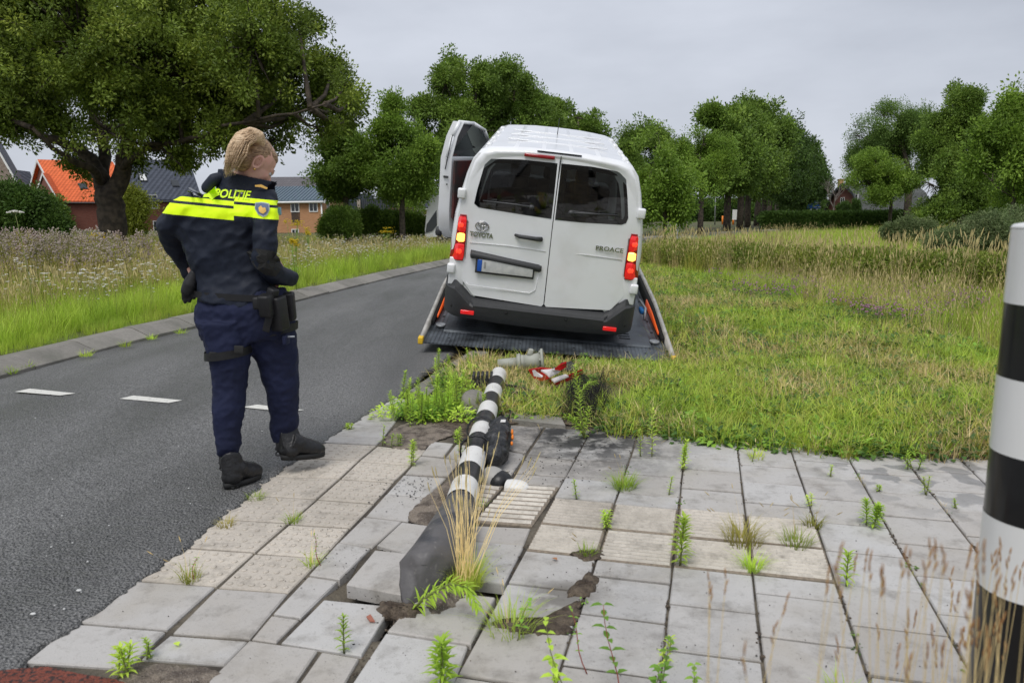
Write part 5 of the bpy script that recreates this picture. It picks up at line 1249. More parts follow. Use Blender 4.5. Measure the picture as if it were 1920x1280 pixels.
def polar_ring(poly, c, n=240):
    out = []; N = len(poly)
    for k in range(n):
        a = 2 * PI * k / n; d = Vector((math.cos(a), math.sin(a))); best = None
        for i in range(N):
            p, q = Vector(poly[i]) - c, Vector(poly[(i + 1) % N]) - c; e = q - p; den = d.x * e.y - d.y * e.x
            if abs(den) < 1e-9: continue
            t_ = (p.x * e.y - p.y * e.x) / den; u = (p.x * d.y - p.y * d.x) / den
            if t_ > 0 and -1e-6 <= u <= 1 + 1e-6 and (best is None or t_ < best): best = t_
        out.append(c + d * (best or .01))
    return out
def Zb(x, z):   # the doors bow slightly, and lean in above the belt
    return -.012 - .03 * max(0, 1 - (x / .95) ** 2) + .0 + .10 * max(0, (z + .2) / .7) ** 2 * .5
for s in (-1, 1):
    win, outer = ringdoor(s); cx = sum(p[0] for p in win) / len(win); c = Vector((cx, .12))
    # window ring to the belt, then lower panel as a grid
    up = [p for p in outer]
    A_ = polar_ring(outer, c, 300); B_ = polar_ring(win, c, 300)
    rings = []
    for k in range(7):
        t_ = k / 6; rings.append([Vector((q.x * (1 - t_) + p.x * t_, 0, q.y * (1 - t_) + p.y * t_)) for p, q in zip(A_, B_)])
    for r_i in rings:
        for v in r_i: v.y = Zb(v.x, v.z)
    for v in rings[-1]: pass
    back = [Vector((v.x, v.y + .05, v.z)) for v in rings[-1]]; front = [Vector((v.x, v.y + .03, v.z)) for v in rings[0]]
    mb = MB(); mb.loft([front] + rings + [back], caps=False); rd = mb.build('rear_door', m_white, van, auto=50)
    # number plate recess sits proud of the panel as a rim
    gl = [Vector((p[0], Zb(p[0], p[1]) - .004, p[1])) for p in win]; g2 = [p + Vector((0, .006, 0)) for p in gl]; cg = Vector((cx, Zb(cx, .12) - .004, .12))
    mb = MB(); k = len(gl); mb._add(gl + [cg], [(i, (i + 1) % k, k) for i in range(k)]); mb.build('rear_window', m_tint, rd)
    # black frit round the glass
    wr = polar_ring(win, c, 60); inn = [Vector((c.x + (p.x - c.x) * .86, c.y + (p.y - c.y) * .84)) for p in wr]
    mb = MB(); mb.loft([[Vector((p.x, Zb(p.x, p.y) + .004, p.y)) for p in wr], [Vector((p.x, Zb(p.x, p.y) + .006, p.y)) for p in inn]], caps=False); mb.build('window_border', mat('frit', (.012, .012, .013), .5), rd)
    # wiper
    a, b2 = ((-.20, -.045), (-.70, -.055)) if s < 0 else ((.21, -.055), (.69, -.045))
    wp = MB(); wp.tube([(a[0], -.06, a[1] - .01), (a[0] + (b2[0] - a[0]) * .3, -.07, a[1] + .0), (b2[0], -.055, b2[1] + .01)], [.012, .012, .007], 6); wp.rbox(((a[0] + b2[0]) / 2, -.05, (a[1] + b2[1]) / 2 + .002), (.5, .012, .014), .004)
    wp.ball((a[0], -.05, a[1] - .012), (.03, .03, .026)); wp.build('wiper', m_black, rd)
    # hinges
    for z in (0.0, -.80): MB().rbox((s * (.925 if z > -.1 else .975), -.012, z), (.085, .07, .105), .018).build('hinge', m_white, rd)
MB().box((.0395, -.012, -.3), (.006, .02, 1.56)).build('door_seam', m_seam, van)
MB().rbox((-.175, -.015, .455), (.31, .03, .035), .012).build('brake_light', m_redd, van)
MB().rbox((.02, .0, .505), (.45, .03, .008), .003).build('roof_gasket', m_seam, van)
# handle, plate lamp bar, plate
hd = MB(); hd.tube([(-.335, -.04, -.362), (-.29, -.075, -.366), (-.12, -.078, -.372), (-.055, -.045, -.376)], [.014, .02, .023, .026], 8).build('handle', m_black, van)
MB().ball((-.078, -.072, -.375), (.012, .006, .012)).build('lock', m_chrome, hd and van)
bar = MB(); bar.loft([[Vector((x, y, z + (x + .77) * -.095 - (.0))) for y, z in ((-.02, -.575), (-.075, -.585 - e), (-.085, -.625), (-.06, -.655 + e), (-.02, -.665))] for x, e in ((-.78, .02), (-.765, 0), (-.05, 0), (-.022, .02))], caps=True); bar.build('plate_lamp_bar', m_black, van)
pl = MB().rbox((-.405, -.06, -.725), (.625, .015, .165), .006, Matrix.Rotation(.0, 4, 'Y')).build('plate_frame', m_black, van)
MB().rbox((-.395, -.072, -.720), (.575, .008, .13), .004).build('number_plate', m_plate, pl)
MB().rbox((-.672, -.077, -.720), (.048, .006, .125), .003).build('plate_band', m_eu, pl)
MB().rbox((-.617, -.0775, -.710), (.02, .003, .07), .001).build('lettering', mat('faded_mark', (.33, .33, .32), .6), pl)
# door press lines
for s, x0, x1 in ((-1, -.80, .0), (1, .08, .80)):
    MB().tube([(x0, -.025, -.50), (x0 + (x1 - x0) * .5, -.042, -.485), (x1, -.025 - (.02 if s < 0 else 0), -.50)], .0035, 4).build('crease', m_white, van)
MB().tube([(-.8, -.035, -.93), (-.78, -.045, -.955), (-.12, -.05, -.965), (-.06, -.045, -.93), (-.04, -.04, -.70)], .004, 5).build('crease', m_white, van)
# tail lamps
def lamp(s):
    x0, x1 = (-.99, -.845) if s < 0 else (.845, 1.0)
    def ob(z0, z1, nm, m, par, proud=.05, ins=0):
        t0 = (z0 + .23) / -.47; t1 = (z1 + .23) / -.47
        xa = lambda t_: (s * (.965 + .03 * t_) - s * ins); xi = s * (.845 + ins)
        mb = MB(); rings = []
        for t_, z in ((t0, z0), (t0 + (t1 - t0) * .15, z0 + (z1 - z0) * .15), (t1 - (t1 - t0) * .15, z1 + (z0 - z1) * .15), (t1, z1)):
            e = .012 if z in (z0, z1) else 0
            rings.append([Vector((xi + s * e, .02, z)), Vector((xi + s * e, -proud + e, z)), Vector(((xi + xa(t_)) / 2, -proud - .01 + e, z)), Vector((xa(t_) - s * .03, -proud + .02 + e, z)), Vector((xa(t_) + s * .012, .03, z)), Vector((xa(t_) + s * .02, .16, z))])
        mb.loft(rings, closed=True, caps=True); return mb.build(nm, m, par, auto=40)
    h = ob(-.215, -.705, 'tail_light', m_redd, van, .035)
    ob(-.235, -.40, 'red_lens', m_red, h, .045, .008); ob(-.405, -.50, 'indicator', m_amber, h, .048, .012); ob(-.51, -.695, 'red_lens', m_red, h, .045, .008)
    for z, q in ((-.32, .03), (-.60, .032)): MB().ball((s * .905, -.047, z), (q, .01, q)).build('bulb_glow', m_redhot, h)
lamp(-1); lamp(1)
# bumper
def bump(x):
    a = abs(x)
    top = -1.095 if a < .72 else (-1.095 + (a - .72) / .18 * .175 if a < .90 else -.92)
    bot = -1.34 + .04 * (a / 1.0) ** 2
    y0 = -.13 + (max(0, a - .86) / .16) ** 2 * .16
    if a > .72: y1 = y0 + .05
    else: y1 = y0 + .0
    return [Vector((x, .3, top)), Vector((x, -.02 if a < .85 else y0 + .08, top)), Vector((x, y1 + .015, top - .03)), Vector((x, y1, top - .06)), Vector((x, y0 + .006, top - .08)), Vector((x, y0 + .01, bot + .07)), Vector((x, y0 + .05, bot)), Vector((x, .3, bot))]
xsb = [-1.03, -1.0, -.96, -.91, -.86, -.80, -.74, -.70, -.4, 0, .4, .70, .74, .80, .86, .91, .96, 1.0, 1.03]
MB().loft([bump(x) for x in xsb], closed=True, caps=True).build('bumper', m_black, van, auto=30)
for x in (-.755, .775): MB().rbox((x, -.128, -1.235), (.145, .02, .045), .008).build('reflector', m_red, van)
for x in (-.93, -.34, .30, .93): MB().lathe([(0, 0), (.016, 0), (.014, .004), (0, .004)], (0, 0, 0), 10, Matrix.Translation((x, -.128 + (.04 if abs(x) > .9 else 0), -1.19)) @ Matrix.Rotation(PI / 2, 4, 'X')).build('parking_sensor', m_seam, van)
# underbody and wheels
MB().rbox((0, 2.4, -1.20), (1.6, 4.4, .22), .05).build('underbody', m_seam, van)
def wheel(x, y, z):
    M = Matrix.Translation((x, y, z)) @ Matrix.Rotation(PI / 2, 4, 'Y')
    t_ = MB().lathe([(.2, -.1), (.32, -.1), (.35, -.06), (.355, 0), (.35, .06), (.32, .1), (.2, .1)], (0, 0, 0), 28, M).build('wheel', m_rub, van)
    MB().lathe([(0, -.07), (.19, -.09), (.21, -.05), (.21, .05), (.19, .09), (0, .07)], (0, 0, 0), 20, M).build('rim', m_steel, t_)
wheel(-.86, .82, -1.19); wheel(.86, .82, -1.13); wheel(-.86, 4.0, -1.17); wheel(.86, 4.0, -1.11)
# seats
for x, y in ((-.42, 2.5), (.02, 2.5), (.45, 2.5), (-.42, 1.55), (.35, 1.55)):
    st = MB().rbox((x, y, -.42), (.46, .16, .62), .06, ).build('seat', m_seat, van); MB().rbox((x, y, -.02 if y > 2 else -.06), (.27, .11, .19), .05).build('headrest', m_seat, st)
MB().rbox((0, 3.25, -.38), (1.7, .5, .35), .08).build('dashboard', m_inter, van)
# badges
def textmesh(s, size, ext, nm, m, par, M, shear=0, bold=0, sx=1.0):
    cu = bpy.data.curves.new(nm, 'FONT'); cu.body = s; cu.size = size; cu.extrude = ext; cu.shear = shear; cu.offset = bold; cu.align_x = 'CENTER'; cu.align_y = 'CENTER'; cu.resolution_u = 3
    o = bpy.data.objects.new(nm, cu); COL.objects.link(o); bpy.context.view_layer.update()
    me = bpy.data.meshes.new_from_object(o.evaluated_get(bpy.context.evaluated_depsgraph_get())); COL.objects.unlink(o); bpy.data.objects.remove(o)
    me.transform(M @ Matrix.Diagonal((sx, 1, 1, 1))); me.materials.clear(); me.materials.append(m); me.name = nm
    q = bpy.data.objects.new(nm, me); COL.objects.link(q); q.parent = par; return q
TX = Matrix.Rotation(PI / 2, 4, 'X')
textmesh('TOYOTA', .068, .004, 'lettering', m_chrome, van, Matrix.Translation((-.685, -.035, -.405)) @ TX, bold=.0022, sx=.86)
textmesh('PROACE', .065, .004, 'lettering', m_chrome, van, Matrix.Translation((.655, -.046, -.40)) @ TX, bold=.001, sx=1.18)
em = MB()
def ell(cx, cz, a, b_, r): em.tube([(cx + a * math.cos(t_ * PI / 12), -.038, cz + b_ * math.sin(t_ * PI / 12)) for t_ in range(25)], r, 6, False)
ell(-.685, -.312, .068, .047, .0058); ell(-.685, -.295, .046, .016, .0048); ell(-.685, -.315, .017, .040, .0048); em.build('emblem', m_chrome, van)
# open driver door
D_in = [(-1.26, 2.80, .47), (-1.12, 3.0, .455), (-.98, 3.22, .36), (-.92, 3.42, .18), (-.90, 3.5, -.05), (-.95, 3.52, -1.08), (-1.28, 2.84, -1.13), (-1.345, 2.76, -1.0), (-1.37, 2.75, -.72), (-1.385, 2.75, -.02), (-1.33, 2.76, .28)]
din = [Vector(p) for p in D_in]; tv = Vector((-.13, -.02, 0)); 
door = MB(); win_i = [0, 1, 2, 3, 4, 9, 10]; low_i = [9, 4, 5, 6, 7, 8]
dout = [p + tv * (1.0 if i in (6, 7, 8, 9, 10, 0) else .45) for i, p in enumerate(din)]
low = [din[i] for i in low_i]; lowo = [dout[i] for i in low_i]
door._add(low + lowo, [tuple(range(6)), tuple(range(6, 12))[::-1]] + [(i, (i + 1) % 6, 6 + (i + 1) % 6, 6 + i) for i in range(6)])
dr = door.build('driver_door', m_white, van)
fr = MB(); ring = [din[i] + (dout[i] - din[i]) * .5 for i in win_i]
path = ring + [ring[0]]
for a, b_ in zip(path, path[1:]):
    fr.tube([a, b_], .024, 10); fr.ball(b_, .024, u=10, v=8)
fr.build('window_frame', m_white, dr)
# the wide free edge of the door, facing back
ed = MB(); e_i = [10, 9, 8, 7]; ins_ = [din[i] for i in (0, 10, 9, 8, 7, 6)]; ous = [dout[i] + Vector((-.02, 0, 0)) for i in (0, 10, 9, 8, 7, 6)]
rings = [[a_ + Vector((0, -.005, 0)), b_ + Vector((0, -.005, 0)), b_ + Vector((0, .06, 0)), a_ + Vector((0, .06, 0))] for a_, b_ in zip(ins_, ous)]
ed.loft(rings, caps=True).build('door_edge', m_white, dr, auto=30)
MB().tube([dout[0].lerp(din[0], .5) + Vector((-.02, -.02, -.08)), dout[10].lerp(din[10], .45) + Vector((0, -.02, 0)), dout[9].lerp(din[9], .4) + Vector((0, -.02, -.15))], .007, 5).build('door_seal', m_seam, dr)
gp = [din[i] + (dout[i] - din[i]) * .5 for i in win_i]; MB().poly(gp).build('window_glass', m_clear, dr)
ip = [din[9] + Vector((.03, -.02, -.02)), din[4] + Vector((0, -.03, -.02)), din[5] + Vector((0, -.03, .12)), din[6] + Vector((.06, -.03, .14)), din[8] + Vector((.04, -.03, -.1))]
mi = mat('door_card', (.035, .028, .027), .7, col2=(.10, .02, .018), mixscale=4)
tr_ = MB().prism(ip, (.03, -.035, 0)).build('door_card', mi, dr)
c_ = (ip[0] + ip[1] + ip[2] + ip[3]) / 4; MB().rbox((0, 0, 0), (.5, .06, .07), .02, Matrix.Translation(c_ + Vector((.06, -.06, .2))) @ Matrix.Rotation(math.atan2(.7, .45), 4, 'Z')).build('armrest', m_black, tr_)
MB().rbox(dout[8].lerp(din[8], .5) + Vector((-.01, -.02, .45)), (.07, .02, .03), .008).build('latch', m_black, dr)
for z in (.15, .05, -.72): MB().ball(dout[8].lerp(din[8], .5) + Vector((.01, -.02, z + .3)), .012, u=8, v=6).build('bolt', m_black, dr)
MB().rbox(din[7].lerp(dout[7], .8) + Vector((-.05, .1, -.06)), (.1, .18, .12), .04).build('door_trim', m_black, dr)

# ================================================================== tow truck
P, R, F, U = frame_from((1036, 160), math.atan2(38, 480), 1025, 659, 481, 2.55)
TRK = mtx(P, R, F, U); trk = empty('tow_truck', mat=TRK, label='tow truck with its long dark tread-plate bed tilted down onto the verge', cat='tow truck')
def treadmat():
    m = bpy.data.materials.new('tread_plate'); m.use_nodes = True; t = m.node_tree; L = t.links.new; p = t.nodes['Principled BSDF']
    tcn = _n(t, 'ShaderNodeTexCoord').outputs['Object']
    v = _n(t, 'ShaderNodeTexVoronoi', distance='CHEBYCHEV'); v.inputs['Scale'].default_value = 26; v.inputs['Randomness'].default_value = 0; L(tcn, v.inputs['Vector'])
    b_ = _n(t, 'ShaderNodeBump'); b_.inputs['Distance'].default_value = .01; b_.inputs['Strength'].default_value = .8; L(v.outputs['Distance'], b_.inputs['Height']); L(b_.outputs[0], p.inputs['Normal'])
    nz_ = _n(t, 'ShaderNodeTexNoise'); nz_.inputs['Scale'].default_value = 3.5; nz_.inputs['Detail'].default_value = 6; L(tcn, nz_.inputs['Vector'])
    rp = _n(t, 'ShaderNodeValToRGB'); e = rp.color_ramp.elements; e[0].position = .35; e[0].color = (.03, .035, .04, 1); e[1].position = .7; e[1].color = (.14, .16, .18, 1); L(nz_.outputs['Fac'], rp.inputs[0])
    mm = _n(t, 'ShaderNodeMapRange'); mm.inputs[1].default_value = .15; mm.inputs[2].default_value = .45; mm.inputs[3].default_value = 1.5; mm.inputs[4].default_value = .8; L(v.outputs['Distance'], mm.inputs[0])
    hs = _n(t, 'ShaderNodeHueSaturation'); L(rp.outputs[0], hs.inputs['Color']); L(mm.outputs[0], hs.inputs['Value']); L(hs.outputs[0], p.inputs['Base Color'])
    p.inputs['Metallic'].default_value = .5; r_ = _n(t, 'ShaderNodeMapRange'); r_.inputs[3].default_value = .28; r_.inputs[4].default_value = .6; L(nz_.outputs['Fac'], r_.inputs[0]); L(r_.outputs[0], p.inputs['Roughness']); return m
m_tread = treadmat(); m_alu = mat('aluminium_rail', (.50, .48, .44), .5, metal=.15, col2=(.36, .34, .31), mixscale=7, var=.1); m_yel = mat('yellow_paint', (.75, .48, .03), .5)
MB().prism([(-1.275, 0, -.015), (-1.275, 0, 0), (-1.275, 6.4, 0), (-1.275, 6.4, -.13), (-1.275, .5, -.13)], (2.55, 0, 0)).build('bed', m_tread, trk)
MB().prism([(-1.08, .36, .004), (-1.08, .38, .022), (-1.08, 6.3, .022), (-1.08, 6.3, .004)], (2.16, 0, 0)).build('tread_plate', m_tread, trk)
for s in (-1, 1):
    rl = MB().loft([[Vector((s * (1.275 - a), y, z)) for a, z in ((0, -.03), (0, h_), (.035, h_), (.035, -.03))] for y, h_ in ((.0, .03), (.06, .05), (1.6, .17), (6.4, .17))], caps=True).build('side_rail', m_alu, trk)
    MB().rbox((s * 1.262, .03, .012), (.05, .09, .07), .008).build('rail_end', m_yel, rl)
    MB().loft([[Vector((s * (1.238 - a), y, z)) for a, z in ((0, .01), (0, h_), (.03, h_ - .01), (.03, .01))] for y, h_ in ((.55, .06), (1.5, .14), (3.0, .15))], caps=True).build('rail_liner', m_seam, rl)
    MB().loft([[Vector((s * (1.205 - a), y, z)) for a, z in ((0, .03), (0, h_), (.012, h_ - .005), (.012, .03))] for y, h_ in ((.75, .055), (1.35, .105), (1.9, .11))], caps=True).build('marker_light', mat('marker_lit', (.9, .15, .02), .4, emis=(1, .10, .02), estr=.15), rl)
    MB().lathe([(.03, 0), (.05, .012), (.055, .03), (.045, .035), (.03, .02)], (s * 1.13, .52, 0.0), 14).build('lashing_ring', m_steel, trk)
    for k in range(9): MB().rbox((s * 1.15, .9 + k * .42, .0), (.025, .05, .004), .001).build('slot', m_seam, trk)
    for k in range(5): MB().rbox((s * .82, .55 + k * .08, .0245), (.12, .012, .004), .001).build('slot', m_seam, trk)
for k in range(12): MB().rbox((-1.0 + k * .182, .18, .001), (.022, .022, .004), .001).build('slot', m_seam, trk)
MB().rbox((1.08, 1.35, .12), (.06, .16, .06), .02).build('strap', mat('blue_strap', (.02, .18, .5), .6), trk)
MB().tube([(1.1, 1.2, .05), (1.11, 1.3, .16), (1.06, 1.5, .2)], .016, 6).build('ratchet', m_steel, trk)
MB().rbox((0, 3.9, -.28), (.85, 4.6, .26), .04).build('chassis', m_seam, trk)
for s in (-1, 1):
    for y in (3.6,):
        M = Matrix.Translation((s * .95, y, -.62)) @ Matrix.Rotation(PI / 2, 4, 'Y')
        MB().lathe([(.2, -.14), (.42, -.14), (.46, -.09), (.46, .09), (.42, .14), (.2, .14)], (0, 0, 0), 28, M).build('wheel', m_rub, trk)
cb = MB(); cb.rbox((0, 7.6, .15), (2.1, 1.8, 1.7), .12, Matrix.Rotation(-.16, 4, 'X') @ Matrix.Translation((0, .1, .9 - .0)) @ Matrix.Translation((0, 0, -1.2))); cb.build('cab', m_white, trk)
# ================================================================== the officer
def remesh(name, mb, voxel, m, parent, smooth_it=6, disp=None, fac=.5):
    o = mb.build(name, m, None)
    md = o.modifiers.new('r', 'REMESH'); md.mode = 'VOXEL'; md.voxel_size = voxel; md.use_smooth_shade = True
    sm = o.modifiers.new('s', 'SMOOTH'); sm.iterations = smooth_it; sm.factor = fac
    bpy.context.view_layer.update(); dg = bpy.context.evaluated_depsgraph_get()
    me = bpy.data.meshes.new_from_object(o.evaluated_get(dg)); o.modifiers.clear(); old = o.data; o.data = me; bpy.data.meshes.remove(old)
    me.name = name; me.materials.clear()
    for q in (m if isinstance(m, (list, tuple)) else [m]): me.materials.append(q)
    if disp:
        me.update(); co = [v.co.copy() for v in me.vertices]; no = [v.normal.copy() for v in me.vertices]
        for v, c, n_ in zip(me.vertices, co, no): v.co = c + n_ * disp(c)
    me.polygons.foreach_set('use_smooth', [True] * len(me.polygons)); me.update()
    if parent is not None: o.parent = parent
    return o
POFF = Vector((-1.35, 3.8, 0))
def A3(px, py, Y): return at(px, py, Y) - POFF
def hring(py, xl, xr, Y, b, n=20, tilt=0, sq=2.4):
    c = A3((xl + xr) / 2, py, Y); a = (xr - xl) / 2 * Y / FPX * 1.0; out = []
    for k in range(n):
        t_ = 2 * PI * k / n; cs, sn = math.cos(t_), math.sin(t_)
        x = a * math.copysign(abs(cs) ** (2 / sq), cs); y = b * math.copysign(abs(sn) ** (2 / sq), sn)
        out.append(Vector((c.x + x, c.y + y, c.z + tilt * x)))
    return out
off = empty('person', POFF, label='person in dark police uniform with yellow-banded jacket and blonde ponytail, walking towards the pavement', cat='person')

def clothmat(name, col, rough=.75, bands=False):
    m = bpy.data.materials.new(name); m.use_nodes = True; t = m.node_tree; L = t.links.new; p = t.nodes['Principled BSDF']
    tcn = _n(t, 'ShaderNodeTexCoord').outputs['Object']
    nz_ = _n(t, 'ShaderNodeTexNoise'); nz_.inputs['Scale'].default_value = 5; nz_.inputs['Detail'].default_value = 5; L(tcn, nz_.inputs['Vector'])
    mr = _n(t, 'ShaderNodeMapRange'); mr.inputs[1].default_value = .3; mr.inputs[2].default_value = .7; mr.inputs[3].default_value = .8; mr.inputs[4].default_value = 1.25; L(nz_.outputs['Fac'], mr.inputs[0])
    hs = _n(t, 'ShaderNodeHueSaturation'); hs.inputs['Color'].default_value = (*col, 1); L(mr.outputs[0], hs.inputs['Value']); cur = hs.outputs[0]
    if bands:
        s = _n(t, 'ShaderNodeSeparateXYZ'); L(tcn, s.inputs[0])
        # the reflective print runs nearly level and steps at the middle of the back
        xk = _n(t, 'ShaderNodeMath', operation='MULTIPLY_ADD'); xk.inputs[1].default_value = .10; L(s.outputs['X'], xk.inputs[0]); L(s.outputs['Z'], xk.inputs[2])
        st = _n(t, 'ShaderNodeMath', operation='GREATER_THAN'); st.inputs[1].default_value = A3(428, 390, 3.65).x; L(s.outputs['X'], st.inputs[0])
        sz = _n(t, 'ShaderNodeMath', operation='MULTIPLY_ADD'); sz.inputs[1].default_value = -.022; L(st.outputs[0], sz.inputs[0]); L(xk.outputs[0], sz.inputs[2])
        def band(z0, z1):
            a = _n(t, 'ShaderNodeMath', operation='GREATER_THAN'); a.inputs[1].default_value = z0; L(sz.outputs[0], a.inputs[0])
            b_ = _n(t, 'ShaderNodeMath', operation='LESS_THAN'); b_.inputs[1].default_value = z1; L(sz.outputs[0], b_.inputs[0])
            c_ = _n(t, 'ShaderNodeMath', operation='MULTIPLY'); L(a.outputs[0], c_.inputs[0]); L(b_.outputs[0], c_.inputs[1]); return c_.outputs[0]
        c0 = A3(425, 400, 3.65)
        z = lambda py: A3(425, py, 3.65).z + .10 * c0.x
        b1, b2 = band(z(413), z(391)), band(z(385.5), z(376.5))
        ad = _n(t, 'ShaderNodeMath', operation='MAXIMUM'); L(b1, ad.inputs[0]); L(b2, ad.inputs[1])
        mx_ = _n(t, 'ShaderNodeMix', data_type='RGBA'); L(ad.outputs[0], mx_.inputs[0]); L(cur, mx_.inputs[6]); mx_.inputs[7].default_value = (.70, .95, .01, 1); cur = mx_.outputs[2]
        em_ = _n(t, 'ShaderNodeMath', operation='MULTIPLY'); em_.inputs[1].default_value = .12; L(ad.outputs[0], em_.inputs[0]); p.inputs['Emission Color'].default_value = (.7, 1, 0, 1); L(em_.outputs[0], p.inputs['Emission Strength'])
    L(cur, p.inputs['Base Color']); p.inputs['Roughness'].default_value = rough; p.inputs['Specular IOR Level'].default_value = .3
    b_ = _n(t, 'ShaderNodeBump'); b_.inputs['Strength'].default_value = .3; b_.inputs['Distance'].default_value = .01; n2 = _n(t, 'ShaderNodeTexNoise'); n2.inputs['Scale'].default_value = 18; n2.inputs['Detail'].default_value = 4; L(tcn, n2.inputs['Vector']); L(n2.outputs['Fac'], b_.inputs['Height']); L(b_.outputs[0], p.inputs['Normal'])
    return m
m_jack = clothmat('jacket_navy', (.010, .014, .026), .6, True); m_trou = clothmat('trouser_navy', (.010, .014, .042), .8)
m_boot = mat('boot_leather', (.012, .012, .013), .42, coords='obj', var=.3, vscale=30, bump=.3, bscale=40); m_sole = mat('boot_sole', (.01, .01, .01), .7, coords='obj')
m_blk = mat('webbing_black', (.010, .010, .011), .55, coords='obj', var=.2, vscale=30); m_patch = mat('elbow_patch', (.018, .018, .017), .75, coords='obj', bump=.3, bscale=200)
m_skin = mat('skin', (.62, .36, .27), .5, coords='obj', col2=(.68, .34, .27), mixscale=14, mixlo=.45, mixhi=.7); 
def hairmat():
    m = bpy.data.materials.new('blonde_hair'); m.use_nodes = True; t = m.node_tree; L = t.links.new; p = t.nodes['Principled BSDF']
    tcn = _n(t, 'ShaderNodeTexCoord').outputs['Object']; mp_ = _n(t, 'ShaderNodeMapping'); mp_.inputs['Rotation'].default_value = (0, -.7, .3); mp_.inputs['Scale'].default_value = (9, 110, 170); L(tcn, mp_.inputs[0])
    nz_ = _n(t, 'ShaderNodeTexNoise'); nz_.inputs['Scale'].default_value = 1.0; nz_.inputs['Detail'].default_value = 5; L(mp_.outputs[0], nz_.inputs['Vector'])
    rp = _n(t, 'ShaderNodeValToRGB'); e = rp.color_ramp.elements; e[0].position = .33; e[0].color = (.13, .075, .035, 1); e[1].position = .66; e[1].color = (.50, .33, .17, 1); L(nz_.outputs['Fac'], rp.inputs[0]); L(rp.outputs[0], p.inputs['Base Color'])
    p.inputs['Roughness'].default_value = .45; b_ = _n(t, 'ShaderNodeBump'); b_.inputs['Distance'].default_value = .008; b_.inputs['Strength'].default_value = .8; L(nz_.outputs['Fac'], b_.inputs['Height']); L(b_.outputs[0], p.inputs['Normal']); return m
m_hair = hairmat(); m_tail = hairmat(); m_tail.name = 'ponytail_hair'
for n_ in m_tail.node_tree.nodes:
    if n_.type == 'VALTORGB': n_.color_ramp.elements[0].color = (.42, .27, .14, 1); n_.color_ramp.elements[1].color = (.85, .64, .42, 1)
    if n_.type == 'MAPPING': n_.inputs['Rotation'].default_value = (0, .9, .2)
for n_ in m_hair.node_tree.nodes:
    if n_.type == 'VALTORGB': n_.color_ramp.elements[0].color = (.16, .09, .045, 1); n_.color_ramp.elements[1].color = (.48, .31, .17, 1)
def limb(mb, pts, n=16):
    """pts: (px, py, Y, radius[, squash])"""
    P_ = []; Rr = []
    for k in range(len(pts) - 1):
        for s in range(4):
            t_ = s / 4; a, b_ = pts[k], pts[k + 1]; P_.append(A3(a[0], a[1], a[2]).lerp(A3(b_[0], b_[1], b_[2]), t_)); Rr.append(a[3] + (b_[3] - a[3]) * t_)
    P_.append(A3(*pts[-1][:3])); Rr.append(pts[-1][3]); mb.tube(P_, Rr, n)
    for p in (P_[0], P_[-1]): mb.ball(p, Rr[0] if p is P_[0] else Rr[-1])
def folds(amp, axis='z', sc=1.0, seed=0):
    def f(c):
        q = Vector((c.x * 9 * sc + c.z * 7 * sc + seed, c.y * 8 * sc, c.z * 12 * sc - c.x * 9 * sc))
        v = noise.noise(q) * .6 + (.5 - abs(noise.noise(q * 1.9 + Vector((3, 1, 2))))) * .55 + noise.noise(q * 4.5) * .15
        return amp * (v - .3)
    return f
# body: head, neck, hands in one surface
mb = MB(); hc = A3(479, 304, 3.84)
HM = Matrix.Translation(hc) @ Matrix.Rotation(.60, 4, 'Z') @ Matrix.Rotation(.74, 4, 'Y')   # face looks along +x of this frame, slightly away and down
mb.ball((-.01, 0, .025), (.098, .078, .092), HM, 20, 14)              # skull
mb.ball((.035, 0, -.03), (.064, .060, .070), HM, 18, 12)             # face
mb.ball((.050, 0, -.078), (.040, .038, .036), HM, 14, 10)              # jaw
mb.ball((.078, 0, -.098), (.020, .020, .018), HM)                    # chin
mb.ball((.062, 0, .012), (.040, .050, .026), HM)                     # brow
mb.ball((.060, -.030, -.028), (.030, .024, .026), HM); mb.ball((.060, .030, -.028), (.030, .024, .026), HM)   # cheeks
mb.tube([HM @ Vector(v) for v in ((.090, 0, -.004), (.104, 0, -.024), (.112, 0, -.040))], [.008, .011, .0125], 8)   # nose
mb.ball((.100, 0, -.044), (.012, .015, .008), HM)
mb.ball((.092, 0, -.066), (.013, .022, .007), HM); mb.ball((.090, 0, -.077), (.013, .019, .007), HM)     # lips
for s in (-1, 1):
    mb.tube([HM @ Vector((-.005 + .020 * math.cos(a) , s * (.076 + .006 * abs(math.sin(a * .5))), -.012 + .032 * math.sin(a))) for a in [q * PI / 6 for q in range(-4, 9)]], .0065, 6)
    mb.ball((.0, s * .074, -.038), (.010, .006, .012), HM)
limb(mb, [(468, 318, 3.86, .062), (455, 352, 3.88, .066), (440, 395, 3.88, .085)])
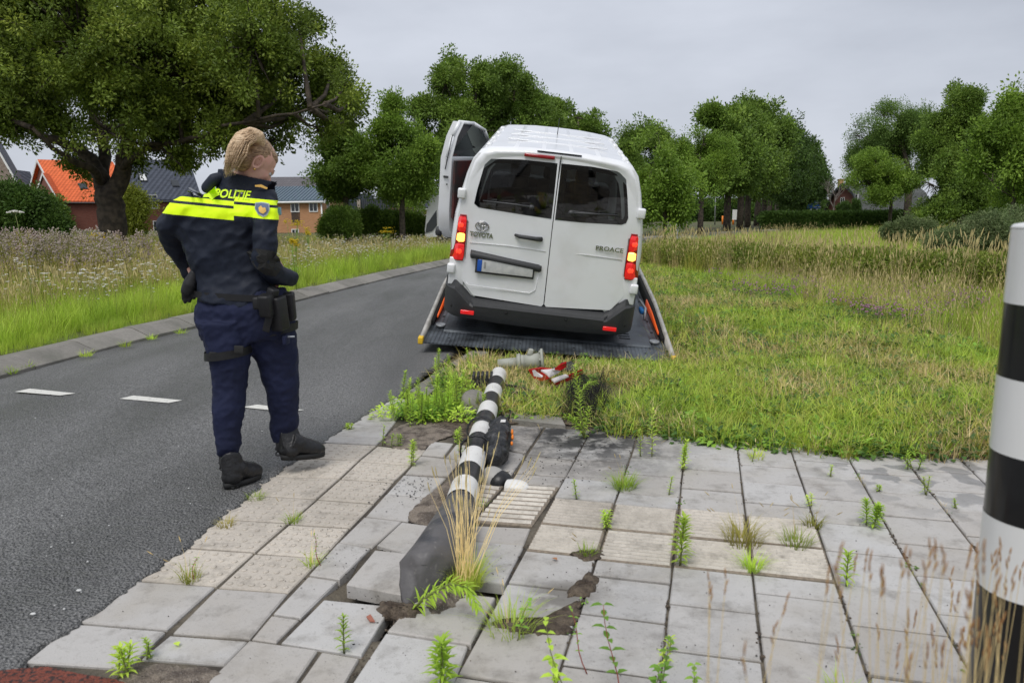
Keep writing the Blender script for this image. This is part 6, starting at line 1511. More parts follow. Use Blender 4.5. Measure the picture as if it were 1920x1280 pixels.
# torso core under the jacket joins neck and arms
limb(mb, [(440, 390, 3.86, .09), (445, 470, 3.86, .10), (455, 560, 3.86, .11)])
limb(mb, [(425, 380, 3.84, .05), (370, 390, 3.84, .045), (322, 424, 3.86, .036), (334, 460, 3.94, .03), (352, 496, 4.0, .026)])
limb(mb, [(460, 385, 3.84, .05), (500, 400, 3.80, .045), (503, 480, 3.78, .04), (528, 512, 3.88, .028)])
def hand(mb, wrist, dirv, side, up, scale=1.0):
    d = Vector(dirv).normalized(); s = Vector(side).normalized(); u = d.cross(s).normalized(); w = A3(*wrist)
    M = Matrix(((d.x, s.x, u.x, w.x), (d.y, s.y, u.y, w.y), (d.z, s.z, u.z, w.z), (0, 0, 0, 1)))
    mb.ball((.045, 0, 0), (.052, .040, .017), M)
    for k, (o_, l) in enumerate(((-.030, .066), (-.010, .076), (.010, .072), (.029, .056))):
        mb.tube([M @ Vector((.07, o_ * .8, 0)), M @ Vector((.088 + l * .3, o_, .004)), M @ Vector((.088 + l * .66, o_, -.012)), M @ Vector((.085 + l * .85, o_, -.032))], [.010, .0095, .0085, .007], 8)
    mb.tube([M @ Vector((.02, -.03, 0)), M @ Vector((.045, -.052, -.006)), M @ Vector((.075, -.058, -.016))], [.013, .011, .008], 8)
hand(mb, (354, 500, 4.0), (.8, -.3, -.45), (0, 1, 0), 0); hand(mb, (528, 512, 3.88), (-.45, .5, -.4), (.2, 0, 1), 0)
body_ = remesh('body', mb, .0045, m_skin, off, 3)
# eyes
for s in (-1, 1):
    MB().ball((.079, s * .030, -.003), (.012, .012, .011), HM, 12, 8).build('eye', mat('eye_white', (.6, .58, .55), .3), off)
    MB().ball((.0885, s * .031, -.004), (.0045, .006, .006), HM, 10, 8).build('iris', mat('iris', (.05, .09, .13), .2), off)
    MB().tube([HM @ Vector((.088, s * (.014 + .01 * q), .020 + .003 * math.sin(q))) for q in range(4)], .0028, 5).build('eyebrow', m_hair, off)
    MB().tube([HM @ Vector((.0895 - .002 * q, s * (.020 + .008 * q), .006 - .002 * abs(q - 1))) for q in range(4)], .0018, 5).build('eyelash', m_seam, off)
MB().ball((.004, -.083, -.050), .006, HM).build('earring', mat('gold', (.7, .45, .15), .3, metal=1), off)
# hair: cap pulled back, with a ponytail that rises and drops to the left
mb = MB()
mb.ball((-.024, 0, .032), (.094, .082, .088), HM, 20, 14); mb.ball((-.048, 0, -.012), (.062, .072, .080), HM, 16, 12); mb.ball((.020, 0, .064), (.060, .064, .042), HM, 16, 12)
hair = remesh('hair', mb, .005, m_hair, off, 4, disp=lambda c: .0012 * noise.noise(Vector((c.x * 60, c.y * 60, c.z * 22))) + .002 * noise.noise(Vector((c.x * 160, c.y * 160, c.z * 40))))
mb = MB(); limb(mb, [(490, 268, 3.80, .022), (485, 256, 3.77, .030), (472, 253, 3.75, .038), (455, 262, 3.73, .043), (443, 281, 3.73, .043), (434, 301, 3.74, .033), (427, 317, 3.75, .017), (424, 328, 3.75, .006)])
tail = remesh('ponytail', mb, .005, m_tail, hair, 3, disp=lambda c: .0015 * noise.noise(Vector((c.x * 90 + c.z * 60, c.y * 90, c.z * 10 - c.x * 8))) + .002 * noise.noise(Vector((c.x * 200 + c.z * 130, c.y * 160, c.z * 20))))
mb = MB(); r = random.Random(3)
for k in range(260):
    o_ = r.uniform(-1, 1); a = A3(476 + 6 * o_, 250 + r.uniform(-8, 10) + 4 * o_, 3.72 + r.uniform(-.03, .03)); b_ = A3(446 + 17 * o_, 284 + 8 * o_, 3.70 + r.uniform(-.02, .04)); c_ = A3(430 + 10 * o_ + r.uniform(-3, 3), 320 + r.uniform(-14, 12) - 3 * o_, 3.73 + r.uniform(-.03, .03))
    mb.tube([a, a.lerp(b_, .5) + Vector((-.010, 0, .014)), b_, c_], [.0012, .0016, .0014, .0004], 4)
o = mb.build('hair_strand', m_tail, hair); tag(o, kind='stuff')
MB().tube([HM @ Vector((-.065 + .022 * math.cos(q), .022 * math.sin(q), .100 + .006 * math.cos(q))) for q in [i * PI / 6 for i in range(13)]], .006, 6).build('hair_tie', m_blk, hair)
# jacket
mb = MB()
mb.loft([hring(354, 402, 514, 3.85, .075), hring(364, 378, 520, 3.84, .09), hring(380, 352, 518, 3.83, .11), hring(400, 338, 512, 3.83, .125), hring(430, 332, 508, 3.84, .128), hring(460, 342, 506, 3.85, .127), hring(485, 353, 508, 3.86, .13), hring(512, 366, 510, 3.87, .135, tilt=-.04), hring(538, 372, 514, 3.87, .148, tilt=-.10), hring(556, 374, 520, 3.87, .160, tilt=-.16), hring(567, 375, 522, 3.87, .164, tilt=-.18), hring(571, 380, 518, 3.87, .156, tilt=-.18)])
limb(mb, [(366, 384, 3.80, .070), (345, 398, 3.80, .078), (318, 422, 3.84, .070), (328, 452, 3.92, .064), (348, 490, 4.0, .058), (364, 520, 4.02, .050)])
limb(mb, [(490, 382, 3.80, .066), (499, 404, 3.74, .068), (497, 450, 3.70, .064), (497, 492, 3.71, .062), (520, 515, 3.80, .056), (546, 521, 3.90, .045)])
jacket = remesh('jacket', mb, .0065, m_jack, off, 7, disp=folds(.022, sc=.55))
mb = MB(); rings = []
for py, xl, xr, b_, tl in ((366, 404, 522, .090, .05), (352, 409, 521, .086, .12), (340, 411, 520, .084, .20), (329, 413, 519, .082, .26)): rings.append(hring(py, xl, xr, 3.86, b_, 28, tilt=-tl * .9))
inner = [[p.lerp(sum(r_, Vector()) / len(r_), .09) for p in r_] for r_ in rings[::-1]]
mb.loft(rings + inner, caps=False); remesh('collar', mb, .005, m_jack, jacket, 4, disp=folds(.006))
mb = MB(); limb(mb, [(388, 352, 3.80, .028), (402, 336, 3.80, .030), (420, 330, 3.82, .022)]); remesh('hood_roll', mb, .006, m_jack, jacket, 4)
# bvh helpers: lay flat print on the cloth
from mathutils.bvhtree import BVHTree
def bvh_of(o): return BVHTree.FromPolygons([v.co + POFF for v in o.data.vertices], [tuple(p.vertices) for p in o.data.polygons])
BJ = bvh_of(jacket)
def on_cloth(px, py, bvh, lift=.004):
    d = Vector(ray(px, py)).normalized(); h_ = bvh.ray_cast(Vector(CAMP), d)
    if h_[0] is None: return at(px, py, 3.68) - POFF
    return h_[0] + h_[1] * lift * (1 if h_[1].dot(d) < 0 else -1) - POFF
def print_poly(name, pts, m, bvh, parent, lift=.004, sub=1):
    c_ = (sum(p[0] for p in pts) / len(pts), sum(p[1] for p in pts) / len(pts)); out = []
    n_ = len(pts)
    for i in range(n_):
        for s in range(3): out.append((pts[i][0] + (pts[(i + 1) % n_][0] - pts[i][0]) * s / 3, pts[i][1] + (pts[(i + 1) % n_][1] - pts[i][1]) * s / 3))
    vs = [on_cloth(*c_, bvh, lift)]; fs = []; k = len(out)
    for f in (.5, 1.0): vs += [on_cloth(c_[0] + (p[0] - c_[0]) * f, c_[1] + (p[1] - c_[1]) * f, bvh, lift) for p in out]
    fs = [(0, 1 + i, 1 + (i + 1) % k) for i in range(k)] + [(1 + i, 1 + k + i, 1 + k + (i + 1) % k, 1 + (i + 1) % k) for i in range(k)]
    return mesh_obj(name, vs, fs, m, parent)
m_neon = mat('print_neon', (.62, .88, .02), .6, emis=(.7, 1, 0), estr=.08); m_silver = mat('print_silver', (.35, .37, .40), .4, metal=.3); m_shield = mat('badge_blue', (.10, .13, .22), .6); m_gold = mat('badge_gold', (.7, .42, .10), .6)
# back print: word with flame emblem
me = textmesh('POLITIE', 1, 0, 'lettering', m_neon, off, Matrix.Identity(4), shear=.35, bold=.02)
for v in me.data.vertices:
    px = 434 + v.co.x * 19.5; py = 366 - v.co.y * 22 + v.co.x * 1.3; v.co = on_cloth(px, py, BJ, .005)
me.parent = jacket
print_poly('flame_emblem', [(381, 371), (384, 364), (390, 366), (393, 359), (398, 355), (404, 349), (404, 357), (410, 354), (408, 362), (413, 366), (405, 370), (398, 376), (392, 371)], m_neon, BJ, jacket)
for q in [[(353, 353), (356, 351), (378, 364), (376, 366)], [(350, 359), (353, 357), (377, 370), (375, 372)], [(440, 357), (443, 356), (456, 363), (454, 365)]]: print_poly('print_stripe', q, m_silver, BJ, jacket)
print_poly('sleeve_badge', [(480, 381), (492, 380), (504, 383), (505, 395), (500, 404), (494, 408), (485, 402), (479, 392)], m_silver, BJ, jacket, .006)
print_poly('sleeve_badge_field', [(482, 383), (492, 382.5), (502, 385), (503, 395), (498, 402), (494, 405.5), (486, 400), (481, 392)], m_shield, BJ, jacket, .008)
print_poly('sleeve_badge_mark', [(487, 392), (491, 388), (494, 392), (498, 391), (499, 397), (494, 402), (488, 398)], m_gold, BJ, jacket, .010)
print_poly('elbow_patch', [(462, 472), (480, 466), (512, 470), (524, 484), (527, 505), (516, 518), (496, 514), (478, 500)], m_patch, BJ, jacket, .003)
print_poly('shoulder_mark', [(478, 347), (490, 346), (502, 352), (500, 355), (488, 351), (478, 350)], m_gold, BJ, jacket, .006)
# trousers
mb = MB()
mb.loft([hring(540, 372, 536, 3.86, .12), hring(575, 367, 546, 3.86, .145), hring(605, 370, 549, 3.87, .15), hring(635, 381, 551, 3.88, .135)])
def leg(rs): mb.loft([hring(py, xl, xr, Y, b_, 18, sq=2.1) for py, xl, xr, Y, b_ in rs])
leg([(600, 368, 470, 3.80, .13), (640, 382, 470, 3.79, .125), (680, 395, 468, 3.78, .108), (720, 399, 464, 3.78, .098), (760, 398, 461, 3.77, .092), (800, 398, 453, 3.76, .080), (830, 401, 454, 3.76, .078), (846, 407, 449, 3.76, .062), (852, 411, 446, 3.76, .055)])
leg([(600, 455, 553, 3.90, .13), (640, 462, 556, 3.90, .12), (680, 482, 560, 3.92, .105), (720, 495, 562, 3.94, .098), (760, 503, 560, 3.96, .082), (795, 506, 561, 3.98, .078), (815, 509, 559, 3.99, .070), (826, 512, 556, 3.99, .062)])
trousers = remesh('trousers', mb, .007, m_trou, off, 7, disp=folds(.017, sc=.75, seed=5))
BT = bvh_of(trousers)
# boots
def boot(ank, heel, toe, lift, Ya, Yt, nm='boot'):
    a = A3(*ank, Ya); g0 = G(*heel); g0.z = lift[0]; g1 = G(*toe); g1.z = lift[1]; h_ = g0 - POFF; t_ = g1 - POFF
    mb = MB(); d = (t_ - h_).normalized(); d = Vector((d.x, d.y, 0)).normalized(); s = Vector((-d.y, d.x, 0)); L_ = (t_ - h_).length
    P_ = lambda u, z: h_.lerp(t_, u) + Vector((0, 0, z))
    mb.tube([a + Vector((0, 0, .05)), a, P_(.22, .14), P_(.2, .06)], [.055, .055, .054, .048], 14); mb.ball(P_(.2, .05), (.055, .05, .045))
    for u, z, r_ in ((.35, .085, .052), (.5, .062, .050), (.65, .050, .050), (.8, .044, .046), (.9, .040, .036)): mb.ball(P_(u, z), (r_ * 1.1, r_, r_ * .95))
    mb.tube([P_(.2, .10), P_(.5, .07), P_(.85, .045)], [.05, .048, .042], 12)
    bt = remesh(nm, mb, .006, m_boot, off, 4)
    ring = lambda z, k: [h_.lerp(t_, .5) + (d * math.cos(q) * (L_ / 2 + .012) * k + s * math.sin(q) * (.048 + .008 * math.cos(q)) * k) + Vector((0, 0, z + (lift[1] - lift[0]) * .5 * math.cos(q))) for q in [i * 2 * PI / 24 for i in range(24)]]
    sl = MB().loft([ring(0, .97), ring(.012, 1.0), ring(.028, 1.0)], caps=True).build('sole', m_sole, bt)
    for k in range(7): MB().rbox((0, 0, 0), (.012, .080, .008), .003, Matrix.Translation(P_((k + .7) / 8, .004)) @ Matrix.Rotation(math.atan2(d.y, d.x), 4, 'Z')).build('tread', m_sole, bt)
    for z in (.0, .03): 
        c_ = a + Vector((.0, 0, z - .02)); MB().tube([c_ + Vector((math.cos(q) * .054, math.sin(q) * .054, .003 * math.sin(3 * q))) for q in [i * PI / 8 for i in range(17)]], .004, 5).build('lace_band', m_sole, bt)
boot((432, 868), (424, 922), (486, 899), (.018, .018), 3.76, 3.8)
boot((536, 842), (532, 890), (606, 872), (.085, .055), 3.99, 4.1)
# belt gear
def gear(nm, a, b_, w, d_, m=m_blk, rb=.012):
    c0, c1 = A3(*a), A3(*b_); v = c1 - c0; M = Matrix.Translation((c0 + c1) / 2) @ v.to_track_quat('Z', 'X').to_matrix().to_4x4()
    return MB().rbox((0, 0, 0), (w, d_, v.length), rb, M).build(nm, m, off)
MB().loft([hring(py, 366, 546, 3.87, .150, 28, tilt=-.06) for py in (546, 558)], caps=False).build('belt', m_blk, off)
h1_ = gear('holster', (519, 556, 3.74), (527, 618, 3.76), .085, .06); gear('holster_grip', (513, 540, 3.72), (509, 560, 3.73), .05, .045); gear('pouch', (497, 552, 3.68), (503, 592, 3.70), .075, .06); gear('pouch', (484, 556, 3.70), (486, 580, 3.70), .05, .05); gear('radio', (541, 548, 3.84), (546, 600, 3.86), .06, .05)
gear('strap_drop', (507, 585, 3.70), (498, 622, 3.70), .035, .012)
def wrapstrap(py0, py1, xl, xr, Y, b_, nm='thigh_strap', tl=0): return MB().loft([hring(py0, xl, xr, Y, b_, 24, sq=2.1, tilt=tl), hring(py1, xl, xr, Y, b_, 24, sq=2.1, tilt=tl)], caps=False).build(nm, m_blk, off)
st_ = wrapstrap(652, 667, 386, 472, 3.785, .132, tl=.12); gear('buckle', (399, 660, 3.67), (399, 671, 3.67), .035, .012, m_patch, .003); gear('buckle', (448, 648, 3.66), (448, 662, 3.66), .045, .012, m_patch, .003)
wrapstrap(612, 626, 450, 558, 3.90, .145, tl=.16)
gear('pocket_flap', (536, 628, 3.77), (537, 645, 3.77), .075, .02, m_trou, .006); MB().rbox(A3(545, 631, 3.77), (.04, .01, .008), .002).build('pocket_tab', m_silver, off)
# gloves hanging from the left side of the belt
mb = MB(); w = (366, 512, 3.86)
limb(mb, [(364, 512, 3.80, .022), (357, 532, 3.80, .036), (352, 545, 3.80, .034)])
for a, b_ in (((346, 545), (344, 560)), ((351, 550), (347, 566)), ((357, 550), (355, 564)), ((361, 546), (364, 558)), ((348, 532), (343, 545))): limb(mb, [(*a, 3.80, .014), (*b_, 3.80, .010)])
remesh('glove', mb, .005, m_blk, off, 2); gear('glove_clip', (368, 504, 3.82), (366, 516, 3.82), .03, .02, m_chrome, .004)
MB().rbox((0, 0, 0), (.03, .012, .04), .006, Matrix.Translation(A3(522, 396, 3.93))).build('chest_badge', mat('badge_light', (.2, .4, .55), .5), jacket)
# ================================================================== the two striped poles
m_pw = mat('pole_white', (.72, .71, .68), .45, var=.06, vscale=6, speck=(70, .66, (.2, .19, .18), .6), col2=(.60, .585, .55), mixscale=9, mixlo=.5, mixhi=.75)
m_pb = mat('pole_black', (.014, .014, .015), .38, var=.3, vscale=9, col2=(.05, .05, .05), mixscale=14, mixlo=.55, mixhi=.8, bump=.1, bscale=60)
m_cone = mat('pole_sleeve', (.045, .046, .052), .5, var=.2, vscale=9, col2=(.105, .10, .10), mixscale=5, mixlo=.44, mixhi=.52, speck=(40, .64, (.2, .19, .18), .5), bump=.25, bscale=30)
m_pw2 = mat('post_white_film', (.74, .74, .72), .3, coat=.3, var=.03, vscale=5); m_pb2 = mat('post_black_film', (.010, .010, .011), .3, coat=.3, var=.2, vscale=40)
root = empty('striped_pole', G(800, 1100), label='fallen black and white striped traffic light pole lying across the paving slabs', cat='pole'); O = Vector(root.location); INV = -O
tip, mid_ = G(934, 706, .07), G(867, 930, .075); ax = (tip - mid_).normalized()
def onax(py):     # the point of the pole whose middle shows at this height of the photo
    lo, hi = -1.5, 1.2 + (tip - mid_).length
    for _ in range(40):
        m_ = (lo + hi) / 2; q = mid_ + ax * m_
        if proj1(q)[1] > py: lo = m_
        else: hi = m_
    return lo
bs = [702, 718, 733, 749, 767, 786, 807, 829, 857, 887, 914, 943]
ss = [onax(y) for y in bs]
up = Vector((0, 0, 1)); sd = ax.cross(up).normalized(); un = sd.cross(ax)
def ringat(s, r_, n=28, dz=0, sq=1.0): c = mid_ + ax * s + INV + Vector((0, 0, dz)); return [c + sd * (math.cos(2 * PI * k / n) * r_) + un * (math.sin(2 * PI * k / n) * r_ * sq) for k in range(n)]
rad = lambda s: .063 + .004 * max(0, min(1, (ss[4] - s) / (ss[4] - ss[-1])))
for k in range(len(bs) - 1):
    s0, s1 = ss[k], ss[k + 1]; w_ = k % 2 == 0; rr = rad(s0) + (.0015 if w_ else 0)
    mb = MB(); mb.loft([ringat(s0, rr), ringat(s0 + (s1 - s0) * .5, (rr + rad(s1) + (.0015 if w_ else 0)) / 2), ringat(s1, rad(s1) + (.0015 if w_ else 0))], caps=False)
    if k == 0: mb.loft([ringat(s0, rr), ringat(s0, rr * .9), ringat(s0 - .3, rr * .9)], caps=True)
    mb.build('white_band' if w_ else 'black_band', m_pw if w_ else m_pb, root)
# flared lower sleeve, torn at the foot
mb = MB(); sE = ss[-1]; foot = G(768, 1146, -.03) + INV; side = G(752, 1052, .09) + INV
rings = []
for s, r_, z in ((sE, rad(sE), 0), (sE - .12, .078, .004), (sE - .26, .088, .010), (sE - .38, .098, .016)):
    rg_ = ringat(s, r_, 28, z, .96); rings.append(rg_)
last = rings[-1]; r = random.Random(5); end = []
cE = sum(last, Vector()) / 28
for k, p in enumerate(last):
    a = 2 * PI * k / 28; dn = max(0, -math.cos(a - .6)) ; q = p - ax * (.05 + .10 * max(0, math.cos(a - 2.6)) + r.uniform(0, .012)); q.z = min(q.z, .22); end.append(q - Vector((0, 0, .02)))
ctl = [(856, 1064, .07), (838, 1042, .13), (806, 1032, .175), (770, 1036, .16), (748, 1052, .11), (750, 1104, .04), (758, 1147, -.015), (832, 1116, -.01)]
cw = [G(*q) + INV for q in ctl]; end = []
for k in range(28): u = k / 28 * 8; i = int(u) % 8; end.append(cw[i].lerp(cw[(i + 1) % 8], u - int(u)) + Vector((r.uniform(-.003, .003), 0, r.uniform(-.003, .003))))
rings.append([a_.lerp(b_, .55) for a_, b_ in zip(rings[-1], end)]); rings.append(end); ce = sum(end, Vector()) / 28; rings.append([ce + (p - ce) * .9 - ax * .012 for p in end]); rings.append([ce + (p - ce) * .45 - ax * .03 + Vector((0, 0, .01)) for p in end])
mb.loft(rings, caps=True).build('sleeve', m_cone, root, auto=70)
# melted signal head strapped to the pole
m_melt = mat('melted_plastic', (.018, .019, .021), .42, var=.4, vscale=30, col2=(.06, .06, .062), mixscale=22, mixlo=.5, mixhi=.7, bump=.5, bscale=60)
so = onax(826); c0 = mid_ + ax * so + INV; mb = MB()
M = Matrix.Translation(c0 + sd * .105 + Vector((0, 0, -.005))) @ Matrix(((ax.x, sd.x, 0, 0), (ax.y, sd.y, 0, 0), (ax.z, sd.z, 1, 0), (0, 0, 0, 1)))
for q, (x, r_) in enumerate(((-.30, .062), (-.19, .085), (-.07, .088), (.06, .090), (.18, .085), (.28, .062))): mb.ball((x * 1.02, (q % 2) * .01, .005), (r_ * .98, r_ * .86, r_ * 1.05), M, 18, 12)
mb.rbox((.0, .02, .02), (.50, .08, .10), .04, M)
hdm = remesh('signal_head', mb, .007, m_melt, root, 3, disp=lambda c: .012 * noise.noise(c * 17) + .006 * noise.noise(c * 45))
for x, y, z, s in ((.02, .088, .05, .03), (-.02, .092, .035, .028), (-.06, .094, .05, .024), (-.10, .092, .03, .02)): MB().ball((x * 1.3, y, z), (s * .9, .008, s * .6), M, 10, 7).build('lens_shard', m_orange, hdm)
MB().rbox((.12, .03, .092), (.05, .03, .006), .002, M).build('label_sticker', m_pw, hdm)
for x in (-.2, .2): MB().tube([c0 + ax * x + sd * math.cos(a) * .09 + un * math.sin(a) * .09 for a in [i * PI / 8 for i in range(17)]], .007, 6).build('clamp', m_melt, root)
# upright post at the right edge
pc_ = at(1852, 900, 1.42); PX, PY = pc_.x + .106, 1.42; root = empty('striped_post', (PX, PY, 0), label='upright black and white striped post cut by the right edge of the picture', cat='post')
zb = [at(1880, y, PY).z for y in (429, 570, 708, 847, 968, 1101)] ; r_ = .092
zz = [0] + zb[::-1]
MB().loft([[Vector((r_ * math.cos(2 * PI * j / 48), r_ * math.sin(2 * PI * j / 48), z_)) for j in range(48)] for z_ in (-.2, zz[1])], caps=False).build('black_band', m_pb2, root)
for k in range(1, len(zz) - 1): w_ = k % 2 == 1; rr = r_ + (.0008 if w_ else 0); MB().loft([[Vector((rr * math.cos(2 * PI * j / 48), rr * math.sin(2 * PI * j / 48), z_)) for j in range(48)] for z_ in (zz[k], zz[k + 1])], caps=False).build('white_band' if w_ else 'black_band', m_pw2 if w_ else m_pb2, root)
zt = zz[-1]; MB().lathe([(r_ + .0008, zt - .001), (r_ + .0008, zt + .003), (r_ - .004, zt + .008), (r_ - .02, zt + .011), (0, zt + .014)], n=48).build('cap', m_pw2, root)

# ---- wreckage
root = empty('plastic_shard', G(925, 895), label='curved grey-and-black plastic piece lying under the melted signal head', cat='debris'); O = root.location
a, b_ = G(912, 898, 0) - O, G(948, 905, 0) - O; dv = (b_ - a).normalized(); pv = Vector((-dv.y, dv.x, 0))
def shell(a, b_, w_, h_, m1, m2, par, nm):
    rg1 = []; n_ = 10; L_ = (b_ - a)
    for k in range(7):
        t_ = k / 6; c = a + L_ * t_; f = math.sin(PI * min(1, .25 + t_ * .75)) ** .4; rg1.append([c + pv * (math.cos(PI * q / n_) * w_ * f) + Vector((0, 0, math.sin(PI * q / n_) * h_ * f)) for q in range(n_ + 1)])
    inn_ = [[p + Vector((0, 0, -.006)) for p in r_] for r_ in rg1]
    o = MB().loft(rg1, closed=False, caps=False).build(nm, m1, par); MB().loft(inn_, closed=False, caps=False).build('inner_face', m2, par); return o
shell(a, b_, .07, .075, mat('grey_shell', (.34, .33, .31), .5), m_pb, root, 'shell'); shell(a + dv * .05, b_ + dv * .03, .07, .06, m_pb, m_pb, root, 'shell')
root = empty('plastic_shard', G(966, 905), label='white curved plastic shard with black inside on the ribbed slab', cat='debris'); O = root.location
a, b_ = G(950, 910, 0) - O, G(993, 914, 0) - O; dv = (b_ - a).normalized(); pv = Vector((-dv.y, dv.x, 0)); shell(a, b_, .055, .034, m_pw, m_pb, root, 'shell')
# grey plastic pipe base
m_pipe = mat('grey_green_plastic', (.36, .37, .32), .6, var=.12, vscale=12, col2=(.22, .22, .18), mixscale=12, mixlo=.5, mixhi=.72)
p0, p1, p2 = G(934, 683, .06), G(975, 682, .08), G(1020, 675, .10); root = empty('broken_pipe', p0.lerp(p2, .5), label='pale grey pipe with a flanged collar lying in the grass before the truck bed', cat='pipe'); O = root.location; d = (p2 - p0).normalized(); l_ = (p2 - p0).length
def seg(u0, u1, r0, r1, nm, par, bow=0): 
    q = MB().tube([p0 - O + d * l_ * u0, p0 - O + d * l_ * (u0 + u1) / 2, p0 - O + d * l_ * u1], [r0, (r0 + r1) / 2, r1], 20).build(nm, m_pipe, par); return q
seg(0, .46, .046, .048, 'pipe', root); seg(.42, .50, .075, .082, 'collar', root); seg(.5, .58, .068, .062, 'collar', root); sg = seg(.56, .94, .062, .072, 'housing', root); seg(.94, .99, .105, .105, 'flange', root)
for k in range(6): a_ = k * PI / 3; s1 = d.orthogonal().normalized(); s2 = d.cross(s1); MB().ball(p0 - O + d * l_ * .93 + (s1 * math.cos(a_) + s2 * math.sin(a_)) * .082, .014, u=8, v=6).build('bolt', m_pipe, root)
MB().tube([p0 - O + d * l_ * .68 + Vector((0, 0, .04)), p0 - O + d * l_ * .72 + Vector((.0, -.02, .11))], [.03, .022], 10).build('spout', m_pipe, root)
# crumpled red and white fairing
m_fr = mat('fairing_red', (.58, .012, .02), .22, coat=.7, speck=(30, .66, (.1, .02, .02), .7)); m_fw = mat('fairing_white', (.62, .58, .57), .35, coat=.4, speck=(40, .64, (.2, .15, .15), .6))
root = empty('crumpled_fairing', G(1040, 700), label='crumpled red and white plastic bodywork lying beside the scorched grass', cat='debris'); O = root.location
def sheet(pts, m, nm, th=.012, par=None):
    c = [G(x, y, z) - O for x, y, z in pts]; n_ = len(c); cen = sum(c, Vector()) / n_ + Vector((0, 0, .015)); vs = c + [cen] + [p - Vector((0, 0, th)) for p in c] + [cen - Vector((0, 0, th))]
    fs = [(i, (i + 1) % n_, n_) for i in range(n_)] + [(n_ + 1 + (i + 1) % n_, n_ + 1 + i, 2 * n_ + 1) for i in range(n_)] + [(i, n_ + 1 + i, n_ + 1 + (i + 1) % n_, (i + 1) % n_) for i in range(n_)]
    return mesh_obj(nm, vs, fs, m, par or root)
s1 = sheet([(991, 692, .12), (1012, 688, .16), (1034, 690, .15), (1032, 706, .10), (1016, 712, .05), (1000, 706, .06)], m_fr, 'panel')
sheet([(1014, 693, .165), (1040, 692, .17), (1058, 684, .19), (1048, 696, .14), (1030, 705, .125), (1024, 699, .15)], m_fw, 'panel')
sheet([(1040, 690, .18), (1052, 681, .22), (1062, 677, .24), (1062, 685, .20), (1050, 692, .17)], m_fr, 'panel'); sheet([(1027, 712, .03), (1024, 700, .11), (1030, 702, .12), (1036, 719, .01), (1029, 722, .0)], m_fr, 'panel')
sheet([(1030, 713, .07), (1062, 704, .09), (1092, 691, .11), (1094, 697, .05), (1064, 712, .03), (1036, 722, .02)], m_fr, 'panel'); sheet([(1034, 710, .10), (1060, 701, .11), (1066, 704, .10), (1040, 715, .08)], m_fw, 'panel')
print_ = sheet([(998, 694, .15), (1003, 693, .16), (1006, 702, .12), (1018, 704, .13), (1016, 707, .12), (1001, 704, .11)], m_fw, 'stripe', .004)
mb = MB(); r = random.Random(6)
for _ in range(8): p = G(r.uniform(1035, 1080), r.uniform(686, 702), 0) - O; mb.ball(p + Vector((0, 0, .03)), (r.uniform(.03, .07), r.uniform(.03, .06), r.uniform(.02, .05)), u=9, v=6)
tag(remesh('charred_lump', mb, .01, m_melt, root, 1, disp=lambda c: .02 * noise.noise(c * 20)), kind='stuff')
# cables
m_cable = mat('cable_black', (.012, .012, .013), .5)
def cable(name, pts, rad_, label, m=m_cable):
    c = [G(x, y, z) for x, y, z in pts]; O_ = c[0].copy(); out = []
    for k in range(len(c) - 1):
        p0, p1, p2, p3 = c[max(k - 1, 0)], c[k], c[k + 1], c[min(k + 2, len(c) - 1)]
        for s in range(6):
            t_ = s / 6; out.append(.5 * ((2 * p1) + (p2 - p0) * t_ + (2 * p0 - 5 * p1 + 4 * p2 - p3) * t_ ** 2 + (3 * p1 - p0 - 3 * p2 + p3) * t_ ** 3) - O_)
    out.append(c[-1] - O_); o = MB().tube(out, rad_, 7).build(name, m); o.location = O_; return tag(o, label, 'cable')
cable('cable', [(948, 722, .08), (975, 726, .05), (992, 732, .04), (999, 742, .03), (992, 750, .03), (970, 756, .02), (940, 758, .02), (915, 752, .02)], .011, 'thick black cable making the outer loop right of the fallen pole tip')
cable('cable', [(944, 738, .04), (965, 736, .05), (985, 739, .04), (990, 748, .03), (975, 751, .02), (940, 752, .02)], .009, 'thinner black cable making the inner loop by the fallen pole')
cable('cable', [(942, 752, .03), (940, 765, .03), (942, 778, .03), (950, 784, .03), (957, 775, .04), (954, 763, .05), (945, 756, .04)], .007, 'short black cable loop hanging over the kerb edge')
cable('cable', [(945, 756, .05), (960, 758, .03), (985, 757, .02)], .008, 'short cable end with a yellow band by the pole', mat('cable_yellow', (.5, .42, .06), .5))
root = empty('ribbed_block', G(903, 730), label='black ribbed plastic block just left of the fallen pole tip', cat='debris')
for k in range(5): MB().rbox(Vector((-.06 + k * .035, 0, .06)), (.02, .16, .15), .006).build('rib', m_melt, root)
MB().rbox((.01, 0, .04), (.18, .12, .08), .01).build('core', m_melt, root)
o = MB().lathe([(0, -.02), (.085, -.02), (.09, .0), (.09, .10), (.08, .115), (0, .12)], n=20).build('concrete_stub', m_kerb); o.location = G(886, 766); o.rotation_euler = (.5, .2, 0); tag(o, 'short round concrete stub in the grass left of the pole', 'concrete block')
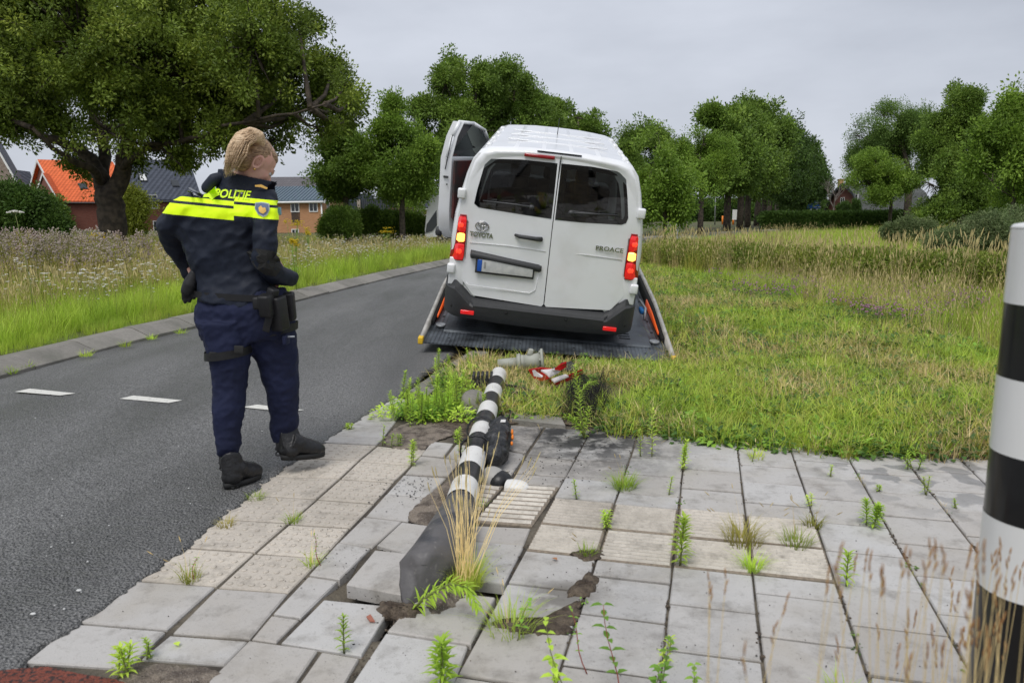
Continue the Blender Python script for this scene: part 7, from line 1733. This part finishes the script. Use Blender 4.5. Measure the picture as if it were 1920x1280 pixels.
# litter on slabs
m_leafd = mat('dry_leaf', (.35, .16, .07), .8); m_stone = mat('pebble', (.12, .11, .10), .8, var=.4, vscale=30); m_chip = mat('brick_chip', (.34, .13, .09), .85)
o = MB().prism([G(*p, .008) - G(700, 1162) for p in ((687, 1157), (695, 1153), (703, 1166), (693, 1165))], (0, 0, .005)).build('brick_chip', m_chip); o.location = G(700, 1162); tag(o, 'small red brick chip on the slab left of the pole foot', 'debris')
def oneleaf(px, py, m, lb, s=.02, nm='fallen_leaf'):
    mb = MB(); leafq(mb, (0, 0, .004), (1, .4, .15), s * 1.6, s, .2, .2); o = mb.build(nm, m); o.location = G(px, py, .004); o.rotation_euler = (0, 0, px); tag(o, lb, 'leaf')
oneleaf(1045, 1051, m_leafd, 'curled brown leaf on the slab behind the mud smear', .018); oneleaf(335, 1212, G_BRIGHT, 'green leaf on the slab near the bottom left', .02); oneleaf(197, 942, m_leafd, 'small brown leaf alone on the asphalt', .014)
mb = MB(); r = random.Random(12)
for _ in range(520):
    if r.random() < .5: x, y = r.choice([(770, 905), (600, 1000), (720, 1090), (800, 930), (640, 1060), (1100, 870), (930, 1060), (1100, 1090)]); x += r.gauss(0, 35); y += r.gauss(0, 18)
    else: x, y = r.uniform(200, 1800), r.uniform(850, 1270)
    p = G(x, y, .002)
    if p.x < lerp_poly(ROAD_R, p.y) - .3: continue
    s = r.uniform(.0012, .003) * (1.5 if r.random() < .1 else 1); mb.ball(p + Vector((0, 0, s * .5)), (s, s * r.uniform(.6, 1), s * .7), u=5, v=3)
tag(mb.build('grit', m_stone), kind='stuff')
mb = MB()
for _ in range(60):
    p = G(r.uniform(60, 640), r.uniform(750, 1240), .021)
    if p.x > lerp_poly(ROAD_R, p.y) - .1: continue
    s = r.uniform(.003, .006); mb.ball(p, (s, s, s * .5), u=5, v=3)
for x, y in ((148, 1106), (62, 1150), (935, 775)): mb.ball(G(x, y, .022), (.012, .007, .004), u=6, v=4)
tag(mb.build('pale_chips', mat('chip_white', (.6, .6, .58), .7)), kind='stuff')
mb = MB()
for _ in range(260):
    x, y = (r.gauss(770, 30), r.gauss(915, 14)) if r.random() < .35 else (r.gauss(720, 60), r.gauss(1080, 40)) if r.random() < .4 else (r.gauss(1040, 45), r.gauss(870, 32))
    p = G(x, y, .003); s = r.uniform(.0015, .0042); mb.ball(p, (s * 1.4, s, s * .5), u=6, v=3)
tag(mb.build('burnt_flakes', m_CHARK if 'm_CHARK' in globals() else M_CHAR), kind='stuff')

mb = MB(); mo = []
for i in range(-1, 9):
    for _ in range(150):
        v = r.uniform(1.2, 4.9); q = pav(U0 + .3 * i + r.gauss(0, .006), v)
        if q.y > verge_y(q.x) or smooth_noise(q.x, q.y, 5, 4) < -.05: continue
        s = r.uniform(.002, .0055); mb.ball(q + Vector((0, 0, .001)), (s, s * 1.5, s * .5), u=5, v=3)
    for _ in range(60):
        v = r.uniform(1.2, 4.9); q = pav(U0 + .3 * i + r.gauss(0, .004), v)
        if q.y > verge_y(q.x) or smooth_noise(q.x, q.y, 2, 14) < .12: continue
        mo.append((q.x, q.y, -.006, *rot(r, .3), r.uniform(.15, .4), r.choice([5, 6, 7, 3])))
tag(mb.build('joint_crumbs', m_soil), kind='stuff')
tag(scatter('joint_moss', mo, pt_short), kind='stuff')

# ================================================================== weeds in the joints
def fleabane(mb, h_, nl, L_, w_, r, lean=(0, 0), base=Vector((0, 0, 0)), top=True, curve=0):
    pts = [base + Vector((lean[0] * t_ ** (1 + curve), lean[1] * t_ ** (1 + curve), h_ * (t_ - curve * .5 * t_ * t_))) for t_ in [k / 8 for k in range(9)]]
    mb.cur = 1; mb.tube(pts, [.0032 * (1 - .6 * k / 8) * (1 + h_) for k in range(9)], 5); mb.cur = 0
    for k in range(nl):
        t_ = (k + r.random()) / nl; t_ = t_ ** .75; i = min(7, int(t_ * 8)); p = pts[i].lerp(pts[i + 1], t_ * 8 - i); a = k * 2.4 + r.uniform(-.3, .3)
        up_ = .25 + .9 * t_; l = L_ * (1.05 - .45 * t_) * r.uniform(.8, 1.15) * (1 if t_ > .15 else .6)
        axd = (pts[i + 1] - pts[i]).normalized(); o1 = axd.orthogonal().normalized(); o2 = axd.cross(o1)
        leafq(mb, p, (o1 * math.cos(a) + o2 * math.sin(a)) + axd * up_, l * 1.15, w_ * 1.25, .35, .1)
def plant(name, label, px, py, build, mats, cat='plant', group=None, z=0):
    mb = MB(); build(mb); o = mb.build(name, mats); o.location = G(px, py, z); return tag(o, label, cat, group)
def fb(seed, h_, n_=44, L_=.05, w_=.007, k=1, spread=0, curve=0, lean=.02):
    def f(mb):
        r = random.Random(seed)
        for q in range(k): fleabane(mb, h_ * r.uniform(.75, 1.05) if k > 1 else h_, n_, L_, w_, r, (r.uniform(-lean, lean), r.uniform(-lean, lean)), Vector((r.uniform(-spread, spread), r.uniform(-spread, spread), 0)), curve=curve)
    return f
hpx = lambda px, py, py2: abs(at(px, py2, G(px, py).y).z)     # real height of something whose top shows at py2
W_ = [G_BRIGHT, M_STEM]
for i, (px, py, yt, n_, L_, k, sp, lb) in enumerate([
    (1272, 1060, 966, 60, .052, 2, .01, 'tall bright green weed between slabs, in front of the ribbed slabs'), (1283, 880, 824, 48, .035, 2, .012, 'bushy bright weed in the joint at the edge of the mown grass'),
    (1583, 1097, 1030, 42, .045, 1, .01, 'bright green weed at the right corner of the ribbed slabs'), (1630, 987, 935, 52, .04, 3, .02, 'leafy green weed in the joint, nearest to the damp stains'),
    (829, 1290, 1182, 56, .055, 2, .012, 'tall narrow-leaved weed at the bottom edge, below the raised slab'), (645, 1222, 1152, 34, .03, 1, .008, 'weed with small leaves on the slab left of the pole foot'),
    (224, 1272, 1215, 26, .04, 3, .03, 'weed clump at the bottom left beside the red asphalt'), (283, 1232, 1198, 18, .02, 2, .01, 'tiny weed in the joint above the bottom left clump'),
    (770, 872, 822, 40, .035, 2, .02, 'upright weed at the corner of the tactile slabs'), (742, 836, 810, 20, .03, 3, .03, 'small loose weed on the sand above the tactile slabs'), (716, 834, 796, 20, .03, 1, .01, 'thin single weed at the left side of the sand patch'),
    (1201, 855, 806, 30, .03, 1, .01, 'slim weed at the grass edge, left one of two'), (1219, 855, 768, 44, .04, 1, .01, 'taller weed at the grass edge, right one of two'), (1082, 935, 900, 26, .024, 1, .008, 'small upright weed on the slab right of the scorched ones'),
    (1137, 988, 955, 24, .03, 3, .02, 'loose weed between the two rows of ribbed slabs'), (1253, 928, 895, 24, .024, 1, .008, 'little weed above the ribbed slabs, beside the round grass tuft'), (855, 830, 800, 26, .03, 3, .02, 'weed beside the fallen pole, on the sand'),
    (862, 855, 830, 20, .024, 2, .012, 'small weed tight against the pole, left side'), (1741, 928, 896, 20, .024, 2, .012, 'weed between slabs among the damp stains'), (1708, 878, 850, 24, .03, 3, .03, 'weed clump at the grass edge right of the damp slabs'),
    (1558, 893, 872, 12, .018, 2, .006, 'tiny weed on the slabs below the grass edge'), (1411, 866, 840, 14, .024, 1, .004, 'sparse weed stalk near the grass edge'), (1645, 920, 908, 10, .018, 3, .01, 'tiny low weed above the leafy green one'), (1520, 948, 924, 18, .022, 2, .01, 'small weed in the joint above the ribbed slabs'),
    (1795, 953, 936, 10, .018, 2, .01, 'tiny weed at the far right by the striped post'), (655, 803, 793, 16, .024, 4, .02, 'low bright weed on the edge of the asphalt'), (1242, 1235, 1205, 14, .03, 2, .03, 'small weed at the bottom right of centre')]):
    h_ = at(px, yt, G(px, py).y).z; plant('weed', lb, px, py, fb(i + 5, h_, n_, L_, .0075 if L_ > .03 else .006, k, sp), W_, group='weeds in the paving joints')
# weed lying bent over the pole foot, leaning weeds at the burnt patch
def bent(mb):
    r = random.Random(3); a = Vector((0, 0, 0)); e = G(893, 1103, .16) - G(768, 1146); pts = [a, a.lerp(e, .3) + Vector((0, 0, .035)), a.lerp(e, .62) + Vector((0, 0, .05)), a.lerp(e, .88) + Vector((0, 0, .015)), e + Vector((0, 0, -.06))]
    mb.cur = 1; mb.tube(pts, [.005, .0045, .004, .003, .002], 6); mb.cur = 0
    for k in range(84):
        t_ = .06 + .94 * (k + r.random()) / 84; q = t_ * 4; i = min(3, int(q)); p = pts[i].lerp(pts[i + 1], q - i); axd = (pts[i + 1] - pts[i]).normalized(); o1 = axd.orthogonal().normalized(); o2 = axd.cross(o1); a_ = k * 2.4
        leafq(mb, p, (o1 * math.cos(a_) + o2 * math.sin(a_)) + axd * (.6 + .8 * t_), .055 * (1.1 - .4 * t_), .009, .3, .1)
plant('weed', 'long weed bent down over the foot of the fallen pole', 768, 1146, bent, W_)
plant('weed', 'bright curved weed arching to the right of the scorched patch', 1095, 822, lambda mb: (fleabane(mb, .46, 90, .05, .007, random.Random(4), (-.06, 0), curve=0), fleabane(mb, .20, 40, .045, .007, random.Random(5), (.03, 0))), W_)
def arch(mb):
    r = random.Random(8); pts = [G(1090, 812) * 0] + [(G(1085, 812, 0) * 0)]
    P_ = [at(x, y, 4.75) - G(1095, 822) for x, y in ((1092, 818), (1088, 785), (1086, 755), (1092, 732), (1104, 720), (1117, 716))]
    mb.cur = 1; mb.tube(P_, [.006, .005, .0045, .004, .003, .002], 6); mb.cur = 0
    for k in range(110):
        t_ = (k + r.random()) / 110; q = t_ * 5; i = min(4, int(q)); p = P_[i].lerp(P_[i + 1], q - i); axd = (P_[i + 1] - P_[i]).normalized(); o1 = axd.orthogonal().normalized(); o2 = axd.cross(o1); a_ = k * 2.4
        leafq(mb, p, (o1 * math.cos(a_) + o2 * math.sin(a_)) + axd * (.5 + t_), .05 * (1.15 - .5 * t_), .007, .3, .1)
    for e in ((1056, 785), (1064, 800)):
        fleabane(mb, .18, 40, .035, .007, r, ((at(e[0], 800, 4.7) - G(1095, 822)).x, 0), curve=.4)
o = bpy.data.objects.get('weed.028') 
plant('weed', 'large bright weed with a hooked tip beside the scorched grass', 1095, 822, arch, W_)
# weed thicket on the sand left of the pole
pts = []; r = random.Random(33); wp_ = [proto('w', (lambda b: (fb(70 + i, .3 + .05 * i, 46, .05, .008, 2, .02)(b), b)[1])(MB()), W_) for i in range(3)] + [proto('w', herb(90, 50, .12, .14, .045), G_HERB), proto('w', herb(91, 50, .12, .12, .05), G_BRIGHT)]
for _ in range(150):
    x, y = (r.gauss(805, 42), r.gauss(775, 14)) if r.random() < .7 else (r.uniform(815, 890), r.uniform(690, 760))
    if y > 800 or y < 668: continue
    p = G(x, y); 
    if p.x < lerp_poly(ROAD_R, p.y) + .1: continue
    pts.append((p.x, p.y, 0, *rot(r, .2), r.uniform(.35, .8), r.choice([0, 1, 2, 3, 3, 3, 4, 4])))
for _ in range(60):
    p = G(r.uniform(860, 1120), r.uniform(660, 765)); pts.append((p.x, p.y, -.02, *rot(r, .2), r.uniform(.3, .6), 3))
tag(scatter('weed_thicket', pts, wp_), kind='stuff')
# scorched grass
pts = []; pcn = [proto('c', tuft(80 + i, 22, .12, .3, .09, 1.1, .006), M_CHAR) for i in range(2)] + [proto('c', (lambda b: (fb(95, .3, 30, .03, .006, 2, .03)(b), b)[1])(MB()), [M_CHAR, M_CHAR])]
for _ in range(170):
    a = r.uniform(0, 2 * PI); q = math.sqrt(r.random()); p = G(1096 + 34 * q * math.cos(a), 762 + 34 * q * math.sin(a)); pts.append((p.x, p.y, -.01, *rot(r, .3), r.uniform(.35, .75), r.randrange(3)))
tag(scatter('scorched_grass', pts, pcn), kind='stuff')
# grass tufts growing in joints
def gt(seed, n_, h0, h1, sp, m, lean=1.3, w_=.0035, heads=0, hh=0):
    def f(mb):
        r = random.Random(seed)
        for k in range(n_):
            a = r.uniform(0, 2 * PI); q = sp * math.sqrt(r.random()); blade(mb, (q * math.cos(a), q * math.sin(a), 0), a + r.uniform(-.7, .7), r.uniform(h0, h1), r.uniform(.3, lean), w_)
        for k in range(heads):
            mb.cur = 1; a = r.uniform(0, 2 * PI); tip = blade(mb, (.3 * sp * math.cos(a), .3 * sp * math.sin(a), 0), a, hh * r.uniform(.7, 1.1), r.uniform(.3, .9), .002, 5); seedhead(mb, tip, .03, .0025, (math.cos(a), math.sin(a), .8)); mb.cur = 0
    return f
for i, (px, py, n_, h0, h1, sp, heads, hh, lb) in enumerate([
    (1170, 915, 170, .04, .10, .06, 3, .14, 'round green grass tuft on the joint above the ribbed slabs'), (1393, 1018, 190, .04, .12, .075, 7, .22, 'largest grass tuft, on the ribbed slabs'), (1492, 1022, 110, .03, .09, .06, 5, .18, 'brownish grass tuft right of the largest one'),
    (1410, 1068, 110, .04, .10, .035, 0, 0, 'grass tuft at the lower edge of the ribbed slabs'), (1525, 988, 80, .03, .08, .035, 3, .14, 'small grass tuft at the top right corner of the ribbed slabs'), (955, 1178, 120, .05, .13, .08, 5, .16, 'ragged grass tuft growing out of the mud patch'),
    (1100, 1040, 60, .02, .06, .03, 2, .1, 'low grass on the soil at the ribbed slab corner'), (1588, 858, 60, .04, .12, .05, 6, .18, 'dry straw-coloured tuft at the grass edge'), (1418, 858, 60, .03, .08, .05, 2, .1, 'low tuft at the grass edge left of the dry one'), (1580, 1300, 40, .03, .08, .05, 0, 0, 'low grass at the bottom edge'),
    (356, 1088, 60, .02, .09, .04, 4, .16, 'thin straggly weed at the kerb side of the tactile slabs'), (585, 1060, 40, .02, .08, .03, 3, .12, 'reddish straggly weed between tactile and grey slabs'), (550, 978, 60, .02, .05, .035, 3, .1, 'low weed in the joint of the tactile slabs'), (425, 985, 70, .02, .05, .045, 0, 0, 'low weed on the asphalt edge beside the tactile slabs'), (480, 935, 60, .02, .05, .04, 0, 0, 'green weed on the asphalt edge in front of the boots'), (905, 948, 14, .02, .05, .02, 0, 0, 'few blades under the pole')]):
    plant('grass_tuft', lb, px, py, gt(i + 60, n_, h0, h1, sp, None, heads=heads, hh=hh), [[G_LUSH, G_OLIVE, G_GREEN][i % 3], G_STRAW], group='grass tufts in the paving joints')
# dense tuft with long straw stalks against the pole
def straw(mb):
    r = random.Random(21)
    for k in range(380):
        a = r.uniform(0, 2 * PI); q = .065 * math.sqrt(r.random()); blade(mb, (q * math.cos(a), q * math.sin(a), 0), a + r.uniform(-.7, .7), r.uniform(.06, .15), r.uniform(.2, 1.1), .0035)
    for k in range(46):
        mb.cur = 1; a = r.uniform(0, 2 * PI); q = .04 * r.random(); b0 = Vector((q * math.cos(a), q * math.sin(a), 0)); e_ = r.uniform(0, 1)
        d_ = Vector((r.gauss(.02, .12) + (.32 if r.random() < .14 else 0), r.gauss(.1, .10), 1)).normalized(); l = r.uniform(.28, .56); t1 = b0 + d_ * l * .6; t2 = b0 + d_ * l + Vector((d_.x * .12, d_.y * .1, -.015)); w_ = .0012
        s_ = Vector((1, -.2, 0)).normalized(); vs = [b0 - s_ * w_, b0 + s_ * w_, t1 - s_ * w_, t1 + s_ * w_, t2 - s_ * w_ * .5, t2 + s_ * w_ * .5]; mb._add(vs, [(0, 1, 3, 2), (2, 3, 5, 4)]); mb.cur = 2; seedhead(mb, t2, r.uniform(.03, .05), .0028, d_)
    mb.cur = 0
plant('straw_tuft', 'dense green tuft with long straw stalks leaning against the fallen pole', 872, 1098, straw, [G_GREEN, G_STRAW, G_SEED], 'grass')
# blurred stalks close to the lens, bottom right
mb = MB(); r = random.Random(44)
for k in range(62):
    px = r.choice([r.uniform(1310, 1900), r.uniform(1560, 1900), r.gauss(1850, 55)]); Y = r.uniform(.72, 1.25); yt = r.uniform(1030, 1270) if px < 1800 else r.uniform(1020, 1230)
    t2 = at(px, yt, Y); b0 = Vector((t2.x + r.gauss(0, .06), Y + r.gauss(0, .03), 0)); 
    s_ = Vector((1, 0, 0)); w_ = .0008; m1 = b0.lerp(t2, .5) + Vector((r.gauss(0, .012), 0, 0)); mb.cur = 0
    mb._add([b0 - s_ * w_, b0 + s_ * w_, m1 - s_ * w_, m1 + s_ * w_, t2 - s_ * w_ * .6, t2 + s_ * w_ * .6], [(0, 1, 3, 2), (2, 3, 5, 4)]); mb.cur = 1
    dd = (t2 - m1).normalized(); 
    for q in range(3): seedhead(mb, t2 - dd * (.012 * q), r.uniform(.012, .022), .0015, dd + Vector((r.uniform(-.35, .35), 0, .1)))
o = mb.build('dry_grass_stalks', [G_STRAW, leafmat('rusty_seed', [(.34, .17, .06), (.46, .25, .10), (.40, .27, .14)], .2, .7, .3, 4, .2)]); tag(o, kind='stuff')
# broad leaved weeds at the bottom
def broad(seed, h_, pairs, L_, lean=(0, 0), stemm=1):
    def f(mb):
        r = random.Random(seed); pts = [Vector((lean[0] * t_, lean[1] * t_, h_ * t_)) + Vector((.006 * math.sin(6 * t_ + seed), 0, 0)) for t_ in [k / 6 for k in range(7)]]
        mb.cur = stemm; mb.tube(pts, [.0022 * (1 - .1 * k) for k in range(7)], 5); mb.cur = 0
        for k in range(pairs):
            t_ = .35 + .65 * k / max(1, pairs - 1); i = min(5, int(t_ * 6)); p = pts[i].lerp(pts[i + 1], t_ * 6 - i) if i < 6 else pts[6]
            for s in (0, 1): a = k * 1.57 + s * PI + r.uniform(-.4, .4); leafq(mb, p, (math.cos(a), math.sin(a), r.uniform(.1, .6)), L_ * r.uniform(.7, 1.15), L_ * .52, .35, .12)
    return f
BW = [G_HERB, M_REDSTEM]
for i, (px, py, yt, n_, L_, ln, lb) in enumerate([(1165, 1330, 1140, 7, .035, (-.05, .02), 'branching weed with dark oval leaves and a brown stem at the bottom edge'), (1068, 1335, 1170, 6, .032, (-.07, .02), 'pale green leafy weed leaning left at the bottom edge'), (1245, 1345, 1200, 6, .032, (0, .0), 'leafy weed at the bottom edge, right of the brown-stemmed one'),
     (1100, 1262, 1150, 6, .016, (-.05, .03), 'thin red-stemmed weed on the slab joint'), (1215, 1320, 1250, 5, .035, (.03, 0), 'low oval-leaved weed at the bottom edge'), (1290, 1325, 1245, 5, .03, (.02, 0), 'small leafy weed rightmost at the bottom edge'), (1040, 1330, 1235, 5, .04, (0, 0), 'leafy weed just left of the red-stemmed one'), (968, 1200, 1128, 4, .028, (.04, 0), 'leafy shoot rising from the ragged mud-patch tuft'), (360, 1085, 1045, 5, .014, (.02, 0), 'red-tinged sprig on the tactile slab'), (600, 1060, 1000, 6, .012, (-.02, 0), 'red-stemmed sprig left of the raised slab')]):
    h_ = at(px, yt, G(px, py).y).z; plant('leafy_weed', lb, px, py, broad(i, h_, n_, L_, ln), [G_BRIGHT if i in (1, 6) else G_HERB, M_REDSTEM if i in (0, 3, 8, 9) else M_STEM], group='broad-leaved weeds at the near edge')
# herbs on the left kerb
for i, (px, py) in enumerate([(48, 690), (235, 650), (160, 668), (340, 625), (285, 636), (20, 700)]):
    plant('kerb_weed', ['leafy weed on the left kerb at the picture edge', 'small weed at the foot of the left kerb', 'tiny weed on a left kerb joint', 'weed patch at the kerb foot behind the officer', 'weed patch at the kerb foot left of the officer', 'low weed at the very left kerb foot'][i], px, py, gt(i + 30, 50, .03, .09, .06, None, 1.6, .006), [G_LUSH, G_STRAW], group='weeds along the left kerb', z=.02)
# hogweed umbel and ragwort
def hog(mb):
    top = at(28, 398, 9) - Vector((at(60, 560, 9).x, 9, 0)); mb.cur = 0; mb.tube([(0, 0, .1), (.0, 0, .6), (top.x * .6, 0, top.z * .8), top], [.006, .005, .004, .003], 6)
    r = random.Random(5); mb.cur = 1
    for k in range(90):
        a = r.uniform(0, 2 * PI); q = .09 * math.sqrt(r.random()); c = top + Vector((q * math.cos(a), q * math.sin(a), .02 - q * q * 3 + r.uniform(-.003, .003))); mb.ball(c, (.010, .010, .005), u=5, v=3)
    mb.cur = 0
    for k in range(12): a = k * PI / 6; mb.tube([top - Vector((0, 0, .025)), top + Vector((.045 * math.cos(a), .045 * math.sin(a), .012))], [.0012, .001], 3)
o = MB(); hog(o); o = o.build('hogweed', [M_STEM, M_WHITE_FL]); o.location = (at(60, 560, 9).x, 9, 0); tag(o, 'tall white umbrella-shaped flower at the left picture edge', 'flower')
def ragw(seed, h_, R):
    def f(mb):
        r = random.Random(seed)
        for s in range(4):
            t2 = Vector((r.uniform(-R, R), r.uniform(-R, R), h_ * r.uniform(.85, 1.05))); mb.cur = 0; mb.tube([(0, 0, 0), t2 * .6, t2], [.005, .004, .003], 4)
            for k in range(14): p = t2 * r.uniform(.3, .9); a = r.uniform(0, 6.3); leafq(mb, p, (math.cos(a), math.sin(a), .4), .09, .025)
            mb.cur = 1
            for k in range(26): mb.ball(t2 + Vector((r.gauss(0, R * .5), r.gauss(0, R * .5), r.gauss(0, .02))), (.016, .016, .008), u=5, v=3)
    return f
for i, (px, Y, yt, R, lb) in enumerate([(550, 17, 414, .13, 'yellow ragwort in bloom right beside the officer'), (183, 15, 440, .10, 'yellow ragwort in the thistles below the oak'), (722, 26, 428, .16, 'yellow ragwort in the meadow near the slender tree'), (578, 18, 430, .07, 'small yellow ragwort right of the larger one'), (550, 13, 446, .04, 'single yellow flower low in the meadow beside the officer')]):
    w = at(px, 440, Y); mb = MB(); ragw(i, at(px, yt, Y).z - .1, R)(mb); o = mb.build('ragwort', [G_HERB, M_YEL_FL]); o.location = (w.x, Y, .1); tag(o, lb, 'flower', 'yellow ragwort in the meadow')
